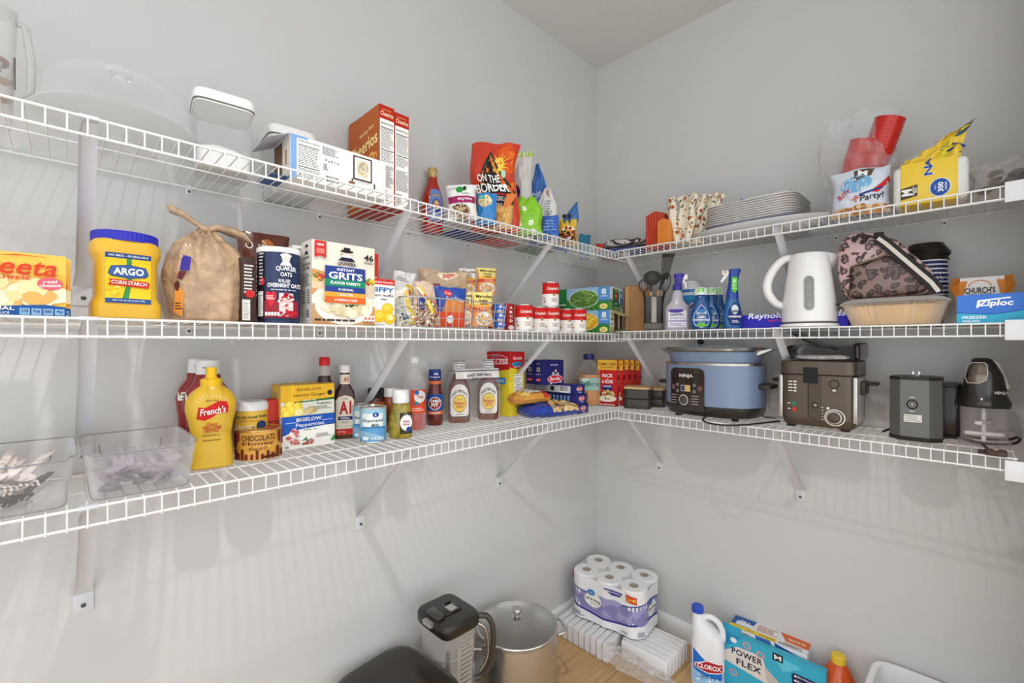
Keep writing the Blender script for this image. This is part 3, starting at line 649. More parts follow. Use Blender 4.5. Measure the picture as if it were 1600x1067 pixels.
# clear bag with red cups and a party bag
loc, rz, w, h = slot('R', .19, 1284, 1398, 176, z, .12)
ang = lambda px: TH-PI/2-math.atan((px-800)/F)
bx, by = loc[0], loc[1]
cm = CLEAR((232, 234, 236), .08, .62, .15, bump=1.0, bscale=28)
t, p, o = bag('clear_bag', 'big crinkled clear bag holding red cups on the top right shelf', 'bag', (bx, by, z), ang(1340)+.25, w*1.22, h*1.02, .17, cm, 7, wr=.012, jag=.03, neck=.12, nx=34, nz=40, puff=.4)
redm = M((196, 40, 30), .3, coat=.4, kind='red_plastic')
def cupstack(label, x, y, zz, n, rx, ry, s=1.0):
    t = thing('red_cup_stack', label, 'cups', (x, y, zz), 0, 'red party cups'); t.rotation_euler = (rx, ry, ang(1340))
    for i in range(n):
        o_ = i*.011
        B().lathe([(.026*s, o_), (.031*s, o_+.04), (.0335*s, o_+.042), (.039*s, o_+.098), (.0405*s, o_+.100), (.0405*s, o_+.103), (.038*s, o_+.102), (.025*s, o_+.004)], redm, 28).build('red_cup', t)
cs = at('R', .15, 1352)
cupstack('stack of red plastic cups standing tilted in the clear bag, taller', cs[0], cs[1], z+.105, 10, .05, .30)
cs = at('R', .16, 1330)
cupstack('second shorter stack of red plastic cups in the clear bag', cs[0], cs[1]+.01, z+.105, 5, .1, .30, .95)
pb_ = slot('R', .245, 1293, 1392, 262, z, .06)
t, p, o = bag('party_bag', 'printed white and blue party cutlery bag at the front of the clear bag', 'bag', (pb_[0][0], pb_[0][1], z), pb_[1]+.1, pb_[2]*.98, pb_[3], .07, FOIL((206, 214, 224)), 17, wr=.005, jag=.008)
p.ell(.42, .66, .28, .18, (120, 176, 214)); p.poly([(.38, .70), (.68, .80), (.76, .98), (.42, .96)], (92, 76, 64)); p.text('M', .55, .87, w=.16, h=.13, col=(240, 240, 236), bold=.05, rot=-.2)
p.rect(0, .0, 1, .18, (206, 168, 120)); p.blobs(.5, .1, .48, .08, 40, [(226, 196, 150), (170, 110, 70), (190, 140, 90)], .04); p.poly([(.70, .45), (.98, .75), (1, .62), (.82, .42)], (206, 46, 38))
p.text('BUTY', .22, .48, w=.24, h=.13, col=(206, 50, 44), bold=.04, rot=.6); p.text('Party!', .72, .33, w=.42, h=.16, col=(40, 30, 40), bold=.02, rot=.1, ital=.2); p.text('240', .44, .34, w=.12, h=.10, col=(206, 60, 50), bold=.04, rot=.9); p.poly([(.5, .38), (.9, .5), (.9, .54), (.5, .42)], (40, 60, 130)); p.build(t)
# pack of napkins
loc, rz, w, h = slot('R', .255, 1393, 1512, 250, z, .13)
t = thing('napkin_pack', 'big yellow wrapped pack of white paper napkins on the top right shelf', 'napkins', loc, rz+.06)
b = B(); n = 40
wh = M((236, 235, 230), .9, bump=.6, bscale=220, kind='paper_napkin'); b.box(-w/2, w/2, -.06, .06, 0.0, h*.985, wh, .014); b.build('napkin_stack', t)
ye = M((232, 196, 58), .35, bump=.1, bscale=30, coat=.3, kind='wrapper')
b = B(); K = .061
fr = [(-w*.40, -K-.0012), (w*.36, -K-.0012)]
b.box(-w*.40, w*.36, -K-.0015, K+.0015, -.0005, h+.002, ye, .003); b.build('yellow_wrapper', t)
p = Print(w*.76, h, lambda u, v, e: (-w*.40+u*w*.76, -K-.0016-e, v*h))
for i in range(70):
    R = random.Random(i+5); p.ell(R.uniform(.02, .98), R.uniform(.02, .98), .008, .009, (240, 216, 110), 8, 1e-6)
p.poly([(.01, .14), (.31, .20), (.31, .48), (.01, .42)], (84, 72, 60)); p.text('M', .12, .31, w=.15, h=.20, col=(246, 246, 240), bold=.05, rot=PI/2); p.text("Member's", .235, .33, w=.2, h=.045, col=(246, 246, 240), bold=.03, rot=PI/2); p.text("Mark", .28, .34, w=.12, h=.045, col=(246, 246, 240), bold=.03, rot=PI/2)
p.ell(.70, .32, .18, .22, (240, 240, 240)); p.ell(.70, .32, .168, .205, (42, 84, 160)); p.text('300', .71, .32, w=.22, h=.10, col=(250, 250, 250), bold=.05, rot=PI/2); p.text('NAPKINS', .80, .33, w=.18, h=.04, col=(250, 250, 250), rot=PI/2); p.text('1-PLY', .62, .33, w=.12, h=.03, col=(250, 250, 250), rot=PI/2)
p.text('N', .50, .76, w=.24, h=.17, col=(240, 240, 240), bold=.12, rot=PI/2); p.text('N', .50, .76, w=.22, h=.15, col=(36, 74, 150), bold=.06, rot=PI/2); p.text('A', .5, .95, w=.2, h=.10, col=(36, 74, 150), bold=.06, rot=PI/2); p.build(t)
def wrapfn(u, v, e=0):
    a = v*1.25; x = -w*.40+u*w*.80+.10*v**1.6*w*2.1; zz = h-.004+.115*math.sin(a)*(.35+.65*u)+.006*noise.noise(Vector((u*7, v*6, 2))); y = -.045+.03*v+.018*noise.noise(Vector((u*5, v*5, 9)))-e
    return (x, y, zz)
b = B(); b.grid(wrapfn, 26, 20, ye); o = b.build('loose_wrapper_top', t, angle=70)
p = Print(w*.8, .12, wrapfn, 12); p.rect(0, .55, .45, 1, (210, 218, 222)); p.rect(.05, .7, .3, .95, (110, 176, 190)); p.rect(.62, .05, .8, .55, (222, 206, 60)); p.lines(.64, .5, .78, .1, 7, (120, 130, 60)); p.rect(.8, .55, 1, 1, (70, 110, 130)); p.text('STRONG', .86, .86, w=.22, h=.14, col=(24, 44, 84), bold=.04, rot=.1); p.text('N', .90, .25, w=.14, h=.3, col=(30, 60, 130), bold=.06, rot=1); p.build(t, 'wrapper_print')
# clear bag of dark brown things at the far right
loc = at('R', .16, 1572)
t, p, o = bag('clear_bag', 'small clear bag of dark brown pieces at the right end of the top shelf', 'bag', (loc[0], loc[1], z), ang(1560), .14, .10, .11, CLEAR((214, 210, 204), .18, .75, .12, bump=1.0, bscale=30), 27, wr=.010, jag=.02, nx=30, nz=24, roll=-.1)
b = B(); R = random.Random(3)
for i in range(26): b.ball((R.uniform(-.045, .05), R.uniform(-.028, .028), R.uniform(.014, .065)), R.uniform(.009, .016), M([(74, 56, 40), (96, 74, 54), (120, 96, 70), (54, 40, 32)][i % 4], .5), .7, 10, 6)
o = b.build('brown_pieces', loc=(loc[0], loc[1], z+.002), rz=ang(1560)); tag(o, 'dark brown pieces inside the small clear bag', 'food', kind='stuff')
o = B().box(-.035, .035, -.028, .028, 0, .0006, M((246, 246, 244), .6)).build('paper_label', loc=(*at('R', .14, 1283)[:2], Z1-.0048), rz=.5); tag(o, 'small white paper label square under the top right shelf', 'label')
# ================================================================ MIDDLE SHELF, LEFT WALL
z = ZS['2L']
def mac(off, p2, label, wm):
    a = at('L', off, p2); w = wm; h = zat(at('L', off, 60)[2], 397 if off > .25 else 401)-z; d = .042
    t = carton('macaroni_carton', label, 'box', (a[0]-w/2, -off+d/2, z), 0, w, d, h, (232, 170, 66), 'macaroni cartons')
    p = face(w, d, h); p.rect(0, 0, 1, 1, (236, 178, 72)); p.poly([(0, .55), (1, .7), (1, 1), (0, 1)], (240, 190, 84))
    p.blobs(.55, .36, .38, .20, 90, [(240, 214, 160), (246, 228, 190), (228, 184, 110), (236, 206, 150), (220, 170, 96)], .07, 3, 1.4)
    p.poly([(0, 0), (1, 0), (1, .16), (.86, .19), (.6, .15), (.52, .13), (.3, .2), (0, .17)], (36, 84, 150)); p.text('Velveeta', .575, .78, w=.73, h=.27, col=(206, 66, 36), bold=.03, ital=.25)
    p.poly([(.55, .93), (.68, .965), (.93, .95), (.72, .95)], (206, 66, 36)); p.text('SHELLS & CHEESE', .52, .60, w=.50, h=.055, col=(206, 66, 36), bold=.03); p.ell(.895, .53, .085, .10, (216, 96, 110)); p.text('real', .895, .565, w=.09, h=.05, col=(250, 240, 236), bold=.03, rot=.1); p.text('cheese', .895, .505, w=.14, h=.055, col=(250, 240, 236), bold=.03, rot=.1)
    p.text('ORIGINAL', .52, .115, w=.30, h=.055, col=(246, 246, 246), bold=.04); p.text('PASTA & CHEESE SAUCE', .47, .045, w=.34, h=.035, col=(240, 244, 248))
    for i, s_ in enumerate(('370', '5g', '880', '4g')): p.rect(.70+i*.075, .02, .765+i*.075, .125, (130, 170, 206)); p.text(s_, .7325+i*.075, .08, w=.045, h=.045, col=(20, 40, 80), bold=.02)
    p.build(t); return t
mac(.275, 103, 'yellow shells and cheese carton at the far left, in front', .18); mac(.225, 110.5, 'yellow shells and cheese carton, second, just behind the first', .18)
# corn starch tub
loc, r_, h, rz = spot('L', .205, 140, 252, 364, z)
w = .104; d = .088; t = thing('corn_starch_tub', 'yellow plastic corn starch tub with a ribbed blue lid', 'tub', (at('L', .205, 196)[0], -.205, z), .04)
yl = M((216, 170, 46), .35, bump=.04, bscale=30, coat=.2, kind='yellow_plastic')
W_ = w/2; S_ = [(0, W_*.94, d*.46, 5), (.004, W_, d*.5, 5), (.030, W_, d*.5, 5), (.036, W_*.95, d*.48, 4), (.044, W_*.9, d*.46, 4), (.105, W_*.9, d*.46, 4), (.118, W_*.97, d*.5, 4), (.124, W_*1.02, d*.52, 3.5), (.138, W_*1.02, d*.52, 3.2), (.144, W_*.96, d*.5, 2.8), (.147, W_*.93, d*.50, 2.4)]
sc = (h-.002)/.165
S_ = [(q[0]*sc, *q[1:]) for q in S_]
B().loft(S_, yl, 56).build('tub_body', t)
b = B(); n = 96; vs = []; zt = .145*sc; zl = .163*sc
for zz, k in ((zt, 1), (zl-.002, 1), (zl, .97), (zl, .0)):
    for i in range(n):
        a = 2*PI*i/n; rr = k*(1+(.012 if i % 2 else -.006)*(k == 1)); vs.append((W_*.97*rr*math.cos(a), W_*.90*rr*math.sin(a), zz))
b.add(vs, [(r*n+i, r*n+(i+1) % n, (r+1)*n+(i+1) % n, (r+1)*n+i) for r in range(3) for i in range(n)]+[tuple(range(n-1, -1, -1))], M((44, 44, 170), .35, kind='blue_plastic')); b.build('lid', t, angle=15)
p = onloft(S_, w*.64, .030*sc, .121*sc, 10, lift=.0008); p.rect(0, 0, 1, 1, (234, 196, 40)); p.rect(0, .90, 1, 1, (44, 76, 130)); p.rect(0, 0, 1, .10, (44, 76, 130)); p.text('NO MESS - RE-SEALABLE', .5, .95, w=.86, h=.04, col=(230, 234, 240), bold=.03); p.text('NET WT 35 OZ (2 LB 3 OZ)', .5, .05, w=.7, h=.035, col=(230, 234, 240), bold=.02)
p.poly([(.45, .9), (.56, .9), (.58, .55), (.54, .3), (.50, .1), (.36, .1), (.44, .35), (.48, .6)], (60, 140, 70)); p.blobs(.18, .3, .14, .16, 30, [(240, 214, 96), (226, 182, 40)], .03)
p.poly([(.06, .60), (.12, .74), (.5, .78), (.88, .74), (.94, .60), (.88, .54), (.5, .50), (.12, .54)], (44, 76, 130)); p.poly([(.09, .61), (.14, .72), (.5, .76), (.86, .72), (.91, .61), (.86, .56), (.5, .52), (.14, .56)], (60, 94, 150)); p.text('ARGO', .5, .64, w=.66, h=.14, col=(246, 246, 240), bold=.06)
p.poly([(.06, .48), (.12, .44), (.06, .36), (.94, .32), (.96, .44), (.88, .46)], (196, 46, 36)); p.text('CORN STARCH', .51, .41, w=.76, h=.075, col=(248, 240, 230), bold=.03, rot=-.03); p.build(t)
# knotted tan shopping bag with something blue and orange showing through
def tanmat():
    m = M((178, 148, 118), .34, bump=1.0, bscale=34, var=.28, vscale=16, coat=.35, kind='tan_bag'); return m
tm = tanmat(); x, y, Zq = at('L', .16, 322)
t = thing('shopping_bag', 'knotted tan plastic shopping bag full of groceries', 'bag', (x, y, z), -.12)
b = B(); hh = zat(Zq, 362)-z; i0 = 0
S2 = [(0, .062, .050, 3.4), (.006, .072, .058, 3.4), (.04, .078, .062, 3.2), (.10, .080, .064, 3), (.14, .074, .060, 2.6), (.17, .056, .050, 2.2), (hh-.02, .034, .036, 2), (hh, .014, .016, 2), (hh+.012, .008, .009, 2)]
b.loft(S2, tm, 72); 
# refine rings for folds
b2 = B(); fine = []
for i in range(41):
    zz = (hh+.012)*i/40; q = secat(S2, zz); fine.append((zz, q[1], q[2], q[3]))
b2.loft(fine, tm, 120)
for i, v in enumerate(b2.v):
    a = math.atan2(v[1], v[0]); q = v[2]/hh; f = (.002+.008*q*q)*math.sin(11*a+3*q+1.3*math.sin(3*a))*max(0, 1-.3*q)+.010*noise.noise(Vector((v[0]*34, v[1]*28, v[2]*14)))
    r = math.hypot(v[0], v[1]) or 1; b2.v[i] = (v[0]*(1+f/r*.8), v[1]*(1+f/r*.8), v[2])
b2.build('bag_body', t, angle=70)
b = B(); R = random.Random(2)
for k in range(5):
    o_ = (k-2)*.004; b.tube([(0, o_, hh), (-.018, o_*1.5, hh+.012+.002*k), (-.040, o_*2, hh+.026+.002*k), (-.062, o_*2.2, hh+.036+.0015*k), (-.066, o_, hh+.044)], [.005, .005, .007, .008, .004], tm, 8)
b.build('left_handle', t, angle=70)
b = B()
for k in range(5):
    o_ = (k-2)*.005; b.tube([(0, o_, hh), (.02, o_*1.3, hh+.010+.001*k), (.05, o_*1.5, hh+.006), (.072, o_*1.2, hh-.001), (.085, o_, hh-.013)], [.006, .007, .009, .008, .003], tm, 8)
b.build('right_handle', t, angle=70)
B().ball((0, -.004, hh+.003), .012, tm, .8).build('knot', t)
p = Print(.15, hh, lambda u, v, e: (lambda q, x: (x, -q[2]*(1-min(.98, abs(x/q[1]))**q[3])**(1/q[3])-e-.0055, v*hh))(secat(S2, v*hh), (u-.5)*.15), 16)
p.poly([(.17, .52), (.28, .52), (.30, .66), (.20, .68)], (58, 48, 140)); p.poly([(.14, .44), (.19, .42), (.25, .51), (.16, .51)], (96, 40, 50)); p.poly([(.10, .1), (.20, .05), (.22, .3), (.12, .42)], (214, 140, 58)); p.ell(.14, .36, .028, .05, (84, 40, 26)); p.lines(.12, .2, .2, .12, 3, (60, 40, 30)); p.build(t, 'contents_showing_through')
# cocoa brown pouch behind and the oat canister
x, y, Zq = at('L', .07, 412)
t, p, o = bag('brown_pouch', 'cocoa brown baking mix pouch behind the oats canister', 'bag', (x, y, z), -.1, .125, zat(Zq, 366)-z, .05, FOIL((104, 52, 34)), 61, wr=.002, jag=.003)
p.ell(.55, .84, .13, .10, (206, 120, 60)); p.blobs(.45, .86, .1, .05, 6, [(240, 230, 220)], .02); p.ring(.2, .86, .07, .04, (240, 236, 230), (104, 52, 34), .7); p.lines(.1, .7, .4, .3, 8, (220, 210, 200)); p.build(t)
loc, rz, w, h = slot('L', .235, 383, 402, 402, z, .06)
t = carton('seasoning_carton', 'narrow dark carton with white text between tan bag and oats canister', 'box', (loc[0]-.004, loc[1], z), .0, .03, .05, h, (58, 36, 30)); p = face(.03, .05, h); p.lines(.2, .9, .9, .45, 9, (230, 226, 220)); p.ell(.6, .45, .3, .06, (196, 40, 44)); nutrition(p, .08, .05, .6, .36); p.build(t)
loc, r_, h, rz = spot('L', .215, 402, 470, 391, z)
t = thing('oats_canister', 'round dark blue rolled oats canister with a white lid', 'canister', loc, rz+.04)
S_ = [(0, r_*.98, r_*.98), (.002, r_, r_), (h-.006, r_, r_), (h-.005, r_*1.0, r_*1.0)]
B().loft(S_, M((34, 48, 84), .4, coat=.2, kind='card_tube'), 48).build('canister_body', t); B().lathe([(r_*1.01, h-.012), (r_*1.03, h-.010), (r_*1.03, h-.002), (r_*1.0, h), (r_*.94, h), (r_*.93, h-.002)], WHITE, 48).build('lid', t)
p = onloft(S_, r_*1.9, 0, h, 16); p.rect(-.0, 0, .15, .96, (24, 22, 26)); p.lines(.03, .93, .13, .5, 10, (210, 210, 214)); p.ell(.10, .55, .05, .05, (200, 40, 50)); nutrition(p, .01, .1, .12, .42)
p.ell(.64, .86, .10, .06, (226, 206, 190)); p.ell(.64, .89, .13, .03, (236, 236, 234)); p.poly([(.5, .76), (.78, .76), (.7, .83), (.58, .83)], (226, 232, 240)); p.text('QUAKER', .64, .72, w=.46, h=.07, col=(246, 246, 246), bold=.04, arc=.01); p.text('OATS', .64, .645, w=.26, h=.055, col=(246, 246, 246), bold=.04); p.text('ROLLED', .60, .56, w=.26, h=.04, col=(246, 246, 246), bold=.03); p.text('OVERNIGHT OATS', .60, .50, w=.74, h=.055, col=(250, 250, 250), bold=.05); p.lines(.3, .455, .88, .43, 1, (200, 206, 220))
p.rect(.16, .08, .92, .30, (150, 40, 52)); p.poly([(.3, .22), (.42, .34), (.40, .41), (.34, .42), (.30, .39), (.26, .42), (.20, .41), (.18, .34)], (206, 44, 56)); p.lines(.21, .37, .39, .31, 3, (250, 220, 220)); p.rect(.48, .10, .80, .40, (226, 206, 200)); p.blobs(.64, .30, .15, .09, 40, [(190, 30, 50), (246, 240, 236), (150, 20, 40), (220, 190, 180)], .04); p.blobs(.62, .13, .28, .04, 20, [(196, 36, 54), (160, 26, 40)], .035)
for i in range(5): p.rect(.19+i*.062, .105, .238+i*.062, .15, (240, 236, 236))
p.build(t)
# big carton of grits, seen with its left side
loc, rz, w, h = slot('L', .272, 487, 585, 381, z, .062)
t = carton('grits_carton', 'large cream carton of instant grits with a blue, green and orange panel', 'box', loc, 0, w, .062, h, (226, 216, 200))
p = face(w, .062, h); p.rect(0, 0, 1, 1, (232, 222, 206)); p.poly([(0, .34), (.3, .62), (0, .66)], (206, 150, 90)); p.rect(0, .43, .22, .56, (222, 196, 160)); p.blobs(.08, .56, .09, .04, 20, [(196, 70, 50), (120, 130, 60), (226, 190, 120)], .025); p.rect(.78, .36, 1, .56, (214, 196, 170)); p.blobs(.9, .56, .09, .03, 20, [(214, 190, 60), (110, 150, 60), (180, 60, 50)], .022)
p.rect(0, 0, 1, .25, (196, 150, 104)); p.ell(.5, .23, .46, .22, (238, 232, 222)); p.ell(.5, .25, .42, .15, (224, 214, 180)); p.blobs(.5, .25, .38, .12, 90, [(240, 232, 204), (232, 222, 190), (214, 200, 160)], .06); p.blobs(.55, .29, .2, .06, 26, [(70, 90, 40), (110, 120, 60), (90, 70, 40)], .016)
p.poly([(.03, .99), (.2, .99), (.2, .79), (.115, .82), (.03, .79)], (200, 44, 40)); p.text('NEW', .115, .945, w=.11, h=.03, col=(250, 240, 236), bold=.03); p.rect(.055, .84, .175, .90, (226, 120, 110))
p.ell(.52, .875, .075, .05, (226, 196, 176)); p.ell(.52, .905, .105, .018, (30, 32, 40)); p.poly([(.46, .90), (.58, .90), (.57, .95), (.47, .95)], (30, 32, 40)); p.ell(.52, .84, .09, .03, (236, 232, 226)); p.poly([(.38, .785), (.66, .785), (.6, .83), (.44, .83)], (30, 36, 60)); p.text('QUAKER', .52, .745, w=.30, h=.05, col=(40, 40, 44), bold=.03); p.text('46', .88, .86, w=.16, h=.08, col=(30, 30, 34), bold=.06); p.text('PACKETS', .88, .79, w=.16, h=.022, col=(40, 40, 44), bold=.03)
p.rect(.18, .47, .82, .71, (44, 66, 138)); p.rect(.18, .47, .82, .555, (28, 132, 96)); p.rect(.18, .40, .82, .47, (44, 66, 138)); p.rect(.18, .345, .82, .40, (232, 160, 60)); p.rect(.18, .27, .82, .345, (222, 100, 40)); p.text('INSTANT', .5, .675, w=.28, h=.032, col=(246, 246, 246), bold=.04); p.text('GRITS', .5, .60, w=.54, h=.085, col=(250, 250, 250), bold=.05); p.text('FLAVOR VARIETY', .5, .512, w=.48, h=.036, col=(250, 250, 250), bold=.05); p.text('18 ORIGINAL', .5, .435, w=.24, h=.026, col=(250, 250, 250), bold=.04); p.text('20 BUTTER', .5, .372, w=.22, h=.026, col=(250, 250, 250), bold=.04); p.text('8 CHEDDAR CHEESE', .5, .308, w=.36, h=.026, col=(250, 250, 250), bold=.04)
for i in range(3): p.rect(.79+i*.065, .06, .845+i*.065, .13, (246, 240, 236)); p.rect(.80+i*.065, .08, .835+i*.065, .11, (206, 90, 80))
p.lines(.02, .075, .66, .045, 1, (60, 50, 40), .8); p.build(t)
p = face(w, .062, h, 'left'); p.rect(0, 0, 1, 1, (222, 216, 206)); p.ell(.5, .93, .16, .03, (30, 30, 40)); p.ell(.5, .90, .12, .03, (220, 190, 170)); p.poly([(.3, .84), (.7, .84), (.6, .88), (.4, .88)], (30, 36, 60)); p.text('QUAKER', .5, .80, w=.6, h=.035, col=(50, 50, 54), bold=.02); p.text('DELICIOUS', .5, .72, w=.8, h=.03, col=(60, 60, 64), bold=.02); p.text('ANYTIME', .5, .67, w=.65, h=.03, col=(60, 60, 64), bold=.02); p.lines(.12, .62, .9, .46, 6, (110, 108, 104)); p.lines(.12, .42, .45, .25, 6, (90, 88, 86)); p.lines(.6, .42, .9, .25, 6, (90, 88, 86)); barcode(p, .5, .06, .8, .18); p.build(t, 'side_artwork')
loc2, rz, w2, h2 = slot('L', .165, 440, 470, 384, z, .04)
t = carton('white_carton', 'white carton edge with grey print behind the grits carton', 'box', (loc[0]-.035, -.17, z), 0, .12, .04, h*.985, (226, 222, 214)); p = face(.12, .04, h*.985); p.lines(.1, .97, .9, .9, 3, (90, 88, 86)); p.build(t)
t = carton('red_carton', 'red carton standing behind the grits carton, only its edge showing', 'box', (at('L', .20, 585)[0]-.045, -.185, z), 0, .115, .03, zat(at('L', .2, 588)[2], 396)-z, (202, 52, 40)); p = face(.115, .03, .16); p.text('K', .94, .85, w=.07, h=.07, col=(246, 230, 226), bold=.04); p.text('S', .94, .66, w=.07, h=.07, col=(246, 230, 226), bold=.04); p.build(t)
a = at('L', .265, 616.5); h = zat(a[2], 438)-z; w = .078
t = carton('muffin_mix_box', 'small white corn muffin mix box with yellow muffins, right of the grits', 'box', (a[0]-w/2, -.265+.016, z), 0, w, .034, h, (240, 238, 232))
p = face(w, .034, h); p.rect(0, .88, 1, 1, (200, 50, 44)); p.text("America's Favorite", .5, .935, w=.86, h=.05, col=(250, 240, 236), bold=.02); p.text('JIFFY', .56, .76, w=.80, h=.13, col=(36, 110, 160), bold=.06); p.text('corn muffin', .56, .66, w=.76, h=.06, col=(40, 40, 44)); p.text('mix', .58, .58, w=.22, h=.05, col=(40, 40, 44))
for u, v, r in ((.72, .38, .22), (.40, .22, .24), (.78, .18, .22)): p.ell(u, v, r, r*w/h*.9, (236, 186, 40)); p.ell(u-.02, v+.03, r*.7, r*w/h*.5, (246, 206, 70))
p.ell(.82, .2, .1, .06, (250, 236, 160)); p.lines(.15, .06, .6, .03, 1, (90, 120, 150)); p.build(t)
# wire basket with packets
chrome_w = M((190, 188, 184), .3, .6, kind='basket_wire')
xb0, xb1 = at('L', .285, 636)[0], at('L', .285, 796)[0]
t = thing('wire_basket', 'silver wire basket holding bean bags, noodle packets and cans', 'basket', ((xb0+xb1)/2, -.165, z), 0)
W_, D_, H_ = (xb1-xb0)/2, .12, .086
def loop(zz, k): 
    q = []; 
    for i in range(48):
        a = 2*PI*i/48; q.append((W_*k*math.copysign(abs(math.cos(a))**.3, math.cos(a)), D_*k*math.copysign(abs(math.sin(a))**.3, math.sin(a)), zz))
    return q
B().tube(loop(H_, 1), .0022, chrome_w, 8, True).build('rim', t)
b = B()
for zz, k in ((.0035, .93), (.03, .95), (.058, .975)): b.tube(loop(zz, k), .0012, chrome_w, 6, True)
n = 15
for i in range(n+1):
    x = -W_+.012+(2*W_-.024)*i/n; b.tube([(x, -D_*.99, H_), (x*.95, -D_*.93, .003), (x*.95, D_*.93, .003), (x, D_*.99, H_)], .0012, chrome_w, 6)
for j in range(6):
    y = -D_*.8+D_*1.6*j/5; b.tube([(-W_*.99, y, H_), (-W_*.93, y, .002), (W_*.93, y, .002), (W_*.99, y, H_)], .0012, chrome_w, 6)
b.build('basket_wires', t)
bz = z+.006
def inb(name, label, px1, px2, ytop, off, t_, mat, seed, turn=0, ybot=None, **k):
    m = at('L', off, (px1+px2)/2); ang_ = math.atan(((px1+px2)/2-800)/F); w = (px2-px1)*m[2]*math.cos(ang_)/F
    zz = bz if ybot is None else zat(m[2], ybot); h = zat(m[2], ytop)-zz
    return bag(name, label, 'packet', (m[0], m[1], zz), (TH-PI/2-ang_)*.5+turn, w, h, t_, mat, seed, 'packets in the wire basket', **k)
t, p, o = inb('soup_mix_packet', 'white and yellow soup mix packet leaning at the left end of the basket', 604, 642, 424, .16, .03, FOIL((228, 226, 220)), 5, roll=.12, wr=.005)
p.poly([(.3, .2), (.7, .2), (.95, .75), (.6, .8)], (236, 196, 60)); p.ell(.7, .62, .16, .08, (190, 50, 40)); p.lines(.15, .9, .7, .82, 3, (110, 110, 110)); p.lines(.1, .5, .5, .3, 5, (120, 130, 140)); p.build(t)
t, p, o = inb('pasta_packet', 'clear packet of white and blue printed pasta at the front left of the basket', 618, 655, 452, .235, .03, FOIL((224, 220, 206)), 6, roll=-.28, wr=.005)
p.poly([(.6, 0), (1, 0), (1, .9), (.75, .95)], (232, 196, 60)); p.blobs(.3, .2, .25, .15, 20, [(60, 80, 140), (190, 180, 150)], .05); p.lines(.1, .8, .6, .4, 8, (150, 150, 146)); p.build(t)
beans = [(190, 150, 120), (226, 214, 196), (140, 70, 60), (206, 120, 100), (110, 84, 60), (240, 234, 220), (176, 150, 90)]
t, p, o = inb('bean_bag', 'clear bag of mixed dried beans with a blue label in the basket', 642, 672, 440, .245, .04, FOIL((206, 178, 156)), 7, roll=.05)
p.blobs(.5, .35, .5, .36, 260, beans, .05, 3); p.ell(.45, .5, .28, .16, (52, 62, 130)); p.text('Beans', .45, .5, w=.4, h=.08, col=(250, 250, 250)); p.build(t)
t, p, o = inb('bean_bag', 'second bag of mixed beans with a yellow striped edge in the basket', 655, 690, 446, .262, .035, FOIL((200, 176, 150)), 8, roll=-.18)
p.blobs(.5, .3, .5, .36, 260, beans, .05, 9); p.poly([(.1, .98), (.32, .98), (.72, .3), (.55, .3)], (236, 196, 60)); p.poly([(.1, .98), (.2, .98), (.5, .5), (.45, .5)], (230, 230, 226)); p.text('MIX', .4, .72, w=.3, h=.07, col=(196, 60, 40), bold=.04, rot=-1.1); p.build(t)
t, p, o = inb('fruit_snack_box', 'blue and orange fruit snack packet in the middle of the basket', 672, 731, 449, .21, .04, FOIL((36, 72, 160)), 9, wr=.002)
p.rect(0, 0, 1, .38, (220, 84, 40)); p.poly([(.25, .38), (1, .38), (1, .70), (.35, .66)], (222, 130, 60)); p.ell(.42, .84, .12, .09, (206, 50, 60)); p.text('Fruit', .42, .84, w=.16, h=.07, col=(250, 240, 230)); p.text('Fruit Snacks', .62, .70, w=.56, h=.1, col=(244, 240, 236), ital=.2); p.ell(.5, .2, .1, .1, (236, 236, 230)); p.build(t)
t, p, o = inb('bread_bag', 'clear tan bag lying across the top of the basket', 650, 738, 424, .17, .075, CLEAR((206, 178, 140), .55, .9, .2, bump=.8, bscale=24), 10, ybot=468, wr=.005, puff=.35, jag=.01)
p.ell(.52, .82, .2, .14, (236, 220, 200)); p.ell(.52, .82, .17, .1, (200, 120, 100)); p.rect(.2, .42, .34, .5, (150, 60, 50)); p.build(t)
def ramen(label, px1, px2, yt, yb, off, seed, top=(240, 222, 130)):
    t, p, o = inb('noodle_packet', label, px1, px2, yt, off, .03, FOIL((232, 150, 80)), seed, ybot=yb, wr=.002, jag=.002)
    p.rect(0, .55, 1, 1, top); p.ell(.5, .55, .6, .12, (240, 180, 70)); p.text('Maruchan', .54, .88, w=.8, h=.09, col=(40, 30, 30), bold=.03); p.text('Instant', .5, .76, w=.42, h=.07, col=(40, 30, 30), bold=.03); p.text('Lunch', .5, .67, w=.36, h=.07, col=(40, 30, 30), bold=.03); p.poly([(0, .42), (1, .5), (1, .58), (0, .54)], (214, 80, 40)); p.text('Chicken', .55, .52, w=.5, h=.05, col=(250, 240, 230), rot=.06)
    p.ell(.52, .22, .42, .2, (242, 236, 226)); p.blobs(.52, .22, .34, .14, 50, [(232, 190, 120), (240, 210, 150), (214, 150, 80)], .04, seed); p.build(t)
ramen('noodle soup packet with white top behind the orange ones', 716, 745, 420, 462, .13, 31, (236, 230, 224))
ramen('upper orange noodle soup packet at the right of the basket', 743, 777, 419, 459, .15, 32)
ramen('lower orange noodle soup packet at the front of the basket', 736, 772, 457, 510, .225, 33)
ramen('partly hidden noodle soup packet left of the lower orange one', 716, 738, 456, 508, .20, 34, (238, 226, 170))
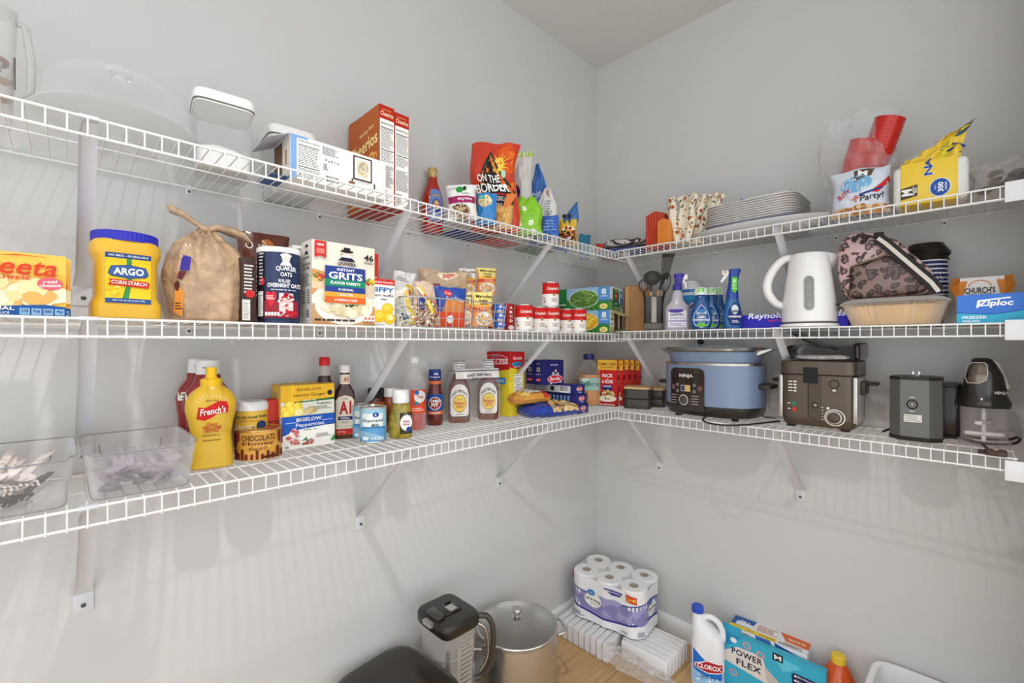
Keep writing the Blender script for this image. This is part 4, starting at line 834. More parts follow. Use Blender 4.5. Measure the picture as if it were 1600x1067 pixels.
# three blue cans stacked at the right end of the basket
loc = at('L', .225, 780); rr = .0185; hc_ = (zat(loc[2], 474)-bz)/3
def can(name, label, loc, r, h, side, lid=(200, 200, 198), group=None, rz=0, rib=False, ms=None):
    t = thing(name, label, 'can', loc, rz, group)
    S_ = [(0, r*.95, r*.95), (.001, r*1.02, r*1.02), (.003, r*1.02, r*1.02), (.004, r, r), (h-.004, r, r), (h-.003, r*1.02, r*1.02), (h-.0005, r*1.02, r*1.02), (h, r*.98, r*.98), (h-.0025, r*.94, r*.94)]
    b = B(); b.loft(S_[:4], M(lid, .25, .8, kind='tin'), 36, cap=False); b.loft(S_[3:5], M(side, .4, coat=.3, kind='can_label'), 36, cap=False, cap0=False); b.loft(S_[4:], M(lid, .25, .8, kind='tin'), 36, cap0=False); b.build('can_body', t)
    return t, onloft([(0, r, r), (h, r, r)], r*1.9, .004, h-.004, 12)
for i in range(3):
    t, p = can('tuna_can', 'flat blue fish can in the basket, %s' % ('top of its stack', 'middle of its stack', 'bottom of its stack')[2-i], (loc[0], loc[1], bz+i*hc_), rr*1.12, hc_-.0003, (36, 90, 196), group='blue cans in the basket')
    p.rect(.0, .5, 1, .62, (90, 140, 226)); p.ell(.25, .6, .12, .25, (230, 236, 246)); p.text('TUNA', .6, .45, w=.36, h=.26, col=(246, 246, 250), bold=.03); p.build(t)
# red carton and soup cans
loc, rz, w, h = slot('L', .255, 796, 807, 474, z, .12)
t = carton('soup_mix_carton', 'dark red soup carton standing edge on beside the soup cans', 'box', (loc[0], loc[1], z), 0, w, .10, h, (150, 32, 32)); p = face(w, .10, h); 
for i in range(4): p.text('ABCD'[i], .5, .85-i*.16, w=.4, h=.09, col=(250, 240, 236), bold=.04)
p.ell(.5, .12, .4, .08, (226, 200, 190)); p.build(t)
def soup(px, off, label, zz=z, yt=None, n=0):
    m = at('L', off, px); r = .0335; h = .093
    t, p = can('soup_can', label, (m[0], m[1], zz), r, h, (238, 234, 226), group='red and white soup cans', rz=(TH-PI/2-math.atan((px-800)/F))*.8+.05)
    p.rect(-.02, .52, 1.02, 1, (200, 34, 30)); p.text("Campbell's", .56, .74, w=.66, h=.17, col=(250, 246, 240), bold=.02, ital=.25); p.ring(.62, .50, .07, .075, (200, 160, 90), (150, 110, 60)); p.text('CREAM OF', .62, .30, w=.34, h=.05, col=(150, 40, 36)); p.text('CHICKEN', .62, .21, w=.3, h=.05, col=(60, 50, 46)); p.rect(.06, .3, .1, .36, (60, 50, 50)); p.ell(.12, .18, .05, .05, (190, 150, 110)); p.build(t)
for px, off, lb in ((818, .245, 'left most soup can of the front row'), (841, .215, 'soup can just right of the leftmost one, set back'), (861, .245, 'soup can standing under the stacked one'), (884, .22, 'soup can between the supporting can and the front right one'), (903, .262, 'right most soup can beside the corn carton')): soup(px, off, 'red and white soup can, '+lb)
soup(859.5, .235, 'red and white soup can stacked on top of the row', z+.0935)
# cartons of canned vegetables, turned to face the room
def veg(zz, label, kind, h, dx=0):
    w, d = .262, .148; rzv = math.radians(-78); cxv, cyv = -.288, -.152
    t = carton('vegetable_can_carton', label, 'box', (cxv+dx, cyv, zz), rzv, w, d, h, (226, 232, 226), 'cartons of canned vegetables')
    p = face(w, d, h); p.rect(0, 0, 1, 1, (150, 190, 220)); p.poly([(0, 0), (1, 0), (1, .40), (.8, .46), (.6, .4), (.3, .5), (0, .44)], (60, 130, 60)); p.poly([(.78, .40), (.9, .54), (1, .48), (1, .38)], (70, 110, 160)); p.rect(0, 0, .24, 1, (40, 120, 60)); p.rect(0, .15, .18, .4, (30, 90, 50)); p.text('CUT GREEN', .12, .3, w=.2, h=.08, col=(240, 246, 236), bold=.03)
    for i in range(14): p.poly([(.3+i*.055, 0), (.33+i*.055, 0), (.52+i*.02, .22)], (34, 96, 44) if i % 2 else (96, 160, 70), 1e-6)
    cols = [(120, 156, 76), (96, 136, 60), (146, 176, 96)] if kind == 'beans' else [(240, 196, 50), (226, 170, 40), (246, 214, 90)]
    p.ell(.55, .52, .27, .40, (226, 236, 214)); p.ell(.55, .52, .255, .375, cols[1])
    R = random.Random(8)
    for i in range(46):
        a, q = R.uniform(0, 6.28), R.random()**.5; u, v = .55+.20*q*math.cos(a), .52+.30*q*math.sin(a)
        if kind == 'beans': p.ell(u, v, .07, .055, (70, 104, 44), 10, .00002, .5*math.sin(i)); p.ell(u, v+.012, .062, .038, cols[i % 3], 10, .00002, .5*math.sin(i))
        else: p.ell(u, v, .032, .07, cols[i % 3], 10, .00003)
    p.rect(.81, .42, 1, 1, (84, 146, 206)); p.text('8', .905, .80, w=.08, h=.24, col=(250, 250, 250), bold=.05); p.text('CANS', .905, .60, w=.11, h=.07, col=(240, 246, 250), bold=.03); p.ell(.90, .16, .07, .12, (236, 226, 130)); p.lines(.86, .2, .94, .12, 3, (90, 110, 50)); p.build(t)
    return t, w, d, h
hv = .098
t, w, d, h = veg(z, 'opened carton of canned corn with torn flaps, under the green bean carton', 'corn', hv)
p = face(w, d, h, 'right'); p.rect(0, 0, 1, 1, (206, 186, 150)); p.rect(.34, .1, .98, .96, (92, 54, 34)); p.rect(.02, .28, .32, .98, (232, 226, 214)); p.blobs(.16, .6, .10, .25, 12, [(170, 140, 90), (120, 130, 90)], .03); p.rect(.62, .2, .76, .95, (226, 220, 210)); p.build(t, 'torn_opening')
B().box(0, .05, -.07, .07, 0, .001, M((190, 196, 130), .5)).build('upper_flap', t, loc=(w/2, 0, h-.004), rot=(0, .45, 0)); B().box(0, .045, -.07, .07, 0, .001, M((110, 140, 90), .5)).build('lower_flap', t, loc=(w/2, 0, .002), rot=(0, -.28, 0))
t, w, d, h = veg(z+hv+.0006, 'carton of canned green beans stacked on the corn carton', 'beans', hv)
p = face(w, d, h, 'right'); p.rect(0, 0, 1, 1, (220, 226, 222)); p.poly([(0, 0), (1, 0), (1, .3), (0, .5)], (96, 150, 80)); p.rect(.22, .0, .72, .95, (24, 96, 66)); p.poly([(.36, .72), (.47, .80), (.58, .72), (.55, .52), (.47, .42), (.39, .52)], (206, 40, 40)); p.text('Del', .47, .64, w=.12, h=.08, col=(250, 240, 200)); p.ell(.5, .88, .16, .08, (120, 150, 70)); p.text('PEAS', .47, .30, w=.2, h=.07, col=(246, 246, 220), bold=.03); p.ell(.5, .1, .2, .08, (130, 150, 80)); p.rect(.80, .3, 1, .9, (60, 110, 170)); p.text('8', .9, .7, w=.1, h=.2, col=(250, 250, 250), bold=.04); barcode(p, .78, .03, .98, .24); p.build(t, 'end_artwork')
# brown cardboard carton in the corner
t = thing('cardboard_box', 'plain brown cardboard box in the corner beside the vegetable cartons', 'box', (-.104, -.287, z+.008), -.95)
hh = .205; B().box(-.054, .054, -.05, .05, 0, hh, CARD, .002).build('carton_body', t); B().box(-.0545, -.038, -.052, -.0495, .004, hh-.004, M((206, 164, 116), .8)).build('folded_edge', t)
B().box(-.052, .052, 0, .05, 0, .0015, CARD).build('open_flap', t, loc=(0, -.05, hh+.001), rot=(.12, 0, 0))
# ================================================================ MIDDLE SHELF, RIGHT WALL
z = ZS['2R']
uA = lambda px: TH-PI/2-math.atan((px-800)/F)
# utensil holder and utensils
m = at('R', .225, 1021); hx, hy = m[0], m[1]; hz = zat(m[2], 464)-z
t = thing('utensil_holder', 'square glossy black utensil holder full of cooking utensils', 'utensil holder', (hx, hy, z), uA(1021)+.0)
gb = M((26, 23, 21), .28, coat=.25, kind='gloss_black'); q = .039
b = B(); b.loft([(0, q*.96, q*.96, 10), (.002, q, q, 10), (hz*.24, q, q, 9), (hz*.26, q*.97, q*.97, 9), (hz, q*.96, q*.96, 9), (hz, q*.88, q*.88, 9), (.01, q*.86, q*.86, 9)], gb, 40); b.build('holder_body', t)
B().box(-q*.99, q*.99, -q*1.005, q*.99, .001, hz*.23, M((92, 84, 76), .3, .5, kind='band'), .003).build('base_band', t)
B().box(-.008, .012, -q*1.01, -q*.97, hz*.24, hz*.98, M((150, 144, 136), .3, .3, kind='panel'), .001).build('front_stripe', t, label='pale grey stripe')
grey = M((74, 72, 66), .5, kind='grey_nylon'); woodm = M((206, 164, 118), .6, var=.08, vscale=30, kind='beech')
def utensil(name, label, px, ytop, ybot, lean, build):
    t = thing(name, label, 'utensil', (hx, hy, z+.012), uA(1021), 'cooking utensils'); build(t); return t
hh = hz
def ladle(t):
    B().tube([(-.008, 0, 0), (-.010, 0, hh), (-.010, 0, hh+.010)], .006, woodm, 10).build('wooden_handle', t)
    b = B(); b.tube([(-.010, 0, hh+.008), (-.010, 0, hh+.03), (-.008, .0, hh+.05)], [.0055, .005, .009], grey, 10)
    S_ = [(math.sin(a)*1.0, math.cos(a)) for a in (-1.5, -1.1, -.7, -.35, 0)]
    i0 = len(b.v); b.lathe([(max(.001, .035*c), .035+.035*s_) for s_, c in S_]+[(.033, .035), (.030, .02), (.02, .008), (.001, .003)], grey, 28)
    b.xf(Matrix.Translation((-.004, -.012, hh+.045)) @ Matrix.Rotation(.9, 4, 'X') @ Matrix.Scale(1, 4), i0); b.build('ladle_bowl', t)
utensil('ladle', 'grey ladle with a round bowl standing in the black holder', 0, 0, 0, 0, ladle)
def spatula(t):
    B().tube([(.012, .008, 0), (.016, .008, hh-.005), (.022, .008, hh+.018)], .0058, woodm, 10).build('wooden_handle', t)
    b = B(); b.tube([(.022, .008, hh+.015), (.034, .008, hh+.045), (.042, .008, hh+.065)], [.006, .0055, .007], grey, 8)
    W0 = .0245; x0, z0 = .043, hh+.06; L_ = .105; sl_ = math.tan(.16)
    for k in range(5):
        u0 = -W0+k*W0*2/5+.0; 
        b.prism([(x0+u0*(.6), z0), (x0+(u0+.0086)*(.6), z0), (x0+(u0+.0086)+sl_*L_, z0+L_), (x0+u0+sl_*L_, z0+L_)], .006, .010, grey)
    b.prism([(x0-W0*.62, z0), (x0+W0*.62, z0), (x0+W0*.7, z0+.02), (x0-W0*.65, z0+.02)], .006, .010, grey); b.prism([(x0-W0+sl_*L_*.9, z0+L_*.86), (x0+W0+sl_*L_*.9, z0+L_*.86), (x0+W0+sl_*L_, z0+L_), (x0-W0+sl_*L_, z0+L_)], .006, .010, grey); b.build('slotted_blade', t)
utensil('slotted_turner', 'long grey slotted turner leaning right in the black holder', 0, 0, 0, 0, spatula)
def whisk(x0, lean, hgt, col):
    def f(t):
        B().tube([(x0, .012, 0), (x0+lean*.3, .012, hh+.01)], .005, M((40, 38, 36), .4), 8).build('handle', t)
        b = B()
        for k in range(5):
            a = PI*k/5; pts = []
            for i in range(25):
                ps = -PI+2*PI*i/24; zz = hgt*(1+math.cos(ps))/2; r = .021*math.sin(ps)*(.55+.45*math.sin(PI*min(1, zz/hgt)*.8)); pts.append((x0+lean*.3+lean*zz+r*math.cos(a), .012+r*math.sin(a), hh+.006+zz))
            b.tube(pts, .0012, M((70, 68, 66), .3, .6, kind='wire'), 5)
        b.build('wire_loops', t)
    return f
utensil('whisk', 'left balloon whisk behind the ladle in the black holder', 0, 0, 0, 0, whisk(-.020, -.06, .058, 0))
utensil('whisk', 'larger balloon whisk between ladle and turner in the black holder', 0, 0, 0, 0, whisk(.014, .10, .085, 0))
# trigger spray head along +x = right, nozzle pointing left or right
def trigger(t, r, z0, col, trig, s=1.0, flip=1, tall=.05):
    b = B(); b.lathe([(r*1.15, z0), (r*1.2, z0+.004*s), (r*1.2, z0+.022*s), (r*.9, z0+.026*s)], col, 24); b.loft([(z0+.024*s, r*.8, r*.8, 3), (z0+tall*.6, r*.75, r*.75, 3, flip*.002), (z0+tall, r*1.1, r*.8, 3, flip*.006), (z0+tall+.018*s, r*1.5, r*.85, 3, flip*.008), (z0+tall+.024*s, r*1.3, r*.7, 3, flip*.006)], col, 20); b.build('spray_head', t)
    b = B(); b.box(min(flip*.012, flip*.040)*s, max(flip*.012, flip*.040)*s, -.009*s, .009*s, z0+tall*.95, z0+tall+.020*s, trig, .003)
    b.tube([(flip*.018*s, 0, z0+tall), (flip*.030*s, 0, z0+tall-.018*s), (flip*.034*s, 0, z0+tall-.038*s)], [.007*s, .006*s, .004*s], trig, 8); b.build('trigger', t)
loc, r_, h, rz = spot('R', .235, 1039, 1078, 470, z); hs = h
t = thing('cleaner_spray_bottle', 'lilac tinted clear cleaner spray bottle beside the utensil holder', 'spray bottle', loc, rz)
a = r_*1.0; dpt = a*.62
S_ = [(0, a*.95, dpt*.95, 3.5), (.004, a, dpt, 3.5), (.070, a, dpt, 3.5), (.090, a*.98, dpt, 3.2), (.106, a*.7, dpt*.9, 2.6), (.118, a*.5, dpt*.75, 2), (.150, a*.36, dpt*.56, 2), (.160, a*.30, a*.30, 2)]
lil = M((182, 168, 186), .2, coat=.4, var=.02, kind='lilac_liquid')
B().loft([q for q in S_ if q[0] < .093]+[(.094, a*.9, dpt*.95, 3)], lil, 40).build('bottle_body', t)
B().loft([q for q in S_ if q[0] >= .09], CLEAR((226, 222, 228), .5, .9, .15), 40, cap0=False).build('bottle_shoulder', t)
trigger(t, a*.32, .158, M((62, 58, 150), .4), WHITE, .95, 1, .042)
p = onloft(S_, a*1.45, .012, .082, 10); p.rect(0, 0, 1, .94, (232, 230, 238)); p.ell(.42, .92, .42, .12, (84, 66, 150)); p.text('DAWN', .45, .70, w=.66, h=.15, col=(38, 56, 110), bold=.05); p.lines(.1, .56, .9, .46, 2, (90, 90, 110)); p.rect(0, .30, 1, .40, (190, 180, 214)); p.lines(.1, .38, .9, .32, 1, (80, 60, 130)); p.lines(.1, .24, .9, .06, 3, (120, 120, 140)); p.build(t)
# canister of disinfecting wipes behind
loc, r_, h, rz = spot('R', .10, 1062, 1096, 440, z)
t = thing('wipes_canister', 'disinfecting wipes canister with a clear white lid behind the spray bottle', 'canister', loc, rz+.15); r_ *= .96
B().lathe([(r_*.97, 0), (r_, .002), (r_, h-.035)], M((40, 130, 190), .35, coat=.3, kind='label'), 40).build('canister_body', t)
B().lathe([(r_*1.02, h-.036), (r_*1.03, h-.02), (r_*.9, h-.012), (r_*.72, h-.008), (r_*.68, h), (r_*.3, h+.001)], M((226, 230, 232), .3, kind='lid'), 40).build('lid', t)
p = onloft([(0, r_, r_), (h, r_, r_)], r_*1.9, 0, h-.036, 14); p.rect(0, .86, 1, .93, (232, 236, 240)); p.rect(0, .72, 1, .86, (60, 150, 206)); p.poly([(.06, .48), (.5, .68), (.98, .62), (.98, .36), (.5, .26), (.06, .38)], (240, 240, 244)); p.poly([(.10, .47), (.5, .655), (.94, .6), (.94, .38), (.5, .29), (.10, .39)], (170, 40, 60)); p.poly([(.16, .47), (.5, .61), (.9, .56), (.9, .40), (.5, .34), (.16, .40)], (54, 90, 160)); p.text('CLOROX', .53, .47, w=.74, h=.12, col=(250, 250, 250), bold=.05); p.lines(.1, .2, .9, .04, 4, (220, 236, 246)); p.build(t)
# dish spray refills
blu = M((22, 76, 132), .18, coat=.5, var=.08, kind='blue_liquid')
def refill(px1, px2, off, label, turn):
    loc, r_, h, rz = spot('R', off, px1, px2, 449, z)
    t = thing('dish_spray_refill', label, 'bottle', loc, rz+turn, 'dish spray refills'); a = r_*.98; d = a*.62
    S_ = [(0, a*.72, d*.8, 2.6), (.004, a*.80, d*.88, 2.6), (.03, a*.98, d, 2.5), (.055, a, d, 2.4), (.085, a*.84, d*.95, 2.2), (.108, a*.62, d*.85, 2), (h-.030, a*.52, a*.50, 2), (h-.029, a*.5, a*.48, 2)]
    B().loft(S_, blu, 40).build('bottle_body', t)
    B().lathe([(a*.60, h-.030), (a*.62, h-.027), (a*.60, h-.012), (a*.5, h-.003), (a*.25, h)], M((226, 232, 226), .3, kind='cap'), 32).build('cap', t)
    p = onloft([(0, a*.6, a*.6), (h, a*.6, a*.6)], a*.6, h-.026, h-.006, 5, x0=-a*.05); p.rect(0, 0, 1, 1, (110, 190, 80)); p.lines(.1, .9, .9, .1, 2, (240, 250, 236)); p.build(t, 'cap_sticker')
    p = onloft(S_, a*1.7, .006, .094, 14); 
    p.poly([(.5, 1.0), (.66, .86), (.86, .62), (.95, .36), (.84, .12), (.5, .0), (.16, .12), (.05, .36), (.14, .62), (.34, .86)], (200, 214, 232)); p.poly([(.5, .97), (.64, .84), (.83, .62), (.92, .36), (.81, .14), (.5, .03), (.19, .14), (.08, .36), (.17, .62), (.36, .84)], (34, 84, 156))
    p.ell(.5, .60, .26, .18, (196, 212, 226)); p.ell(.5, .70, .2, .07, (60, 130, 180)); p.text('DAWN', .5, .55, w=.46, h=.12, col=(24, 44, 90), bold=.06); p.text('PLATINUM PLUS', .5, .43, w=.5, h=.045, col=(240, 244, 250), bold=.03); p.text('POWERWASH', .5, .34, w=.74, h=.09, col=(250, 250, 250), bold=.06); p.text('Dish Spray', .5, .24, w=.35, h=.05, col=(240, 244, 250)); p.ell(.5, .13, .26, .08, (110, 190, 60)); p.build(t); return t
refill(1077, 1113, .255, 'blue dish spray refill with white cap, front one of three', .1); refill(1096, 1126, .20, 'blue dish spray refill, middle one of three', .1); refill(1109, 1136, .14, 'blue dish spray refill, rearmost of three', .1)
loc, r_, h, rz = spot('R', .235, 1128, 1160, 421, z)
t = thing('dish_spray_bottle', 'blue dish spray bottle with a white trigger and green neck tag', 'spray bottle', loc, rz+.2); a = r_*.98; d = a*.64
S_ = [(0, a*.78, d*.85, 2.6), (.004, a*.86, d*.9, 2.6), (.035, a, d, 2.5), (.06, a*.96, d, 2.4), (.09, a*.78, d*.95, 2.2), (.112, a*.60, d*.85, 2)]
B().loft(S_, M((20, 90, 150), .15, coat=.6, var=.12, kind='blue_liquid'), 40).build('bottle_body', t)
B().loft([(.110, a*.64, a*.56, 2.4), (.128, a*.60, a*.54, 2.4), (h-.045, a*.46, a*.44, 2.6, .003), (h-.02, a*.52, a*.46, 3, .006), (h-.002, a*.66, a*.5, 3, .008), (h, a*.6, a*.45, 3, .008)], M((24, 64, 150), .3, coat=.3, kind='blue_plastic'), 32).build('spray_head', t)
b = B(); b.box(-a*1.05, -a*.38, -.009, .009, h-.020, h-.003, WHITE, .003); b.lathe([(.006, 0), (.006, .002), (.003, .002)], M((206, 170, 140), .4), 16); b.xf(Matrix.Translation((-a*.75, -.0095, h-.010)) @ Matrix.Rotation(PI/2, 4, 'X'), len(b.v)-48); b.tube([(-a*.55, 0, h-.018), (-a*.85, 0, h-.032), (-a*1.15, 0, h-.045)], [.007, .006, .004], WHITE, 8); b.build('trigger', t)
p = Print(.019, .058, lambda u, v, e: (.004+(u-.5)*.019, -a*.50-e-.002, h-.088+v*.058)); p.poly([(0, .2), (.5, 0), (1, .2), (1, 1), (0, 1)], (90, 190, 60)); p.text('5X', .5, .76, w=.62, h=.2, col=(250, 250, 250), bold=.06); p.lines(.15, .6, .85, .25, 4, (230, 246, 220)); p.build(t, 'green_tag')
p = onloft(S_, a*1.5, .012, .098, 12, x0=a*.15); p.poly([(.5, 1), (.9, .7), (1, .35), (.85, .05), (.5, 0), (.15, .05), (0, .35), (.1, .7)], (30, 50, 110)); p.ell(.5, .68, .24, .20, (214, 222, 230)); p.text('DAWN', .5, .60, w=.5, h=.12, col=(24, 44, 90), bold=.06); p.text('POWERWASH', .5, .38, w=.8, h=.09, col=(250, 250, 250), bold=.06); p.lines(.3, .25, .8, .12, 2, (220, 230, 240)); p.build(t)
# foil box, kettle in front of it
loc, rz, w, h = slot('R', .20, 1147, 1325, 493, z, .055)
h = zat(at('R', .2, 1180)[2], 492)-z
t = carton('kitchen_foil_box', 'long blue kitchen foil box lying behind the white kettle', 'box', (loc[0], loc[1], z), rz, w, .055, h, (52, 50, 176))
p = face(w, .055, h); p.rect(0, 0, 1, 1, (56, 52, 186)); p.text('Reynolds', .33, .86, w=.38, h=.5, col=(246, 246, 250), bold=.05, ital=.2); p.text('EASY PREP', .42, .56, w=.17, h=.13, col=(226, 70, 60), bold=.05); p.text('Reynolds', .80, .86, w=.38, h=.5, col=(246, 246, 250), bold=.05, ital=.2); p.build(t)
a0 = at('R', .215, 1222); a1 = at('R', .215, 1308); m = at('R', .215, 1264)
loc = (m[0], m[1], z); kw = 86*m[2]*.86/F/2; kh = zat(m[2], 396)-z
t = thing('electric_kettle', 'white electric kettle with a grey water window standing on its base', 'kettle', loc, uA(1264)+.06)
kp = M((232, 231, 229), .22, coat=.4, kind='kettle_plastic'); r0 = kw
B().loft([(.0, r0*1.02, r0*1.02), (.004, r0*1.08, r0*1.08), (.012, r0*1.04, r0*1.04), (.015, r0*.9, r0*.9)], kp, 48).build('power_base', t)
KS = [(.017, r0*.96, r0*.96), (.020, r0*1.0, r0*1.0), (.08, r0*.97, r0*.97), (.15, r0*.86, r0*.86), (.20, r0*.77, r0*.77), (kh-.012, r0*.72, r0*.72), (kh-.004, r0*.66, r0*.66), (kh, r0*.5, r0*.5)]
B().loft(KS, kp, 56).build('kettle_body', t)
B().lathe([(r0*.99, .0150), (r0*1.0, .0162), (r0*.97, .0170)], M((60, 58, 56), .4), 48).build('seam_ring', t)
b = B(); hp = [(-r0*.55, 0, kh-.012), (-r0*.90, 0, kh-.014), (-r0*1.25, 0, kh-.040), (-r0*1.52, 0, kh-.085), (-r0*1.50, 0, kh-.125), (-r0*1.20, 0, kh-.160), (-r0*.85, 0, kh-.172)]
pts = []
for i in range(len(hp)-1):
    for k in range(4):
        P0, P1, P2, P3 = [Vector(hp[max(0, min(len(hp)-1, i+j))]) for j in (-1, 0, 1, 2)]; u = k/4
        pts.append(.5*((2*P1)+(-P0+P2)*u+(2*P0-5*P1+4*P2-P3)*u*u+(-P0+3*P1-3*P2+P3)*u**3))
pts.append(Vector(hp[-1])); n = len(pts)
b.tube(pts, [.011+.0035*math.sin(PI*i/(n-1)) for i in range(n)], kp, 14); b.build('handle', t)
b = B(); b.add([(r0*.55, -.022, kh-.052), (r0*.55, .022, kh-.052), (r0*.60, .024, kh-.004), (r0*.60, -.024, kh-.004), (r0*1.12, 0, kh-.012), (r0*.74, 0, kh-.062)], [(0, 3, 4, 5), (1, 5, 4, 2), (3, 2, 4), (0, 5, 1), (0, 1, 2, 3)], kp); b.build('spout', t)
p = onloft(KS, .030, .050, .165, 12, x0=-.004, lift=.0006)
pts = [(.5+.5*math.cos(a), .86+.13*math.sin(a)) for a in [PI*i/8 for i in range(9)]]+[(.5+.5*math.cos(a), .14+.13*math.sin(a)) for a in [PI+PI*i/8 for i in range(9)]]
p.poly(pts, (196, 194, 190)); p.poly([(.5+(u-.5)*.84, .5+(v-.5)*.96) for u, v in pts], M((128, 127, 124), .15, coat=.6, kind='window'))
p.text('MAX', .5, .68, w=.4, h=.03, col=(214, 214, 212)); p.text('1.7', .5, .60, w=.3, h=.03, col=(214, 214, 212)); p.text('1.2', .5, .44, w=.3, h=.03, col=(214, 214, 212)); p.text('0.5', .5, .18, w=.3, h=.03, col=(214, 214, 212)); p.build(t, 'water_window')
# clear fluted cake pan with lid
loc, rz, w, h = slot('R', .285, 1308, 1487, 468, z, .20)
t = thing('cake_pan', 'clear fluted pan with tan cake inside, right of the kettle', 'pan', (loc[0], loc[1], z), rz); w *= .98; d = .22
def fl(secs, mat, n=160, amp=.0022):
    b = B(); b.loft(secs, mat, n)
    for i, v in enumerate(b.v):
        k = i % n; r = math.hypot(v[0], v[1]); f = 1+(amp/r)*(1 if k % 2 else -1)*(1 if v[2] < h*.93 else .3) if r > 1e-6 else 1; b.v[i] = (v[0]*f, v[1]*f, v[2])
    return b
A, C = w/2, d/2
fl([(0, A*.74, C*.72, 5), (.002, A*.78, C*.76, 5), (h*.5, A*.88, C*.87, 5), (h*.86, A*.95, C*.95, 5), (h*.88, A*1.0, C*1.0, 5)], CLEAR((236, 226, 208), .22, .75, .12), amp=.0028).build('pan_body', t, angle=20)
fl([(h*.89, A*1.01, C*1.01, 5), (h*.93, A*1.02, C*1.02, 5), (h*1.05, A*.93, C*.92, 5), (h*1.12, A*.8, C*.78, 5)], CLEAR((236, 230, 222), .20, .8, .12), amp=.002).build('pan_lid', t, angle=20)
B().loft([(.004, A*.70, C*.68, 5), (h*.4, A*.80, C*.79, 5), (h*.76, A*.86, C*.86, 5), (h*.82, A*.82, C*.82, 5)], M((222, 180, 128), .8, bump=.3, bscale=30, var=.10, vscale=20, kind='cake'), 60).build('cake', t)
b = B(); b.tube([(-A*.98, -.06, h*.95), (-A*1.12, -.04, h*.99), (-A*1.34, -.03, h*1.10)], .003, M((50, 46, 42), .4), 8); o = b.build('serving_utensil', loc=(loc[0], loc[1], z), rz=rz); tag(o, 'thin dark utensil handle sticking out over the cake pan rim', 'utensil')
panz = z+h*1.12
# leopard print lunch bag resting on the pan
def leopard(base, dark, name):
    m = bpy.data.materials.new(name); m.use_nodes = True; nt = m.node_tree; p = nt.nodes['Principled BSDF']; p.inputs['Roughness'].default_value = .45; tc = nt.nodes.new('ShaderNodeTexCoord')
    v = nt.nodes.new('ShaderNodeTexVoronoi'); v.inputs['Scale'].default_value = 44; v.inputs['Randomness'].default_value = .8
    ns = nt.nodes.new('ShaderNodeTexNoise'); ns.inputs['Scale'].default_value = 30; mx0 = nt.nodes.new('ShaderNodeMixRGB'); mx0.inputs[0].default_value = .04
    nt.links.new(tc.outputs['Object'], mx0.inputs[1]); nt.links.new(ns.outputs['Color'], mx0.inputs[2]); nt.links.new(tc.outputs['Object'], ns.inputs['Vector']); nt.links.new(mx0.outputs[0], v.inputs['Vector'])
    r = nt.nodes.new('ShaderNodeValToRGB'); e = r.color_ramp.elements; e[0].position = 0; e[0].color = (*lin([x*.72 for x in base]), 1); e[1].position = 1; e[1].color = (*lin(base), 1)
    for pos, c in ((.26, [x*.72 for x in base]), (.30, dark), (.46, dark), (.52, base)): q = e.new(pos); q.color = (*lin(c), 1)
    nt.links.new(v.outputs['Distance'], r.inputs[0]); nt.links.new(r.outputs[0], p.inputs['Base Color']); return m
lp = leopard((196, 164, 164), (66, 48, 46), 'leopard_fabric'); lp2 = leopard((128, 104, 98), (60, 48, 42), 'leopard_mesh_fabric')
m = at('R', .17, 1392); t = thing('lunch_bag', 'pink and brown leopard print lunch bag with a striped strap', 'bag', (m[0], m[1], panz+.001), -PI/2+.05)
K = m[2]/F
def px2(pxx, py): return ((pxx-1392)*K*.80, (474-py)*K)
outl = [(1331, 474), (1313, 440), (1311, 400), (1317, 379), (1333, 368), (1356, 369), (1378, 376), (1404, 388), (1425, 410), (1446, 432), (1455, 452), (1448, 468), (1400, 473)]
def puffbag(b, pts, d, mat, seed):
    c = Vector((sum(p[0] for p in pts)/len(pts), sum(p[1] for p in pts)/len(pts))); n = len(pts); N = 96; ring = []
    for i in range(N):
        f = i/N*n; k = int(f); u = f-k; P = [Vector(pts[(k+j) % n]) for j in (-1, 0, 1, 2)]
        ring.append(.5*((2*P[1])+(-P[0]+P[2])*u+(2*P[0]-5*P[1]+4*P[2]-P[3])*u*u+(-P[0]+3*P[1]-3*P[2]+P[3])*u**3))
    layers = [(-d/2-.004, .0), (-d/2-.004, .5), (-d/2, .88), (-d/2+.006, .96), (-d/2+.02, 1), (d/2-.02, 1), (d/2, .94), (d/2, .0)]
    vs = []
    for y, s in layers:
        for p in ring:
            q = c+(p-c)*s; nn = noise.noise(Vector((q.x*22, q.y*22, seed+y*10)))*.006; nz = noise.noise(Vector((q.x*30, q.y*30, seed+3)))*.003
            vs.append((q.x+nz, y+(nn if abs(y) > d/2-.01 else 0), max(0, q.y)))
    b.add(vs, [(r*N+i, r*N+(i+1) % N, (r+1)*N+(i+1) % N, (r+1)*N+i) for r in range(len(layers)-1) for i in range(N)], mat)
b = B(); puffbag(b, [px2(*q) for q in outl], .13, lp, 2); b.build('bag_body', t, angle=70)
b = B(); pk = [(1334, 472), (1332, 450), (1334, 424), (1350, 420), (1375, 414), (1400, 408), (1420, 412), (1438, 436), (1446, 456), (1440, 467), (1400, 471)]
puffbag(b, [px2(*q) for q in pk], .020, lp2, 5); b.xf(Matrix.Translation((0, -.066, 0))); b.build('front_pocket', t, angle=70, label='darker mesh front pocket')
blk = M((30, 27, 26), .6, kind='webbing')
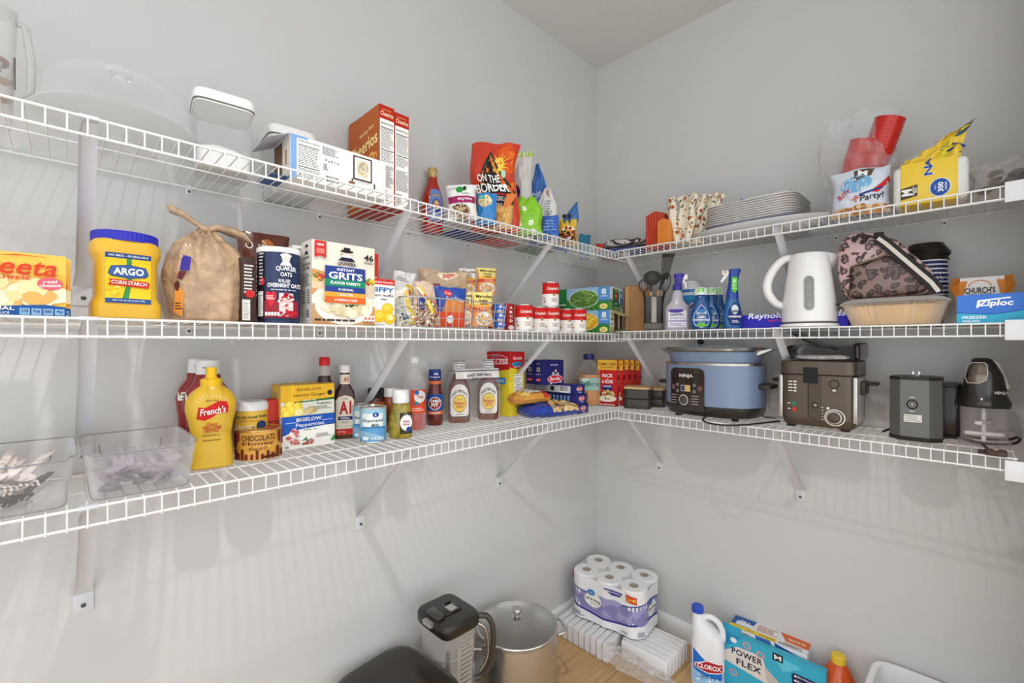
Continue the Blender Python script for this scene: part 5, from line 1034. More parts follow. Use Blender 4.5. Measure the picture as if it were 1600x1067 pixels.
def strip(pts, w_, d_, y, mat, nm, **k):
    b = B(); P = [Vector((px2(*q)[0], y, px2(*q)[1])) for q in pts]; vs = []
    for i, p in enumerate(P):
        T = (P[min(i+1, len(P)-1)]-P[max(0, i-1)]).normalized(); Nn = Vector((-T.z, 0, T.x))
        for sgn, dy in ((-1, 0), (1, 0), (1, d_), (-1, d_)): vs.append(p+Nn*sgn*w_/2+Vector((0, dy, 0)))
    n = len(P); b.add(vs, [(0, 1, 2, 3), ((n-1)*4, (n-1)*4+1, (n-1)*4+2, (n-1)*4+3)]+[(i*4+k, i*4+(k+1) % 4, i*4+4+(k+1) % 4, i*4+4+k) for i in range(n-1) for k in range(4)], mat); return b.build(nm, t, **k)
strap = [(1376, 384), (1388, 394), (1406, 412), (1428, 434), (1450, 456), (1460, 470)]
strip([(1333, 424), (1352, 418), (1376, 413), (1392, 407)], .004, .003, -.086, M((110, 96, 70), .6), 'pocket_piping', label='olive pocket edging')
strip(strap, .030, .003, -.088, blk, 'strap'); strip(strap, .010, .001, -.0892, M((206, 200, 188), .6), 'strap_stripe', label='white strap stripe')
strip([(1338, 384), (1346, 374), (1356, 380), (1350, 388)], .009, .006, -.078, blk, 'zip_pull'); strip([(1352, 374), (1368, 380), (1380, 388)], .005, .004, -.078, blk, 'zip')
b = B(); b.box(-.012, .012, -.006, .006, 0, .018, blk, .004); b.build('buckle', t, loc=(px2(1377, 384)[0], -.082, px2(1377, 384)[1]))
# paper cups with stacked black lids
m = at('R', .075, 1449); r_ = 31*m[2]*.86*.9/F; H_ = zat(m[2], 381)-z
t = thing('paper_cup_stack', 'x', 'cups', (m[0], m[1], z), 0); bpy.data.objects.remove(t)
navy = M((36, 46, 96), .5, kind='cup_print'); rimm = M((236, 234, 230), .4, kind='cup_rim')
ch = .095; N = 9; st = (H_-.055-ch)/(N-1); cup0 = None
for i in range(N):
    if cup0 is None:
        c = thing('paper_cup', 'x', 'cup', (m[0], m[1], z), uA(1449)); cup0 = c; R0 = r_*.72; R1 = r_*.98
        B().lathe([(R0*.97, 0), (R0, .001), (R1, ch-.004), (R1*.97, ch-.002), (R0*.93, .006)], navy, 32, cap=False).build('cup_body', c)
        B().tube([(R1*1.01*math.cos(a*PI/16), R1*1.01*math.sin(a*PI/16), ch-.002) for a in range(32)], .0022, rimm, 6, True).build('rim', c)
        p = onloft([(0, R0, R0), (ch, R1, R1)], R0*1.8, .0, ch-.004, 10)
        for a in range(9):
            for v in range(6): p.rect(.04+a*.115+(v % 2)*.05, .05+v*.165, .07+a*.115+(v % 2)*.05, .085+v*.165, (236, 236, 232))
        p.build(c, 'white_dots')
    else: c = copy_tree(cup0); c.location = (m[0]+.0015*math.sin(i*2), m[1]+.0015*math.cos(i*3), z+i*st)
    tag(c, 'navy paper cup with white dots, %s of the nested stack' % ('top cup' if i == N-1 else 'bottom cup' if i == 0 else 'number %d from the bottom' % (i+1)), 'cup', 'nested paper cups')
ltop = z+(N-1)*st+ch; l0 = None; NL = 7
for i in range(NL):
    if l0 is None:
        c = thing('cup_lid', 'x', 'lid', (m[0], m[1], ltop), 0); l0 = c
        B().lathe([(R1*1.08, 0), (R1*1.10, .002), (R1*1.06, .006), (R1*.93, .008), (R1*.90, .018), (R1*.86, .020), (R1*.2, .0195)], M((34, 30, 28), .35, coat=.2, kind='black_lid'), 36, cap0=False).build('lid_body', c)
    else: c = copy_tree(l0)
    c.location = (m[0]+.001*i, m[1]+.0035*math.sin(i*1.3), ltop+.0005+i*.0056)
    tag(c, 'black plastic lid on the paper cups, %s' % ('topmost' if i == NL-1 else 'lowest' if i == 0 else 'number %d from the bottom' % (i+1)), 'lid', 'black cup lids')
# freezer bag box with a folded take-out box on top behind it
loc, rz, w, h = slot('R', .272, 1495, 1640, 460, z, .07)
w = .158; a0 = at('R', .272, 1495); h = zat(at('R', .272, 1550)[2], 459)-z; cyb = a0[1]-w/2; 
if cyb-w/2 < -1.47: w = (1.47+a0[1]); cyb = a0[1]-w/2
t = carton('freezer_bag_box', 'blue and teal freezer bag box at the right end of the middle shelf', 'box', (loc[0], cyb, z), rz, w, .07, h, (58, 116, 200))
p = face(w, .07, h); p.rect(0, 0, 1, 1, (70, 122, 208)); p.poly([(0, 0), (1, 0), (1, .48), (.8, .40), (.6, .34), (.35, .32), (.15, .35), (0, .40)], (66, 172, 206)); p.poly([(0, .42), (.2, .36), (.5, .33), (.8, .42), (1, .52), (1, .48), (.8, .38), (.5, .29), (.2, .33), (0, .37)], (50, 96, 180))
p.poly([(.26, .52), (.28, .80), (.70, .88), (.71, .83), (.32, .76), (.30, .56)], (240, 246, 252)); p.text('Ziploc', .51, .66, w=.46, h=.27, col=(250, 250, 252), bold=.07, ital=.12); p.text('FREEZER', .24, .21, w=.33, h=.095, col=(244, 250, 252), bold=.05); p.text('GALLON', .19, .085, w=.23, h=.07, col=(244, 250, 252), bold=.05); p.text('38', .93, .15, w=.09, h=.14, col=(250, 250, 250), bold=.05); p.build(t)
loc2, rz, w2, h2 = slot('R', .185, 1490, 1606, 428, z, .06); a0 = at('R', .185, 1484); w2 = min(.125, 1.47+a0[1]); cyb = a0[1]-w2/2; hb2 = zat(at('R', .185, 1540)[2], 432)-z
t = thing('takeout_box', 'white takeout box with orange folded ends behind the freezer bag box', 'box', (loc2[0], cyb, z), rz)
B().box(-w2*.34, w2*.34, -.03, .03, 0, hb2, M((226, 220, 212), .5, kind='board'), .002).build('box_body', t)
og = M((206, 124, 40), .5, kind='orange_board')
for sg, nm in ((-1, 'left_folded_end'), (1, 'right_folded_end')):
    b = B(); b.add([(sg*w2*.5, -.02, hb2*.80), (sg*w2*.34, -.031, hb2*.92), (sg*w2*.22, -.0315, hb2*.93), (sg*w2*.30, -.032, hb2*.55), (sg*w2*.36, -.031, hb2*.45), (sg*w2*.47, .02, hb2*1.05), (sg*w2*.3, .03, hb2*1.04), (sg*w2*.3, .03, hb2*.4)], [(0, 1, 2, 3, 4), (0, 5, 6, 1), (0, 4, 7, 5), (5, 7, 6), (1, 6, 2), (2, 6, 7, 3), (3, 7, 4)], og); b.build(nm, t, label='orange folded end', angle=15)
p = Print(w2*.6, hb2, lambda u, v, e: ((u-.5)*w2*.6, -.0301-e, v*hb2)); p.text("CHURCH'S", .45, .72, w=.78, h=.13, col=(44, 36, 34), bold=.05, arc=.0); p.text('TEXAS CHICKEN', .45, .63, w=.6, h=.035, col=(60, 50, 46), bold=.02); 
for i in range(12):
    a = PI*i/12; p.poly([(.45+.30*math.cos(a), .80+.14*math.sin(a)), (.45+.30*math.cos(a+.27), .80+.14*math.sin(a+.27)), (.45+.27*math.cos(a+.27), .80+.12*math.sin(a+.27)), (.45+.27*math.cos(a), .80+.12*math.sin(a))], (214, 140, 60), 0)
p.build(t)
# ================================================================ LOWEST SHELF, LEFT WALL
z = ZS[3]
bl_m = CLEAR((226, 226, 228), .05, .60, .05); edge_m = CLEAR((150, 150, 152), .55, .9, .1)
def clear_bin(label, x0, x1, y0, y1, h):
    """open bin: x0..x1 wide at the rim, y0 (front) .. y1 (back)"""
    cx, cy = (x0+x1)/2, (y0+y1)/2; W_, D_ = (x1-x0)/2, (y1-y0)/2; t = thing('clear_bin', label, 'bin', (cx, cy, z), 0, 'clear plastic bins of cutlery'); e = 9
    b = B(); b.loft([(.001, W_*.84, D_*.90, e), (.003, W_*.87, D_*.925, e), (h*.45, W_*.92, D_*.955, e), (h*.47, W_*.935, D_*.965, e), (h*.78, W_*.965, D_*.98, e), (h*.80, W_*.98, D_*.99, e), (h, W_, D_, e)], bl_m, 72, cap=False); b.loft([(.004, W_*.85, D_*.91, e), (h, W_*.985, D_*.985, e)], bl_m, 72, cap=False); b.build('bin_body', t)
    def ring(zz, kx, ky, r, n=72, wav=0):
        q = []
        for i in range(n):
            a = 2*PI*i/n; q.append((W_*kx*math.copysign(abs(math.cos(a))**(2/e), math.cos(a)), D_*ky*math.copysign(abs(math.sin(a))**(2/e), math.sin(a)), zz-(wav if math.sin(a) < -.5 and abs(math.cos(a)) < .55 else 0)))
        return q
    b = B(); b.tube(ring(h, 1.0, 1.0, 0, wav=.004), .0016, edge_m, 6, True); b.build('rim', t)
    b = B(); b.tube(ring(.002, .86, .92, 0), .0012, edge_m, 6, True); b.build('base_edge', t)
    for sg in (1, -1):     # hand hold recess on the back and front walls
        b = B(); q = []
        for i in range(25):
            a = PI+PI*i/24; q.append((W_*.62*math.copysign(abs(math.cos(a))**.35, math.cos(a)), sg*D_*.985, h*.72+h*.30*math.copysign(abs(math.sin(a))**.35, math.sin(a))))
        if sg > 0: b.tube(q, .0012, edge_m, 6); b.build('hand_hold', t)
    return t
gA = ground(142, 782, z); gB = ground(297, 755, z)
x0, x1 = gA[0]-.012, gB[0]+.012
clear_bin('clear plastic bin of clear spoons, right of the two bins', x0, x1, -.288, -.045, .086)
gC = ground(108, 792, z); clear_bin('clear plastic bin of white forks and spoons at the far left', gC[0]-.175, gC[0]+.010, -.292, -.045, .086)
def spoon(mat, L_=.155):
    b = B(); 
    def top(u, v, s):
        a = PI*2*u; r = v; return (.0155*r*math.cos(a), -.022+.0225*r*math.sin(a), -.006*(1-r*r)+s)
    b.grid(lambda u, v: top(u, v, 0), 20, 5, mat); b.grid(lambda u, v: top(u, v, .001), 20, 5, mat)
    b.box(-.004, .004, -.002, .05, -.0008, .001, mat); b.box(-.0055, .0055, .048, L_-.03, -.0008, .001, mat, .0004); return b
def fork(mat, L_=.155):
    b = B(); b.prism([(-.004, .0), (.004, .0), (.012, -.018), (-.012, -.018)], -.0006, .0006, mat)
    b.xf(Matrix.Rotation(PI/2, 4, 'X') @ Matrix.Scale(1, 4, (0, 0, 1)))
    b.v = [(x, -zz if False else y, q) for x, y, q in b.v]
    b = B(); vs = [(-.004, .002), (.004, .002), (.0125, -.016), (.0125, -.022), (-.0125, -.022), (-.0125, -.016)]
    n = len(vs); b.add([(x, y, 0) for x, y in vs]+[(x, y, .0012) for x, y in vs], [tuple(range(n)), tuple(range(n, 2*n))]+[(i, (i+1) % n, n+(i+1) % n, n+i) for i in range(n)], mat)
    for k in range(4): x = -.0105+k*.007; b.box(x-.0016, x+.0016, -.046, -.021, 0, .0012, mat)
    b.box(-.004, .004, 0, .05, 0, .0012, mat); b.box(-.0055, .0055, .048, L_-.03, 0, .0012, mat, .0004); return b
wp = M((238, 228, 222), .35, kind='white_cutlery'); bp = M((58, 40, 30), .4, kind='brown_cutlery'); cp = CLEAR((190, 182, 194), .09, .85, .05)
R = random.Random(12); first = {}
def scatter(kind, n, xr, yr, zr, label, group, mat, name, mk, yaw=(-.5, .5), tilt=(.1, .7)):
    for i in range(n):
        if kind not in first: o = mk(mat).build(name, angle=50, fix=True); first[kind] = o
        else: o = first[kind].copy(); COL.objects.link(o)
        o.location = (R.uniform(*xr), R.uniform(*yr), z+R.uniform(*zr)); o.rotation_euler = (R.uniform(*tilt), R.uniform(-.5, .5), R.uniform(*yaw)); tag(o, label, name.split('_')[-1], group)
bx0, bx1 = gC[0]-.140, gC[0]-.050
scatter('wf', 22, (bx0, bx1), (-.225, -.20), (.034, .062), 'white plastic fork in the pile in the far left clear bin', 'white plastic forks', wp, 'plastic_fork', fork, (-.35, .35), (.02, .16))
scatter('ws', 14, (bx0, bx1), (-.225, -.19), (.034, .060), 'white plastic spoon in the pile in the far left clear bin', 'white plastic spoons', wp, 'plastic_spoon', spoon, (-.4, .4), (.02, .16))
scatter('bf', 5, (gC[0]-.085, gC[0]-.045), (-.215, -.20), (.012, .022), 'dark brown plastic knife or fork under the white cutlery', 'dark brown cutlery', bp, 'plastic_fork', fork, (-.4, .3), (.0, .1))
cx0, cx1 = x0+.036, x1-.034
scatter('cs', 26, (cx0, cx1), (-.240, -.195), (.012, .050), 'clear plastic spoon in the pile in the right hand clear bin', 'clear plastic spoons', cp, 'plastic_spoon', spoon, (-.16, .16), (.0, .12))
# squeeze bottles
def gp(px, py): return ground(px, py, z)
def ua(px): return TH-PI/2-math.atan((px-800)/F)
ymat = M((208, 168, 44), .32, coat=.25, var=.03, kind='mustard')
x, y, Zq = gp(333, 731); h = .219; t = thing('mustard_bottle', 'yellow mustard squeeze bottle in front of the ketchup bottles', 'bottle', (x, y+.018, z), ua(333)*.75)
q = .0475; S_ = [(0, q*.86, .024, 3), (.004, q*.90, .028, 3), (.012, q*.90, .028, 2.8), (.045, q*.86, .027, 2.6), (.075, q*.82, .026, 2.5), (.105, q*.92, .028, 2.4), (.130, q*1.04, .030, 2.3), (.150, q*1.03, .030, 2.3), (.168, q*.86, .028, 2.2), (.180, q*.58, .024, 2.1), (.185, q*.44, .02, 2)]
B().loft(S_, ymat, 56).build('bottle_body', t)
B().lathe([(.0205, .183), (.0212, .186), (.0212, .198), (.0190, .200), (.0115, .202), (.0100, .214), (.0112, .222), (.0095, .226), (.004, .2265)], M((226, 182, 30), .35, kind='cap'), 32).build('cap', t)
p = onloft(S_, q*1.75, .020, .168, 14)
p.poly([(.16, .63), (.34, .60), (.5, .645), (.66, .71), (.86, .70), (.88, .80), (.84, .87), (.66, .89), (.5, .84), (.34, .79), (.2, .81)], (196, 34, 34)); p.text("French's", .52, .745, w=.58, h=.105, col=(250, 246, 240), bold=.03, ital=.25, rot=.12)
for i in range(9): a = PI*.15+PI*.7*i/8; p.poly([(.5+.30*math.cos(a), .84+.10*math.sin(a)), (.5+.38*math.cos(a-.04), .84+.14*math.sin(a-.04)), (.5+.38*math.cos(a+.04), .84+.14*math.sin(a+.04))], (240, 226, 170), 0)
p.text('SINCE 1904', .5, .90, w=.26, h=.022, col=(70, 60, 30)); p.text('Classic', .5, .545, w=.26, h=.05, col=(196, 50, 34), ital=.3); p.text('YELLOW', .5, .485, w=.42, h=.06, col=(190, 34, 30), bold=.04); p.text('MUSTARD', .5, .435, w=.3, h=.03, col=(190, 60, 30), bold=.02); p.lines(.3, .39, .7, .36, 2, (120, 96, 40)); p.lines(.3, .31, .7, .29, 1, (120, 96, 40), .7); p.build(t)
rm = M((134, 22, 20), .2, coat=.4, kind='ketchup')
def ketchup(px, off, label, top):
    m = at('L', off, px); t = thing('ketchup_bottle', label, 'bottle', (m[0], m[1], z), ua(px), 'ketchup bottles'); h = zat(m[2], top)-z; q = .047
    S_ = [(0, q*.88, .028, 3), (.004, q*.93, .032, 3), (h*.25, q*.90, .031, 2.6), (h*.45, q*.92, .031, 2.5), (h*.62, q*1.03, .033, 2.3), (h*.72, q*.86, .030, 2.2), (h*.80, q*.56, .026, 2.1), (h*.84, q*.56, .026, 2), (h*.87, q*.5, .023, 2)]
    B().loft(S_, rm, 48).build('bottle_body', t); B().lathe([(.024, h*.86), (.0245, h*.87), (.0235, h*.99), (.021, h)], M((222, 222, 220), .3, kind='cap'), 32).build('cap', t, label='white cap')
    p = Print(.03, .012, lambda u, v, e: (.002+(u-.5)*.03, -.0243-e, h*.90+v*.012)); p.text('Flip open', .5, .5, w=.8, h=.45, col=(90, 90, 90)); p.build(t)
    p = onloft(S_, q*1.8, h*.60, h*.68, 10); p.rect(0, 0, 1, 1, (226, 222, 218)); p.lines(.1, .9, .9, .1, 2, (60, 110, 60)); p.build(t)
ketchup(325, .100, 'red ketchup bottle with white cap right behind the mustard bottle', 562); ketchup(312, .045, 'second red ketchup bottle, rearmost of the squeeze bottles', 560)
# drink mix canister, chocolate honey tin
loc, r_, h, rz = spot('L', .06, 364, 421, 626, z)
t = thing('drink_mix_canister', 'yellow and blue drink mix canister with a white lid behind the chocolate tin', 'canister', loc, ua(395)); r_ *= .95
B().lathe([(r_, 0), (r_, h-.02)], M((226, 190, 70), .4, kind='label'), 40).build('canister_body', t); B().lathe([(r_*1.03, h-.022), (r_*1.04, h-.01), (r_*.98, h-.003), (r_*.9, h)], WHITE, 40).build('lid', t)
p = onloft([(0, r_, r_), (h, r_, r_)], r_*1.9, .0, h-.024, 14); p.rect(0, .0, 1, .62, (44, 110, 150)); p.text('50% LESS SUGAR THAN', .5, .88, w=.9, h=.06, col=(40, 40, 60), bold=.03); p.text('LEADING SODA & JUICE', .5, .79, w=.7, h=.045, col=(200, 60, 40), bold=.02); p.text('TROPICAL PUNCH', .3, .66, w=.5, h=.05, col=(240, 240, 240), bold=.04, rot=.1); p.ell(.8, .68, .14, .1, (36, 60, 110)); p.blobs(.5, .55, .45, .08, 24, [(40, 44, 60), (220, 60, 60), (240, 170, 60), (30, 90, 160)], .05); p.build(t)
g0 = gp(404, 720); g1 = ground(366, 712, z); Zt = g0[2]+.035; r_ = (440-365)*Zt*math.cos(math.atan((402-800)/F))/F/2
dirx, diry = math.cos(TH-math.atan((402-800)/F)), math.sin(TH-math.atan((402-800)/F))
loc = (g0[0]+dirx*r_, g0[1]+diry*r_, z); h = (712-664)*Zt/F*1.0
h = .072
t, p = can('chocolate_tin', 'round honey coloured tin with chocolate drips and a gold rim', loc, r_, h, (218, 158, 66), (206, 170, 110), None, ua(402))
for i, (u, dn) in enumerate(((.02, .4), (.08, .25), (.16, .45), (.24, .2), (.36, .2), (.47, .38), (.58, .2), (.70, .35), (.80, .22), (.90, .5), (.98, .3))): p.rect(u-.03, 0, u+.03, dn*.75, (110, 44, 24)); p.ell(u, dn*.75, .03, .05, (110, 44, 24)); 
for u, dn in ((.03, .5), (.09, .7), (.93, .6), (.99, .5)): p.rect(u-.025, dn, u+.025, 1, (110, 44, 24)); p.ell(u, dn, .025, .05, (110, 44, 24))
p.text('CHOCOLATE', .5, .80, w=.66, h=.22, col=(70, 40, 24), bold=.03); p.text('Honey', .5, .58, w=.62, h=.16, col=(70, 40, 24), bold=.02); p.text('Swirl', .48, .40, w=.4, h=.13, col=(90, 60, 30), ital=.4); p.poly([(.68, .48), (.76, .52), (.72, .40)], (236, 200, 90)); p.rect(.58, .04, .86, .12, (70, 30, 20)); p.build(t)
B().lathe([(r_*.93, h-.0022), (r_*.5, h-.0015), (r_*.45, h-.0008), (.001, h-.0008)], M((206, 176, 130), .15, .85, kind='lid_metal'), 40, cap0=False).build('lid_panel', t)
# small red carton and dark tin peeking between
t = carton('red_carton', 'small red carton peeking out between drink mix and lemon tea', 'box', (at('L', .05, 424)[0], -.055, z), 0, .055, .05, zat(at('L', .05, 424)[2], 623)-z, (190, 48, 36)); p = face(.055, .05, .1); p.lines(.1, .8, .9, .5, 4, (90, 30, 26)); p.build(t)
# tea boxes
g0 = gp(443, 706); g1 = gp(523, 691); w = math.hypot(g0[0]-g1[0], g0[1]-g1[1])
off = -(g0[1]+g1[1])/2
def tea(zz, px1, px2, h, label, cols, nm, kind, dz=0, dx=0):
    a = at('L', off, px1); b_ = at('L', off, px2); w = b_[0]-a[0]
    t = carton('tea_box', label, 'box', ((a[0]+b_[0])/2, -off+.0405, zz), dx, w, .075, h, (238, 236, 230), 'tea boxes', b=.0015); p = face(w, .075, h)
    if kind == 0:
        p.rect(0, 0, 1, 1, (236, 236, 230)); p.rect(0, .64, 1, 1, (36, 92, 186)); p.poly([(0, .42), (.3, .58), (1, .66), (1, .64), (0, .64)], (36, 92, 186)); p.text('BIGELOW', .5, .88, w=.48, h=.11, col=(246, 246, 246), bold=.04); p.text('Peppermint', .52, .70, w=.54, h=.15, col=(246, 246, 246), bold=.01); p.rect(.06, .80, .26, .815, (210, 226, 246)); p.rect(.74, .80, .96, .815, (210, 226, 246)); p.text('HERBAL TEA', .52, .55, w=.26, h=.04, col=(60, 90, 60))
        p.blobs(.2, .38, .10, .20, 40, [(196, 90, 90), (240, 232, 228), (206, 130, 120)], .03); p.blobs(.42, .17, .2, .05, 30, [(196, 110, 100), (240, 232, 228), (160, 70, 60)], .02); p.poly([(.36, .22), (.44, .34), (.46, .24)], (50, 130, 70)); p.poly([(.45, .22), (.56, .28), (.48, .20)], (50, 130, 70)); p.poly([(.9, .12), (1, .34), (1, .12)], (60, 140, 70)); p.lines(.62, .40, .92, .28, 3, (90, 90, 96)); p.text('20', .08, .08, w=.06, h=.07, col=(60, 60, 60), bold=.03)
    else:
        p.rect(0, 0, 1, 1, (226, 228, 214)); p.rect(0, .46, 1, 1, (238, 186, 46)); p.poly([(.24, .46), (1, .54), (1, .46), (.24, .42)], (50, 110, 50)); p.text('BIGELOW', .52, .85, w=.46, h=.09, col=(140, 90, 30), bold=.02); p.text('Lemon Ginger', .53, .66, w=.60, h=.13, col=(90, 66, 30)); p.text('HERBAL TEA', .52, .49, w=.24, h=.045, col=(240, 246, 230), bold=.03); p.ell(.91, .70, .05, .09, (36, 44, 60)); p.text('Prebiotics', .80, .36, w=.28, h=.08, col=(70, 66, 50)); p.lines(.56, .28, .95, .16, 3, (100, 100, 90))
        for u, v in ((.06, .2), (.15, .36), (.2, .18), (.10, .08), (.3, .3)): p.ell(u, v, .085, .15, (240, 206, 50)); p.ell(u-.01, v+.03, .05, .09, (250, 226, 96))
        p.ell(.32, .12, .09, .13, (246, 224, 120)); p.ell(.32, .12, .07, .10, (250, 238, 170)); p.blobs(.52, .14, .12, .08, 20, [(196, 166, 110), (226, 206, 150)], .03)
    p.build(t); p = face(w, .075, h, 'left'); p.rect(0, 0, 1, 1, cols); p.lines(.2, .8, .8, .3, 7, (150, 140, 110)); p.build(t, 'side_artwork'); 
    p = face(w, .075, h, 'top'); p.rect(0, 0, 1, 1, cols); p.lines(.1, .9, .9, .5, 3, (120, 90, 40)); p.build(t, 'top_artwork'); return t
hp = .0865; tea(z, 441, 523.5, hp, 'peppermint tea box with a blue band, under the lemon ginger box', (230, 232, 236), '', 0)
tea(z+hp+.0005, 440, 523, .082, 'yellow lemon ginger tea box stacked on the peppermint box', (240, 200, 80), '', 1, dx=-.03)
# sauce bottles
def sauce(px1, px2, off, top, label, liquid, cap, secs, name='sauce_bottle', capr=.4, caph=.02, glass=None):
    loc, r_, h, rz = spot('L', off, px1, px2, top, z); t = thing(name, label, 'bottle', loc, ua((px1+px2)/2)); S_ = [(zz*h, rx*r_, ry*r_, *(e,)) for zz, rx, ry, e in secs]
    B().loft(S_, liquid, 44).build('bottle_body', t)
    B().lathe([(capr*r_, h-caph), (capr*r_*1.02, h-caph*.95), (capr*r_, h-.002), (capr*r_*.9, h)], M(cap, .35, kind='cap'), 28).build('cap', t)
    return t, S_, r_, h
t, S_, r_, h = sauce(491, 523, .05, 558, 'dark soy sauce bottle with a red cap behind the tea boxes', M((46, 20, 14), .12, coat=.6, kind='dark_sauce'), (206, 34, 40), [(0, .95, .95, 2), (.02, 1, 1, 2), (.5, 1, 1, 2), (.68, .8, .8, 2), (.78, .58, .58, 2)], capr=.52, caph=.024)
B().lathe([(r_*.58, h*.775), (r_*.5, h*.84), (r_*.5, h-.022)], CLEAR((206, 196, 186), .4, .8, .1), 28).build('bottle_neck', t, label='clear glass neck')
loc, r_, h, rz = spot('L', .085, 521, 552, 568, z); g0 = gp(537, 686); loc = (g0[0]+.012, g0[1]+.02, z); r_ = .0285; h = .217
t = thing('steak_sauce_bottle', 'brown steak sauce bottle with a white cap and cream label', 'bottle', loc, ua(537)*.9)
S_ = [(0, r_*.95, r_*.66, 5), (.003, r_, r_*.7, 5), (h*.58, r_, r_*.7, 5), (h*.64, r_*.94, r_*.68, 4), (h*.72, r_*.60, r_*.56, 2.6), (h*.80, r_*.50, r_*.5, 2), (h*.90, r_*.50, r_*.5, 2)]
B().loft(S_, M((62, 30, 22), .12, coat=.6, kind='dark_sauce'), 48).build('bottle_body', t)
B().lathe([(r_*.55, h*.895), (r_*.56, h*.90), (r_*.54, h*.99), (r_*.48, h)], WHITE, 28).build('cap', t)
p = onloft(S_, r_*.95, h*.74, h*.87, 8); p.rect(0, 0, 1, 1, (236, 226, 206)); p.text('A1', .6, .5, w=.42, h=.55, col=(190, 34, 34), bold=.04); p.build(t, 'neck_label')
p = onloft(S_, r_*1.86, .012, h*.60, 12, lift=.0005); p.poly([(0, 0), (1, 0), (1, .86), (.86, .95), (.5, 1), (.14, .95), (0, .86)], (150, 120, 70)); p.poly([(.03, .01), (.97, .01), (.97, .85), (.84, .935), (.5, .98), (.16, .935), (.03, .85)], (236, 226, 208)); p.text('A1', .52, .68, w=.62, h=.33, col=(186, 34, 36), bold=.06); p.text('AT HOME', .5, .90, w=.3, h=.03, col=(80, 70, 50)); p.rect(.15, .37, .88, .46, (52, 40, 120)); p.text('ORIGINAL', .5, .415, w=.5, h=.05, col=(240, 236, 240), bold=.03); p.text('SAUCE', .5, .31, w=.36, h=.035, col=(60, 50, 50)); p.rect(.1, .22, .9, .225, (150, 130, 90)); p.rect(.03, .01, .97, .15, (200, 40, 36)); p.text('NET WT 10oz', .32, .08, w=.4, h=.05, col=(246, 230, 220), bold=.02); p.build(t)
B().box(-r_*.9, r_*.9, -r_*.55, r_*.55, 0, .001, BLACKP).build('base', t)
# milk cans
def milk(px1, px2, py, top, label, off=None):
    if off is None:
        g = gp((px1+px2)/2, py); r_ = .0365; d_ = TH-math.atan(((px1+px2)/2-800)/F); loc = (g[0]+math.cos(d_)*r_*.9, g[1]+math.sin(d_)*r_*.9, z); r_ = (px2-px1)*(g[2]+.03)*math.cos(math.atan(((px1+px2)/2-800)/F))/F/2
    else: loc, r_, h_, _ = spot('L', off, px1, px2, top, z)
    h = .1
    t, p = can('milk_can', label, loc, r_, h, (150, 196, 216), (214, 212, 206), 'evaporated milk cans', ua((px1+px2)/2))
    p.rect(-.02, .0, 1.02, .42, (96, 156, 200)); p.rect(.10, .46, .86, .86, (226, 234, 230)); p.ell(.60, .82, .12, .08, (44, 76, 150)); p.text('K', .60, .82, w=.06, h=.08, col=(250, 250, 250), bold=.03); p.text('Evaporated', .5, .64, w=.74, h=.12, col=(60, 80, 90), ital=.2); p.text('Milk', .58, .50, w=.3, h=.11, col=(60, 80, 90), ital=.2); p.rect(.1, .40, .95, .45, (60, 130, 180)); 
    for i in range(5): p.poly([(0, .33-i*.05), (.4, .27-i*.04), (.9, .12-i*.02), (.9, .10-i*.02), (.4, .25-i*.04), (0, .31-i*.05)], (180, 214, 230), 1e-5)
    p.rect(.12, .05, .32, .15, (220, 236, 246)); p.text('12 FL OZ', .62, .1, w=.36, h=.08, col=(240, 246, 250), bold=.04); p.build(t)
milk(562, 604, 692, 634, 'light blue evaporated milk can in front'); milk(551, 583, 0, 629, 'second blue evaporated milk can, half hidden behind the first', off=.085)
# jars behind
loc, r_, h, rz = spot('L', .04, 573, 602, 606, z)
t = thing('sauce_jar', 'dark lidded jar with an orange label behind the milk cans', 'jar', loc, ua(587)); r_ *= .95; B().lathe([(r_*.95, 0), (r_, .003), (r_, h*.70), (r_*.85, h*.76), (r_*.82, h*.80)], M((90, 40, 24), .2, coat=.4, kind='jar'), 32).build('jar_body', t); B().lathe([(r_*.9, h*.79), (r_*.92, h*.8), (r_*.92, h*.99), (r_*.86, h)], BLACKP, 32).build('lid', t)
p = onloft([(0, r_, r_), (h, r_, r_)], r_*1.9, .01, h*.7, 8); p.rect(0, 0, 1, 1, (196, 100, 46)); p.blobs(.5, .6, .4, .3, 30, [(236, 200, 120), (120, 60, 30), (90, 120, 50)], .06); p.build(t)
B().lathe([(r_*.93, h*.8), (r_*.93, h*.98)], M((60, 56, 54), .3), 8, cap=False, cap0=False).build('lid_ridges', t)
loc, r_, h, rz = spot('L', .055, 598, 624, 606, z)
t = thing('sauce_jar', 'slim jar with white cap just behind the relish bottle', 'jar', loc, ua(611)); B().lathe([(r_*.95, 0), (r_, .003), (r_, h*.78), (r_*.9, h*.82)], M((140, 66, 30), .2, coat=.4, kind='jar'), 32).build('jar_body', t); B().lathe([(r_*.97, h*.81), (r_*.98, h*.82), (r_*.96, h*.99), (r_*.9, h)], WHITE, 32).build('cap', t)
g0 = gp(624, 686); t = thing('relish_bottle', 'green relish squeeze bottle with a white cap', 'bottle', (g0[0]+.018, g0[1]+.022, z), ua(624)); h = (687-612)*(g0[2]+.02)/F; r_ = .036
S_ = [(0, r_*.88, r_*.68, 2.4), (.003, r_*.95, r_*.74, 2.4), (h*.25, r_*1.0, r_*.78, 2.3), (h*.45, r_*.94, r_*.75, 2.2), (h*.66, r_*.72, r_*.62, 2), (h*.74, r_*.58, r_*.56, 2)]
B().loft(S_, M((150, 134, 46), .18, bump=.1, bscale=60, var=.45, vscale=60, coat=.5, kind='relish'), 48).build('bottle_body', t); B().lathe([(r_*.66, h*.73), (r_*.68, h*.75), (r_*.66, h*.97), (r_*.6, h)], WHITE, 32).build('cap', t)
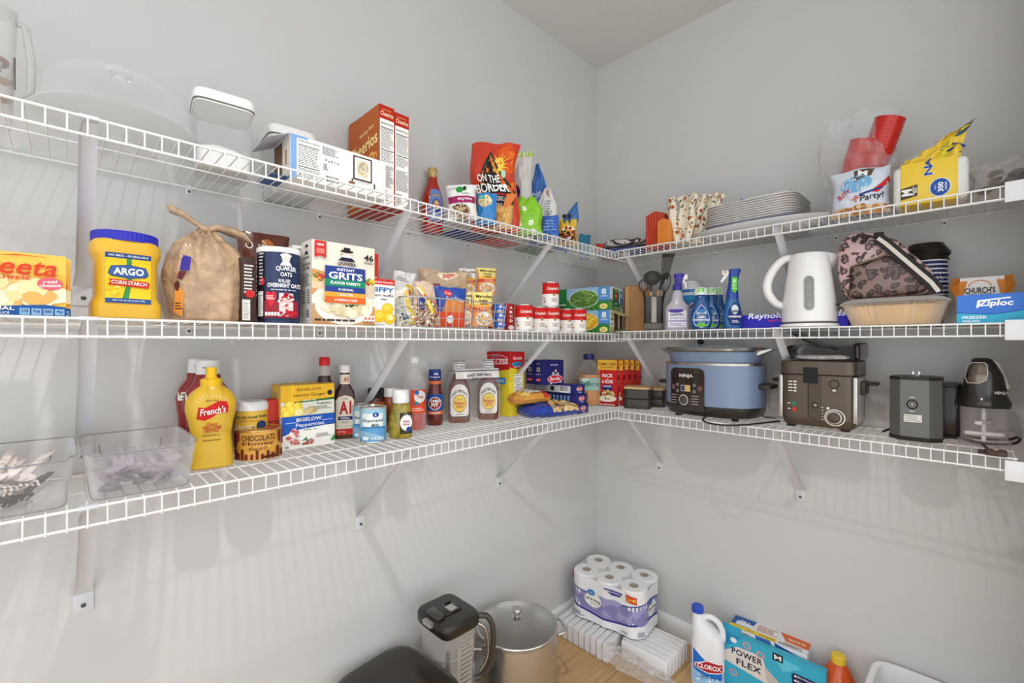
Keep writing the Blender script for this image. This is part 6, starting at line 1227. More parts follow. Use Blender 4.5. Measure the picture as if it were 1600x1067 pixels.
p = onloft(S_, r_*.98, h*.10, h*.56, 10, x0=r_*.40); p.rect(0, 0, 1, .95, (60, 50, 40)); p.blobs(.5, .5, .46, .44, 60, [(226, 220, 206), (90, 70, 50), (160, 150, 130)], .04); p.ell(.5, .5, .46, .34, (236, 232, 228)); p.text('Sweet', .5, .58, w=.5, h=.12, col=(150, 60, 90), ital=.2); p.text('Relish', .5, .44, w=.5, h=.1, col=(150, 60, 90), ital=.2); p.ell(.7, .2, .2, .12, (50, 66, 130)); p.build(t)
# red drink bottle
loc, r_, h, rz = spot('L', .075, 627, 667, 558, z); t = thing('drink_bottle', 'clear plastic bottle one third full of red drink', 'bottle', loc, ua(647)); r_ *= .93
S_ = [(0, r_*.85, r_*.85), (.004, r_, r_), (h*.30, r_, r_), (h*.36, r_*.96, r_*.96), (h*.60, r_*.98, r_*.98), (h*.72, r_*.84, r_*.84), (h*.82, r_*.48, r_*.48), (h*.88, r_*.32, r_*.32), (h*.93, r_*.31, r_*.31)]
B().loft(S_, CLEAR((220, 216, 214), .10, .7, .08), 44).build('bottle_body', t)
B().loft([(.004, r_*.95, r_*.95), (h*.30, r_*.95, r_*.95), (h*.355, r_*.92, r_*.92)], M((190, 36, 22), .1, coat=.6, kind='red_drink'), 40).build('red_drink', t)
B().lathe([(r_*.40, h*.92), (r_*.41, h*.925), (r_*.40, h*.99), (r_*.36, h)], WHITE, 28).build('cap', t)
p = onloft(S_, r_*1.25, h*.24, h*.56, 10, x0=r_*.32); p.rect(0, 0, 1, 1, (222, 80, 50)); p.ell(.62, .70, .38, .26, (236, 232, 230)); p.ell(.42, .88, .16, .09, (50, 110, 180)); p.text('Tea', .62, .70, w=.4, h=.14, col=(206, 70, 60)); p.ell(.4, .42, .16, .08, (50, 130, 160)); p.lines(.15, .25, .9, .08, 2, (250, 214, 200)); p.build(t)
t, S_, r_, h = sauce(667, 692, .05, 577, 'barbecue sauce bottle with a blue neck wrap and orange band', M((96, 28, 18), .15, coat=.6, kind='dark_sauce'), (30, 60, 130), [(0, .92, .92, 2), (.02, 1, 1, 2), (.28, 1, 1, 2), (.34, .96, .96, 2), (.55, 1, 1, 2), (.68, .8, .8, 2), (.78, .72, .72, 2)], capr=.78, caph=.036)
B().lathe([(r_*.80, h*.74), (r_*.80, h*.80)], M((214, 110, 60), .4), 28).build('neck_band', t, label='orange neck band')
p = onloft([(0, r_*.8, r_*.8), (h, r_*.8, r_*.8)], r_*1.4, h*.82, h*.97, 8); p.text('46', .6, .70, w=.4, h=.3, col=(240, 240, 246), bold=.04); p.text('Original', .5, .3, w=.8, h=.22, col=(240, 240, 246), bold=.04); p.build(t, 'cap_print')
p = onloft(S_, r_*1.9, h*.20, h*.56, 10, lift=.0004); p.rect(0, 0, 1, 1, (34, 74, 150)); p.ell(.5, .55, .42, .32, (240, 236, 236)); p.ell(.5, .55, .38, .28, (150, 36, 34)); p.text('OPEN', .5, .66, w=.56, h=.16, col=(250, 250, 250), bold=.06); p.text('PIT', .5, .46, w=.44, h=.18, col=(250, 250, 250), bold=.06); p.rect(0, 0, 1, .17, (216, 110, 50)); p.text('ORIGINAL', .5, .08, w=.7, h=.08, col=(250, 240, 230), bold=.03); p.build(t)
for i in range(0): pass
# twin pack of barbecue sauce
gl = gp(716, 661); gr_ = gp(762, 656)
bq = M((110, 52, 34), .15, var=.15, vscale=80, coat=.5, kind='bbq_sauce')
def bbq(g, px, label):
    t = thing('barbecue_sauce_bottle', label, 'bottle', (g[0]+.02, g[1]+.022, z), ua(px)*.85, 'twin barbecue sauce bottles'); h = .222; r_ = .0405
    S_ = [(0, r_*.86, r_*.60, 3), (.004, r_*.96, r_*.68, 3), (.03, r_, r_*.7, 2.8), (.10, r_, r_*.7, 2.6), (.13, r_*.92, r_*.68, 2.4), (.155, r_*.62, r_*.55, 2.2), (.172, r_*.44, r_*.44, 2), (.180, r_*.42, r_*.42, 2)]
    B().loft(S_, bq, 44).build('bottle_body', t); B().lathe([(r_*.54, .176), (r_*.56, .178), (r_*.53, h-.002), (r_*.48, h)], M((232, 230, 228), .35, kind='cap'), 32).build('cap', t)
    p = onloft([(0, r_*.55, r_*.55), (h, r_*.54, r_*.54)], r_*1.0, .182, h-.002, 8); p.lines(.15, .85, .9, .7, 1, (90, 90, 96), .6); p.text('The Boss', .55, .48, w=.66, h=.16, col=(60, 60, 70), ital=.2); p.text('is Back', .5, .22, w=.5, h=.14, col=(60, 60, 70), ital=.2); p.rect(0, .93, 1, 1, (30, 34, 60)); p.build(t, 'cap_print')
    p = onloft(S_, r_*1.66, .022, .140, 14, lift=.0004); sh = [(0, .08), (.08, 0), (.92, 0), (1, .08), (1, .66), (.92, .84), (.74, .96), (.5, 1), (.26, .96), (.08, .84), (0, .66)]
    p.poly(sh, (60, 70, 130)); p.poly([(.5+(u-.5)*.95, .5+(v-.5)*.965) for u, v in sh], (236, 232, 222)); p.text("SWEET BABY RAY'S", .5, .78, w=.78, h=.10, col=(44, 50, 80), bold=.03, arc=.16); p.ell(.5, .40, .36, .27, (60, 50, 50)); p.ell(.5, .40, .34, .25, (240, 206, 60)); p.text('Barbecue', .5, .42, w=.52, h=.10, col=(196, 44, 34), bold=.03); p.text('SAUCE', .5, .31, w=.34, h=.09, col=(196, 44, 34), bold=.03); p.text('AWARD WINNING', .5, .52, w=.3, h=.03, col=(60, 110, 60)); p.lines(.3, .09, .7, .06, 1, (120, 110, 100), .7); p.build(t)
    return t
t1 = bbq(gl, 716, 'left bottle of the wrapped pair of brown barbecue sauces'); t2 = bbq(gr_, 762, 'right bottle of the wrapped pair of brown barbecue sauces')
mx, my = (t1.location.x+t2.location.x)/2, (t1.location.y+t2.location.y)/2; rr = math.atan2(t2.location.y-t1.location.y, t2.location.x-t1.location.x)
L_ = (t2.location-t1.location).length
t = thing('twin_pack_carrier', 'cream paper band joining the two barbecue sauce bottles', 'packaging', (mx, my, z+.150), rr-.0)
B().box(-L_/2-.028, L_/2+.030, -.034, -.032, .0, .034, M((234, 230, 222), .5, kind='paper')).build('paper_band', t, rot=(-.18, 0, 0)); B().box(-L_/2-.028, L_/2+.030, -.034, .02, .033, .0345, M((50, 56, 100), .5, kind='paper')).build('band_top', t)
p = Print(L_+.058, .034, lambda u, v, e: (-L_/2-.028+u*(L_+.058), -.034-.0002-e-.0035+.006*v, v*.034)); p.text("SWEET BABY RAY'S", .52, .56, w=.56, h=.32, col=(44, 50, 80), bold=.03, arc=.12); p.text('BARBECUE SAUCE', .52, .2, w=.36, h=.14, col=(60, 60, 80), bold=.02); p.rect(0, .94, 1, 1, (50, 56, 100)); p.rect(0, 0, 1, .04, (50, 56, 100)); p.build(t)
B().loft([(-.148, L_/2+.046, .034, 4), (-.06, L_/2+.049, .036, 4), (.0, L_/2+.044, .034, 4), (.035, L_/2+.028, .029, 3), (.072, L_/2+.018, .024, 3)], CLEAR((226, 222, 220), .07, .5, .1, bump=.8, bscale=26), 60, cap=False, cap0=False).build('shrink_film', t)
# rice carton
gc = gp(791, 652); ge = gp(818, 649); w = .088
h = (652-550)*gc[2]/F; t = thing('rice_carton', 'tall red and yellow rice carton right of the barbecue sauces', 'box', (gc[0]+.052, gc[1]+.072, z), .10)
w = .090
d = .145; yr = M((226, 206, 50), .45, kind='carton'); B().box(-w/2, w/2, -d/2, d/2, 0, h, yr, .0015).build('carton_body', t)
p = face(w, d, h); p.poly([(0, .76), (0, 1), (1, 1), (1, .76), (.5, .73)], (196, 30, 36)); p.rect(.2, .86, .85, .95, (206, 50, 50)); p.text('Success', .52, .905, w=.6, h=.05, col=(250, 246, 240), bold=.03); p.ell(.5, .81, .40, .035, (70, 150, 196)); p.text('BOIL-IN-BAG', .55, .81, w=.5, h=.025, col=(30, 50, 90), bold=.03); p.text('WHITE RICE', .5, .765, w=.5, h=.02, col=(246, 236, 236), bold=.03); nutrition(p, .25, .25, .85, .65, n=9); p.lines(.35, .17, .7, .12, 2, (70, 70, 30)); p.text('5425', .52, .07, w=.2, h=.022, col=(30, 30, 30), bold=.04); p.build(t)
p = face(w, d, h, 'left'); p.rect(0, .74, 1, 1, (196, 30, 36)); p.poly([(0, .72), (.5, .70), (1, .73), (1, .75), (0, .75)], (196, 30, 36)); p.ring(.5, .88, .44, .08, (240, 220, 220), (206, 36, 40), .94); p.text('SUCCESS', .52, .85, w=.84, h=.085, col=(250, 246, 244), bold=.04); p.text('RICE', .5, .93, w=.3, h=.03, col=(80, 150, 200), bold=.04); p.rect(.2, .50, .86, .60, (50, 150, 206)); p.text('BOIL-IN-BAG', .5, .55, w=.6, h=.04, col=(246, 246, 250), bold=.04); p.text('RICE', .5, .43, w=.4, h=.05, col=(30, 40, 60), bold=.04); p.ring(.45, .22, .16, .07, (110, 110, 90), (240, 236, 210), .85); p.build(t, 'side_artwork')
p = face(w, d, h, 'top'); p.rect(0, 0, 1, 1, (190, 28, 34)); p.build(t, 'top_artwork')
# noodle bags lying down
gn = gp(862, 650)
def flatbag(name, label, cx, cy, zz, w, l, t_, mat, rz, seed, wr=.006):
    r = thing(name, label, 'bag', (cx, cy, zz), rz)
    def fn(u, v, e=0, s=1):
        x = (u-.5)*l; y = (v-.5)*w*(1-.05*math.sin(9*u)); th = t_/2*(max(0, math.sin(PI*u)))**.25*(max(0, math.sin(PI*v)))**.35; n_ = noise.noise(Vector((u*8+seed, v*6, seed)))*wr
        return (x, y, max(.0004, t_*.34+s*(th+e)+n_*min(1, 6*min(u, 1-u))))
    b = B(); b.grid(lambda u, v: fn(u, v), 36, 16, mat); b.grid(lambda u, v: fn(u, v, 0, -1), 36, 16, mat); b.build('bag_body', r, angle=60)
    return r, Print(l, w, lambda u, v, e: fn(min(1, max(0, u)), min(1, max(0, v)), e), 16)
r, p = flatbag('noodle_bag', 'blue bag of egg noodles lying at the front of the shelf', -.600, -.185, z, .14, .235, .060, FOIL((36, 66, 160)), -.28, 3, .009)
p.poly([(.42, 0), (1, 0), (1, .9), (.62, .8), (.45, .4)], (210, 176, 120)); p.blobs(.72, .35, .26, .34, 180, [(232, 200, 140), (206, 166, 100), (240, 216, 166), (190, 150, 96)], .035, 4, 1.6); p.lines(.5, .08, .9, .03, 1, (60, 40, 30)); p.build(r, 'noodle_window')
r, p = flatbag('noodle_bag', 'gold and orange bag of noodles lying on the blue bag', -.665, -.130, z+.050, .11, .17, .058, FOIL((214, 150, 64)), -.25, 9, .007)
p.blobs(.3, .5, .3, .42, 40, [(236, 180, 80), (190, 110, 40), (240, 206, 120)], .06); p.ell(.55, .35, .3, .2, (226, 222, 200)); p.text('Homestyle', .55, .35, w=.5, h=.2, col=(60, 110, 140), bold=.03); p.rect(.8, .0, 1, .9, (196, 60, 46)); p.build(r)
# blue pasta cartons
nav = (38, 40, 108)
rzp = -1.53; gq = gp(904, 647); w_, d_, h_ = .205, .070, .0385
pos = None
for i in range(3):
    zz = z+i*(h_+.0003); ox = (.000, -.004, -.014)[i]
    t = thing('pasta_carton', 'dark blue pasta carton lying flat, %s of the three' % ('bottom', 'middle', 'top')[i], 'box', (0, 0, zz), rzp, 'flat pasta cartons')
    lx_, ly_ = w_/2, -d_/2; cxx = gq[0]-(lx_*math.cos(rzp)-ly_*math.sin(rzp)); cyy = gq[1]-(lx_*math.sin(rzp)+ly_*math.cos(rzp)); t.location = (cxx+ox, cyy+.004*i, zz)
    B().box(-w_/2, w_/2, -d_/2, d_/2, 0, h_, M(nav, .4, coat=.2, kind='carton'), .001).build('carton_body', t)
    p = face(w_, d_, h_)
    if i == 2: p.rect(.02, .12, .9, .85, (206, 208, 214)); barcode(p, .62, .15, .84, .8); p.ell(.45, .5, .05, .25, (30, 30, 34)); p.lines(.05, .8, .38, .2, 5, (60, 60, 80)); p.rect(.9, 0, 1, 1, nav)
    else:
        for k in range(9): p.ell(.08+k*.09, .5, .025, .28, (110, 160, 210)); p.rect(.06+k*.09, .7, .10+k*.09, .78, (200, 206, 220))
    p.build(t); p = face(w_, d_, h_, 'right'); p.ell(.45, .55, .30, .24, (240, 236, 240)); p.ell(.45, .55, .28, .21, (206, 30, 50)); p.text('Barilla', .45, .56, w=.42, h=.2, col=(250, 246, 246), bold=.02, ital=.15); p.text('PENNE', .5, .18, w=.34, h=.1, col=(226, 226, 240), bold=.03); p.build(t, 'end_artwork')
ptop = z+3*(h_+.0003)
for i in range(2):
    hh_ = .098; wv, dv = .118, .046; fx = -.484+.03*i*0; t = carton('pasta_carton', ('dark blue pasta carton standing on the flat ones, front one', 'dark blue pasta carton standing just behind the other upright one')[i], 'box', (-.545, -.145+i*.0475, ptop), -.10, wv, dv, hh_, nav, 'upright pasta cartons')
    p = face(wv, dv, hh_); p.rect(0, 0, 1, 1, (34, 34, 100)); p.text('DITALINI', .55, .80, w=.34, h=.06, col=(226, 226, 240), bold=.03)
    for u, v in ((.50, .45), (.62, .55), (.72, .42), (.60, .36), (.4, .08), (.85, .1)): p.ring(u, v, .05, .06, (232, 222, 190), (160, 140, 110), .5)
    p.ell(.58, .22, .36, .17, (240, 236, 240)); p.ell(.58, .22, .34, .15, (206, 30, 50)); p.text('Barilla', .58, .23, w=.5, h=.14, col=(250, 246, 246), bold=.02, ital=.15); p.build(t)
    p = face(wv, dv, hh_, 'left'); p.text('PASTA', .5, .85, w=.5, h=.04, col=(226, 226, 240), bold=.03); p.ring(.5, .62, .2, .09, (232, 222, 190), (34, 34, 100), .6); p.text('RIGATI', .5, .42, w=.6, h=.035, col=(226, 226, 240), bold=.03); p.ell(.5, .2, .34, .07, (206, 30, 50)); p.text('Barilla', .5, .2, w=.5, h=.05, col=(250, 246, 246)); p.build(t, 'side_artwork')
# oil jug
loc, r_, h, rz = spot('L', .115, 901, 939, 553, z); t = thing('oil_jug', 'large clear jug of golden cooking oil with a dark blue cap in the corner', 'bottle', (loc[0], loc[1], z), ua(920))
S_ = [(0, r_*.92, r_*.8, 3), (.006, r_, r_*.85, 3), (h*.30, r_, r_*.85, 3), (h*.33, r_*.96, r_*.82, 3), (h*.56, r_*.98, r_*.84, 3), (h*.66, r_*.96, r_*.82, 2.6), (h*.78, r_*.72, r_*.66, 2.2), (h*.86, r_*.42, r_*.42, 2), (h*.90, r_*.36, r_*.36, 2)]
B().loft(S_, CLEAR((222, 216, 204), .07, .6, .08), 44).build('bottle_body', t); B().loft([(.006, r_*.95, r_*.8, 3), (h*.30, r_*.95, r_*.8, 3), (h*.56, r_*.93, r_*.79, 3), (h*.60, r_*.93, r_*.79, 3)], M((206, 136, 48), .12, coat=.5, kind='oil'), 40).build('golden_oil', t)
B().lathe([(r_*.44, h*.89), (r_*.46, h*.90), (r_*.45, h*.99), (r_*.4, h)], M((38, 44, 110), .35, kind='cap'), 28).build('cap', t)
p = onloft(S_, r_*1.9, h*.30, h*.54, 10, lift=.0006); p.rect(0, 0, 1, 1, (166, 200, 190)); p.text('VEGETABLE OIL', .5, .5, w=.86, h=.25, col=(60, 130, 120), bold=.02); p.blobs(.3, .6, .2, .25, 10, [(236, 240, 230), (120, 170, 150)], .08); p.rect(0, .1, .1, .9, (206, 60, 50)); p.build(t)
# rice mix boxes standing like books across the corner
rr = math.radians(-70); gq = gp(964.5, 635); gq = (gq[0], gq[1]); w_, d_, h_ = .090, .034, (635-562)*2.03/F
step = .0410
for i in range(6):
    lx_, ly_ = w_/2, -d_/2; cx_ = gq[0]-(lx_*math.cos(rr)-ly_*math.sin(rr)); cy_ = gq[1]-(lx_*math.sin(rr)+ly_*math.cos(rr))
    k = i*step*.98; ex, ey = math.cos(rr+PI/2), math.sin(rr+PI/2)      # one behind the other
    px_, py_ = cx_+ex*k-.0*i, cy_+ey*k-(.020*i)
    hz_ = h_*(1, .985, 1, .99, .97, 1)[i]
    if px_ > -.035: continue
    t = carton('rice_mix_box', ('family size rice mix box with its red front showing', 'red rice mix box directly behind the family size box', 'third red rice mix box of the row', 'fourth red rice mix box of the row', 'fifth red rice mix box, next to the right wall', 'rearmost red rice mix box of the row')[i], 'box', (px_, py_, z), rr, w_, d_, hz_, (200, 34, 34), 'rice mix boxes')
    p = face(w_, d_, hz_); p.rect(0, 0, 1, 1, (204, 32, 34)); p.rect(.02, .78, .98, 1, (240, 186, 60)); p.text('FAMILY SIZE', .5, .91, w=.84, h=.06, col=(120, 30, 30), bold=.04); p.text('SERVES MORE', .5, .835, w=.7, h=.03, col=(120, 30, 30)); p.text('RICE', .5, .66, w=.5, h=.075, col=(250, 246, 240), bold=.05); p.ell(.5, .595, .02, .012, (250, 246, 240)); p.text('A RONI', .5, .53, w=.56, h=.08, col=(250, 246, 240), bold=.05); p.rect(.25, .34, .75, .46, (36, 44, 110)); p.text('CHICKEN', .5, .425, w=.4, h=.035, col=(250, 246, 240), bold=.04)
    p.ell(.5, .16, .46, .07, (240, 236, 230)); p.blobs(.5, .24, .38, .10, 60, [(236, 206, 140), (246, 226, 176), (206, 160, 90), (110, 140, 60)], .04); p.ell(.14, .26, .08, .05, (30, 34, 50)); p.rect(0, 0, 1, .06, (150, 26, 30)); p.lines(.1, .045, .9, .02, 1, (240, 230, 226), .8); p.build(t)
    p = face(w_, d_, hz_, 'right'); p.rect(0, 0, 1, 1, (204, 34, 34)); p.rect(.05, .86, .95, .98, (236, 176, 70)); p.text('RONI', .5, .78, w=.7, h=.05, col=(250, 246, 240), bold=.05); p.text('RICE', .5, .70, w=.7, h=.05, col=(250, 246, 240), bold=.05); p.rect(.15, .58, .9, .65, (36, 40, 90)); p.rect(.1, .42, .9, .56, (226, 180, 110)); p.blobs(.5, .49, .35, .06, 10, [(240, 210, 150), (190, 140, 80)], .1); p.rect(.2, .28, .8, .38, (226, 110, 100)); p.rect(.3, .17, .7, .24, (240, 200, 200)); p.rect(.25, .04, .75, .13, (236, 222, 220)); p.build(t, 'spine_artwork')
# ================================================================ LOWEST SHELF, RIGHT WALL
z = ZS[3]+.001
def bento(px, off, label, s_, rz):
    m = at('R', off, px); t = thing('bento_box', label, 'lunch box', (m[0], m[1], z), rz, 'black lunch boxes'); q = .058*s_; hb = .042*s_
    mt = M((58, 52, 48), .35, coat=.2, kind='dark_plastic')
    for k in range(2): B().loft([(k*hb+.0008, q*.97, q*.97, 7), (k*hb+.003, q, q, 7), ((k+1)*hb-.003, q, q, 7), ((k+1)*hb-.0008, q*.97, q*.97, 7)], mt, 48).build('tier', t)
    B().loft([(2*hb, q*1.0, q*1.0, 7), (2*hb+.007, q*1.01, q*1.01, 7), (2*hb+.010, q*.97, q*.97, 7)], M((206, 168, 126), .5, var=.08, vscale=20, kind='bamboo'), 48).build('wooden_lid', t)
bento(998, .155, 'two tier black lunch box with a wooden lid next to the cooker', 1.0, -PI/2+.35); bento(1023, .062, 'second black lunch box half hidden behind the first', .9, -PI/2+.3)
# slow cooker
m = at('R', .155, 1116); A, C = .176, .130; rz = -PI/2
t = thing('slow_cooker', 'slate blue oval multi cooker with a dark control panel', 'cooker', (m[0], m[1], z), rz)
blue = M((120, 136, 162), .38, .1, coat=.2, kind='slate_blue'); dk = M((38, 34, 30), .3, coat=.3, kind='dark_base'); ssm = M((190, 184, 174), .22, .95, kind='steel_rim')
hb_ = .208; e = 2.7
BS = [(.052, A, C, e), (hb_-.006, A, C, e)]
b = B(); b.loft([(.010, A*.90, C*.90, e), (.014, A*.95, C*.94, e), (.030, A*.985, C*.98, e), (.053, A*.995, C*.99, e)], dk, 72); b.build('base', t)
for sx in (-1, 1):
    for sy in (-1, 1): B().lathe([(.012, 0), (.013, .011)], BLACKP, 16).build('foot', t, loc=(sx*A*.6, sy*C*.62, 0))
B().loft([(.050, A, C, e), (hb_-.008, A*1.005, C*1.005, e), (hb_-.007, A*1.005, C*1.005, e)], blue, 80).build('body', t)
B().loft([(hb_-.008, A*1.01, C*1.01, e), (hb_, A*1.015, C*1.015, e), (hb_+.003, A*.97, C*.96, e)], ssm, 80).build('steel_rim', t, label='steel rim')
pi_ = .048
B().loft([(hb_, A*.90, C*.90, e), (hb_+pi_-.006, A*.955, C*.955, e)], blue, 72).build('inner_pot', t)
B().loft([(hb_+pi_-.007, A*.97, C*.97, e), (hb_+pi_, A*1.04, C*1.03, e), (hb_+pi_+.003, A*1.03, C*1.02, e), (hb_+pi_-.001, A*.94, C*.93, e)], ssm, 72, cap=False, cap0=False).build('pot_rim', t)
for sx in (-1, 1):
    b = B(); b.add([(sx*A*.93, -.035, hb_+pi_-.020), (sx*A*.93, .035, hb_+pi_-.020), (sx*A*1.20, .030, hb_+pi_+.002), (sx*A*1.20, -.030, hb_+pi_+.002), (sx*A*.95, -.035, hb_+pi_-.004), (sx*A*.95, .035, hb_+pi_-.004), (sx*A*1.19, .030, hb_+pi_+.005), (sx*A*1.19, -.030, hb_+pi_+.005)], [(0, 1, 2, 3), (4, 5, 6, 7), (0, 1, 5, 4), (1, 2, 6, 5), (2, 3, 7, 6), (3, 0, 4, 7)], ssm); b.build('pot_handle', t)
B().loft([(hb_+pi_+.002, A*.98, C*.97, e), (hb_+pi_+.008, A*.97, C*.96, e), (hb_+pi_+.017, A*.6, C*.6, e), (hb_+pi_+.019, A*.1, C*.1, 2)], CLEAR((196, 206, 216), .35, .8, .05), 64, cap0=False).build('glass_lid', t, label='clear glass lid')
B().tube([((A*.99)*math.copysign(abs(math.cos(a*PI/32))**(2/e), math.cos(a*PI/32)), (C*.98)*math.copysign(abs(math.sin(a*PI/32))**(2/e), math.sin(a*PI/32)), hb_+pi_+.006) for a in range(64)], .004, M((150, 150, 152), .2, .8, kind='lid_rim'), 8, True).build('lid_rim', t)
B().ball((-A*.30, .0, hb_+pi_+.031), .013, BLACKP, .8).build('lid_knob', t)
for sx in (-1, 1):
    b = B(); b.loft([(.118, .020, .045, 4, sx*(A+.010)), (.122, .026, .050, 4, sx*(A+.012)), (.132, .026, .050, 4, sx*(A+.012)), (.136, .012, .040, 4, sx*(A+.002))], M((52, 44, 38), .4, kind='handle'), 32); b.build('side_handle', t)
PS = [(.020, A, C, e), (.200, A, C, e)]; pw = .138
p = onloft(PS, pw, .028, .188, 14, x0=-.052, lift=.004)
ar = [(0, .04), (.04, 0), (.96, 0), (1, .04), (1, .88), (.97, .95), (.88, 1), (.12, 1), (.03, .95), (0, .88)]
p.poly(ar, M((44, 37, 32), .18, coat=.6, kind='panel')); p.rect(.03, .68, .97, .685, (20, 16, 14)); p.text('NINJA', .5, .81, w=.40, h=.10, col=(226, 222, 214), bold=.04)
p.rect(.34, .45, .46, .60, (150, 156, 180)); p.rect(.47, .45, .62, .60, (206, 170, 110)); p.rect(.36, .47, .45, .58, (60, 60, 90))
for u, v, c in ((.11, .54, (196, 120, 110)), (.89, .54, (196, 120, 110)), (.25, .60, (170, 166, 160)), (.25, .46, (170, 166, 160)), (.74, .60, (170, 166, 160)), (.74, .46, (170, 166, 160))): p.ring(u, v, .055 if u in (.11, .89) else .042, .052 if u in (.11, .89) else .04, c, (44, 37, 32), .78); p.ell(u, v, .015, .014, c)
p.ring(.44, .25, .135, .125, (214, 208, 200), (60, 52, 46), .84)
for i in range(4): p.rect(.06, .345-i*.062, .22, .362-i*.062, (170, 164, 156)); p.ell(.27, .352-i*.062, .008, .008, (200, 190, 180)); p.rect(.68, .345-i*.062, .86, .362-i*.062, (170, 164, 156)); p.ell(.64, .352-i*.062, .008, .008, (200, 190, 180))
p.build(t, 'control_panel')
q = secat(PS, .1); kx = -.052-.06*pw; ky = -C*(1-abs(kx/A)**e)**(1/e)
B().lathe([(.014, 0), (.015, .004), (.014, .010), (.012, .011)], M((72, 62, 54), .3, coat=.3, kind='knob'), 28).build('dial', t, loc=(kx, ky-.003, .028+.25*.16), rot=(PI/2, 0, 0))
def adopt(o, parent):
    m = Matrix.Translation(parent.location) @ parent.rotation_euler.to_matrix().to_4x4()
    o.parent = parent; o.matrix_parent_inverse = m.inverted()
    for k in ('category', 'group'):
        if k in o: del o[k]
cooker = t
# its cord looping over the shelf edge
def cordpts(pl, zz): return [(*ground(px, py, zz)[:2], zz) for px, py in pl]
def smooth(P, n=6):
    P = [Vector(p) for p in P]; out = []
    for i in range(len(P)-1):
        Q = [P[max(0, min(len(P)-1, i+j))] for j in (-1, 0, 1, 2)]
        for k in range(n):
            u = k/n; out.append(.5*((2*Q[1])+(-Q[0]+Q[2])*u+(2*Q[0]-5*Q[1]+4*Q[2]-Q[3])*u*u+(-Q[0]+3*Q[1]-3*Q[2]+Q[3])*u**3))
    return out+[P[-1]]
ck = M((44, 38, 34), .5, kind='cord')
o = B().tube(smooth(cordpts([(1122, 648), (1105, 650), (1098, 656), (1108, 661), (1130, 664), (1160, 664), (1190, 661), (1218, 658)], z+.004)), .0032, ck, 8).build('power_cord'); adopt(o, cooker)
o = B().box(-.028, .028, -.02, .02, 0, .0008, M((226, 226, 222), .6)).build('paper_leaflet', loc=(*ground(1203, 653, z)[:2], z), rz=.7); tag(o, 'small white paper leaflet lying between cooker and fryer', 'paper')
# deep fryer
x0_, y0_, Z_ = ground(1219, 664, z+.008); x1_, y1_, Z2_ = ground(1338, 677, z+.008); w = .212; fx = -.21
ya = at('R', .21, 1219)[1]; yb = at('R', .21, 1337)[1]; w = ya-yb; d = .20
h = zat(at('R', .21, 1278)[2], 564)-z-.008
t = thing('deep_fryer', 'dark bronze deep fryer with a dial, lights and open lid', 'fryer', (-.21+d/2, (ya+yb)/2, z+.008), -PI/2)
br = M((92, 82, 72), .32, .55, kind='bronze_metal'); br2 = M((62, 54, 47), .35, .3, kind='bronze_plastic')
b = B(); b.loft([(0, w/2*.93, d/2*.93, 8), (.012, w/2*.985, d/2*.98, 8), (.03, w/2, d/2, 9), (h*.80, w/2, d/2, 9)], br, 72); b.build('fryer_body', t)
B().loft([(h*.79, w/2*1.01, d/2*1.01, 9), (h*.80, w/2*1.03, d/2*1.03, 9), (h*.99, w/2*1.02, d/2*1.02, 9), (h, w/2*.98, d/2*.98, 9)], br, 72).build('top_frame', t)
B().loft([(h*.775, w/2*1.015, d/2*1.015, 9), (h*.795, w/2*1.02, d/2*1.02, 9)], M((30, 26, 24), .5), 64).build('seam', t)
for sx in (-1, 1): B().box(sx*w/2*.985-.006, sx*w/2*.985+.006, -d/2*1.0, -d/2*.9, h*.10, h*.77, M((190, 186, 180), .25, .7, kind='silver_strip'), .003).build('corner_strip', t, label='silver corner strip')
B().box(w/2-.001, w/2+.003, -d/2*.85, d/2*.35, h*.08, h*.76, M((206, 202, 196), .28, .6, kind='silver_panel'), .002).build('side_panel', t, label='bright silver side panel')
for sx in (-1, 1):
    for sy in (-1, 1): B().box(-.012, .012, -.012, .012, -.008, .004, BLACKP, .002).build('foot', t, loc=(sx*w*.36, sy*d*.38, 0))
for sx in (-1, 1):
    b = B(); b.box(sx*(w/2+.002), sx*(w/2+.016), -.04, .04, h*.50, h*.70, br2, .004) if sx > 0 else b.box(-(w/2+.016), -(w/2+.002), -.04, .04, h*.50, h*.70, br2, .004); b.build('side_mount', t)
    b = B(); b.box(min(sx*(w/2+.012), sx*(w/2+.046)), max(sx*(w/2+.012), sx*(w/2+.046)), -.030, .030, h*.64, h*.69, br2, .005); b.build('carry_handle', t)
F_ = -d/2
p = Print(w, h, lambda u, v, e: (u*w-w/2, F_-.0006-e-(.002 if v > .8 else 0), v*h))
p.poly([(.40+.0, .14), (.44, .12), (.52, .12), (.57, .15), (.57, .78), (.40, .78), (.40, .20)], (84, 75, 66)); p.poly([(.39, .22), (.39, .78), (.402, .78), (.402, .22)], (34, 28, 25)); p.poly([(.39, .22), (.40, .16), (.44, .12), (.50, .105), (.50, .115), (.445, .13), (.41, .165), (.402, .22)], (34, 28, 25))
for i in range(4): p.rect(.12, .665-i*.048, .18, .683-i*.048, (220, 214, 206)); p.ell(.215, .674-i*.048, .022, .014, (226, 220, 212))
p.ell(.205, .33, .03, .03, (60, 130, 100)); p.ell(.205, .24, .032, .032, (200, 60, 50)); p.rect(.11, .325, .15, .34, (214, 208, 200)); p.rect(.11, .24, .15, .255, (214, 208, 200))
p.ring(.735, .66, .065, .062, (24, 20, 18), (96, 86, 76), .82); p.poly([(.715, .555), (.76, .555), (.76, .575), (.74, .59), (.72, .58)], (214, 206, 198))
p.ring(.745, .165, .135, .125, (222, 216, 208), (92, 82, 72), .88); p.ring(.735, .165, .10, .095, (226, 220, 212), (70, 60, 52), .84)
for a in range(5): p.rect(.575+.01*math.sin(a), .12+a*.045, .60, .13+a*.045, (214, 208, 200))
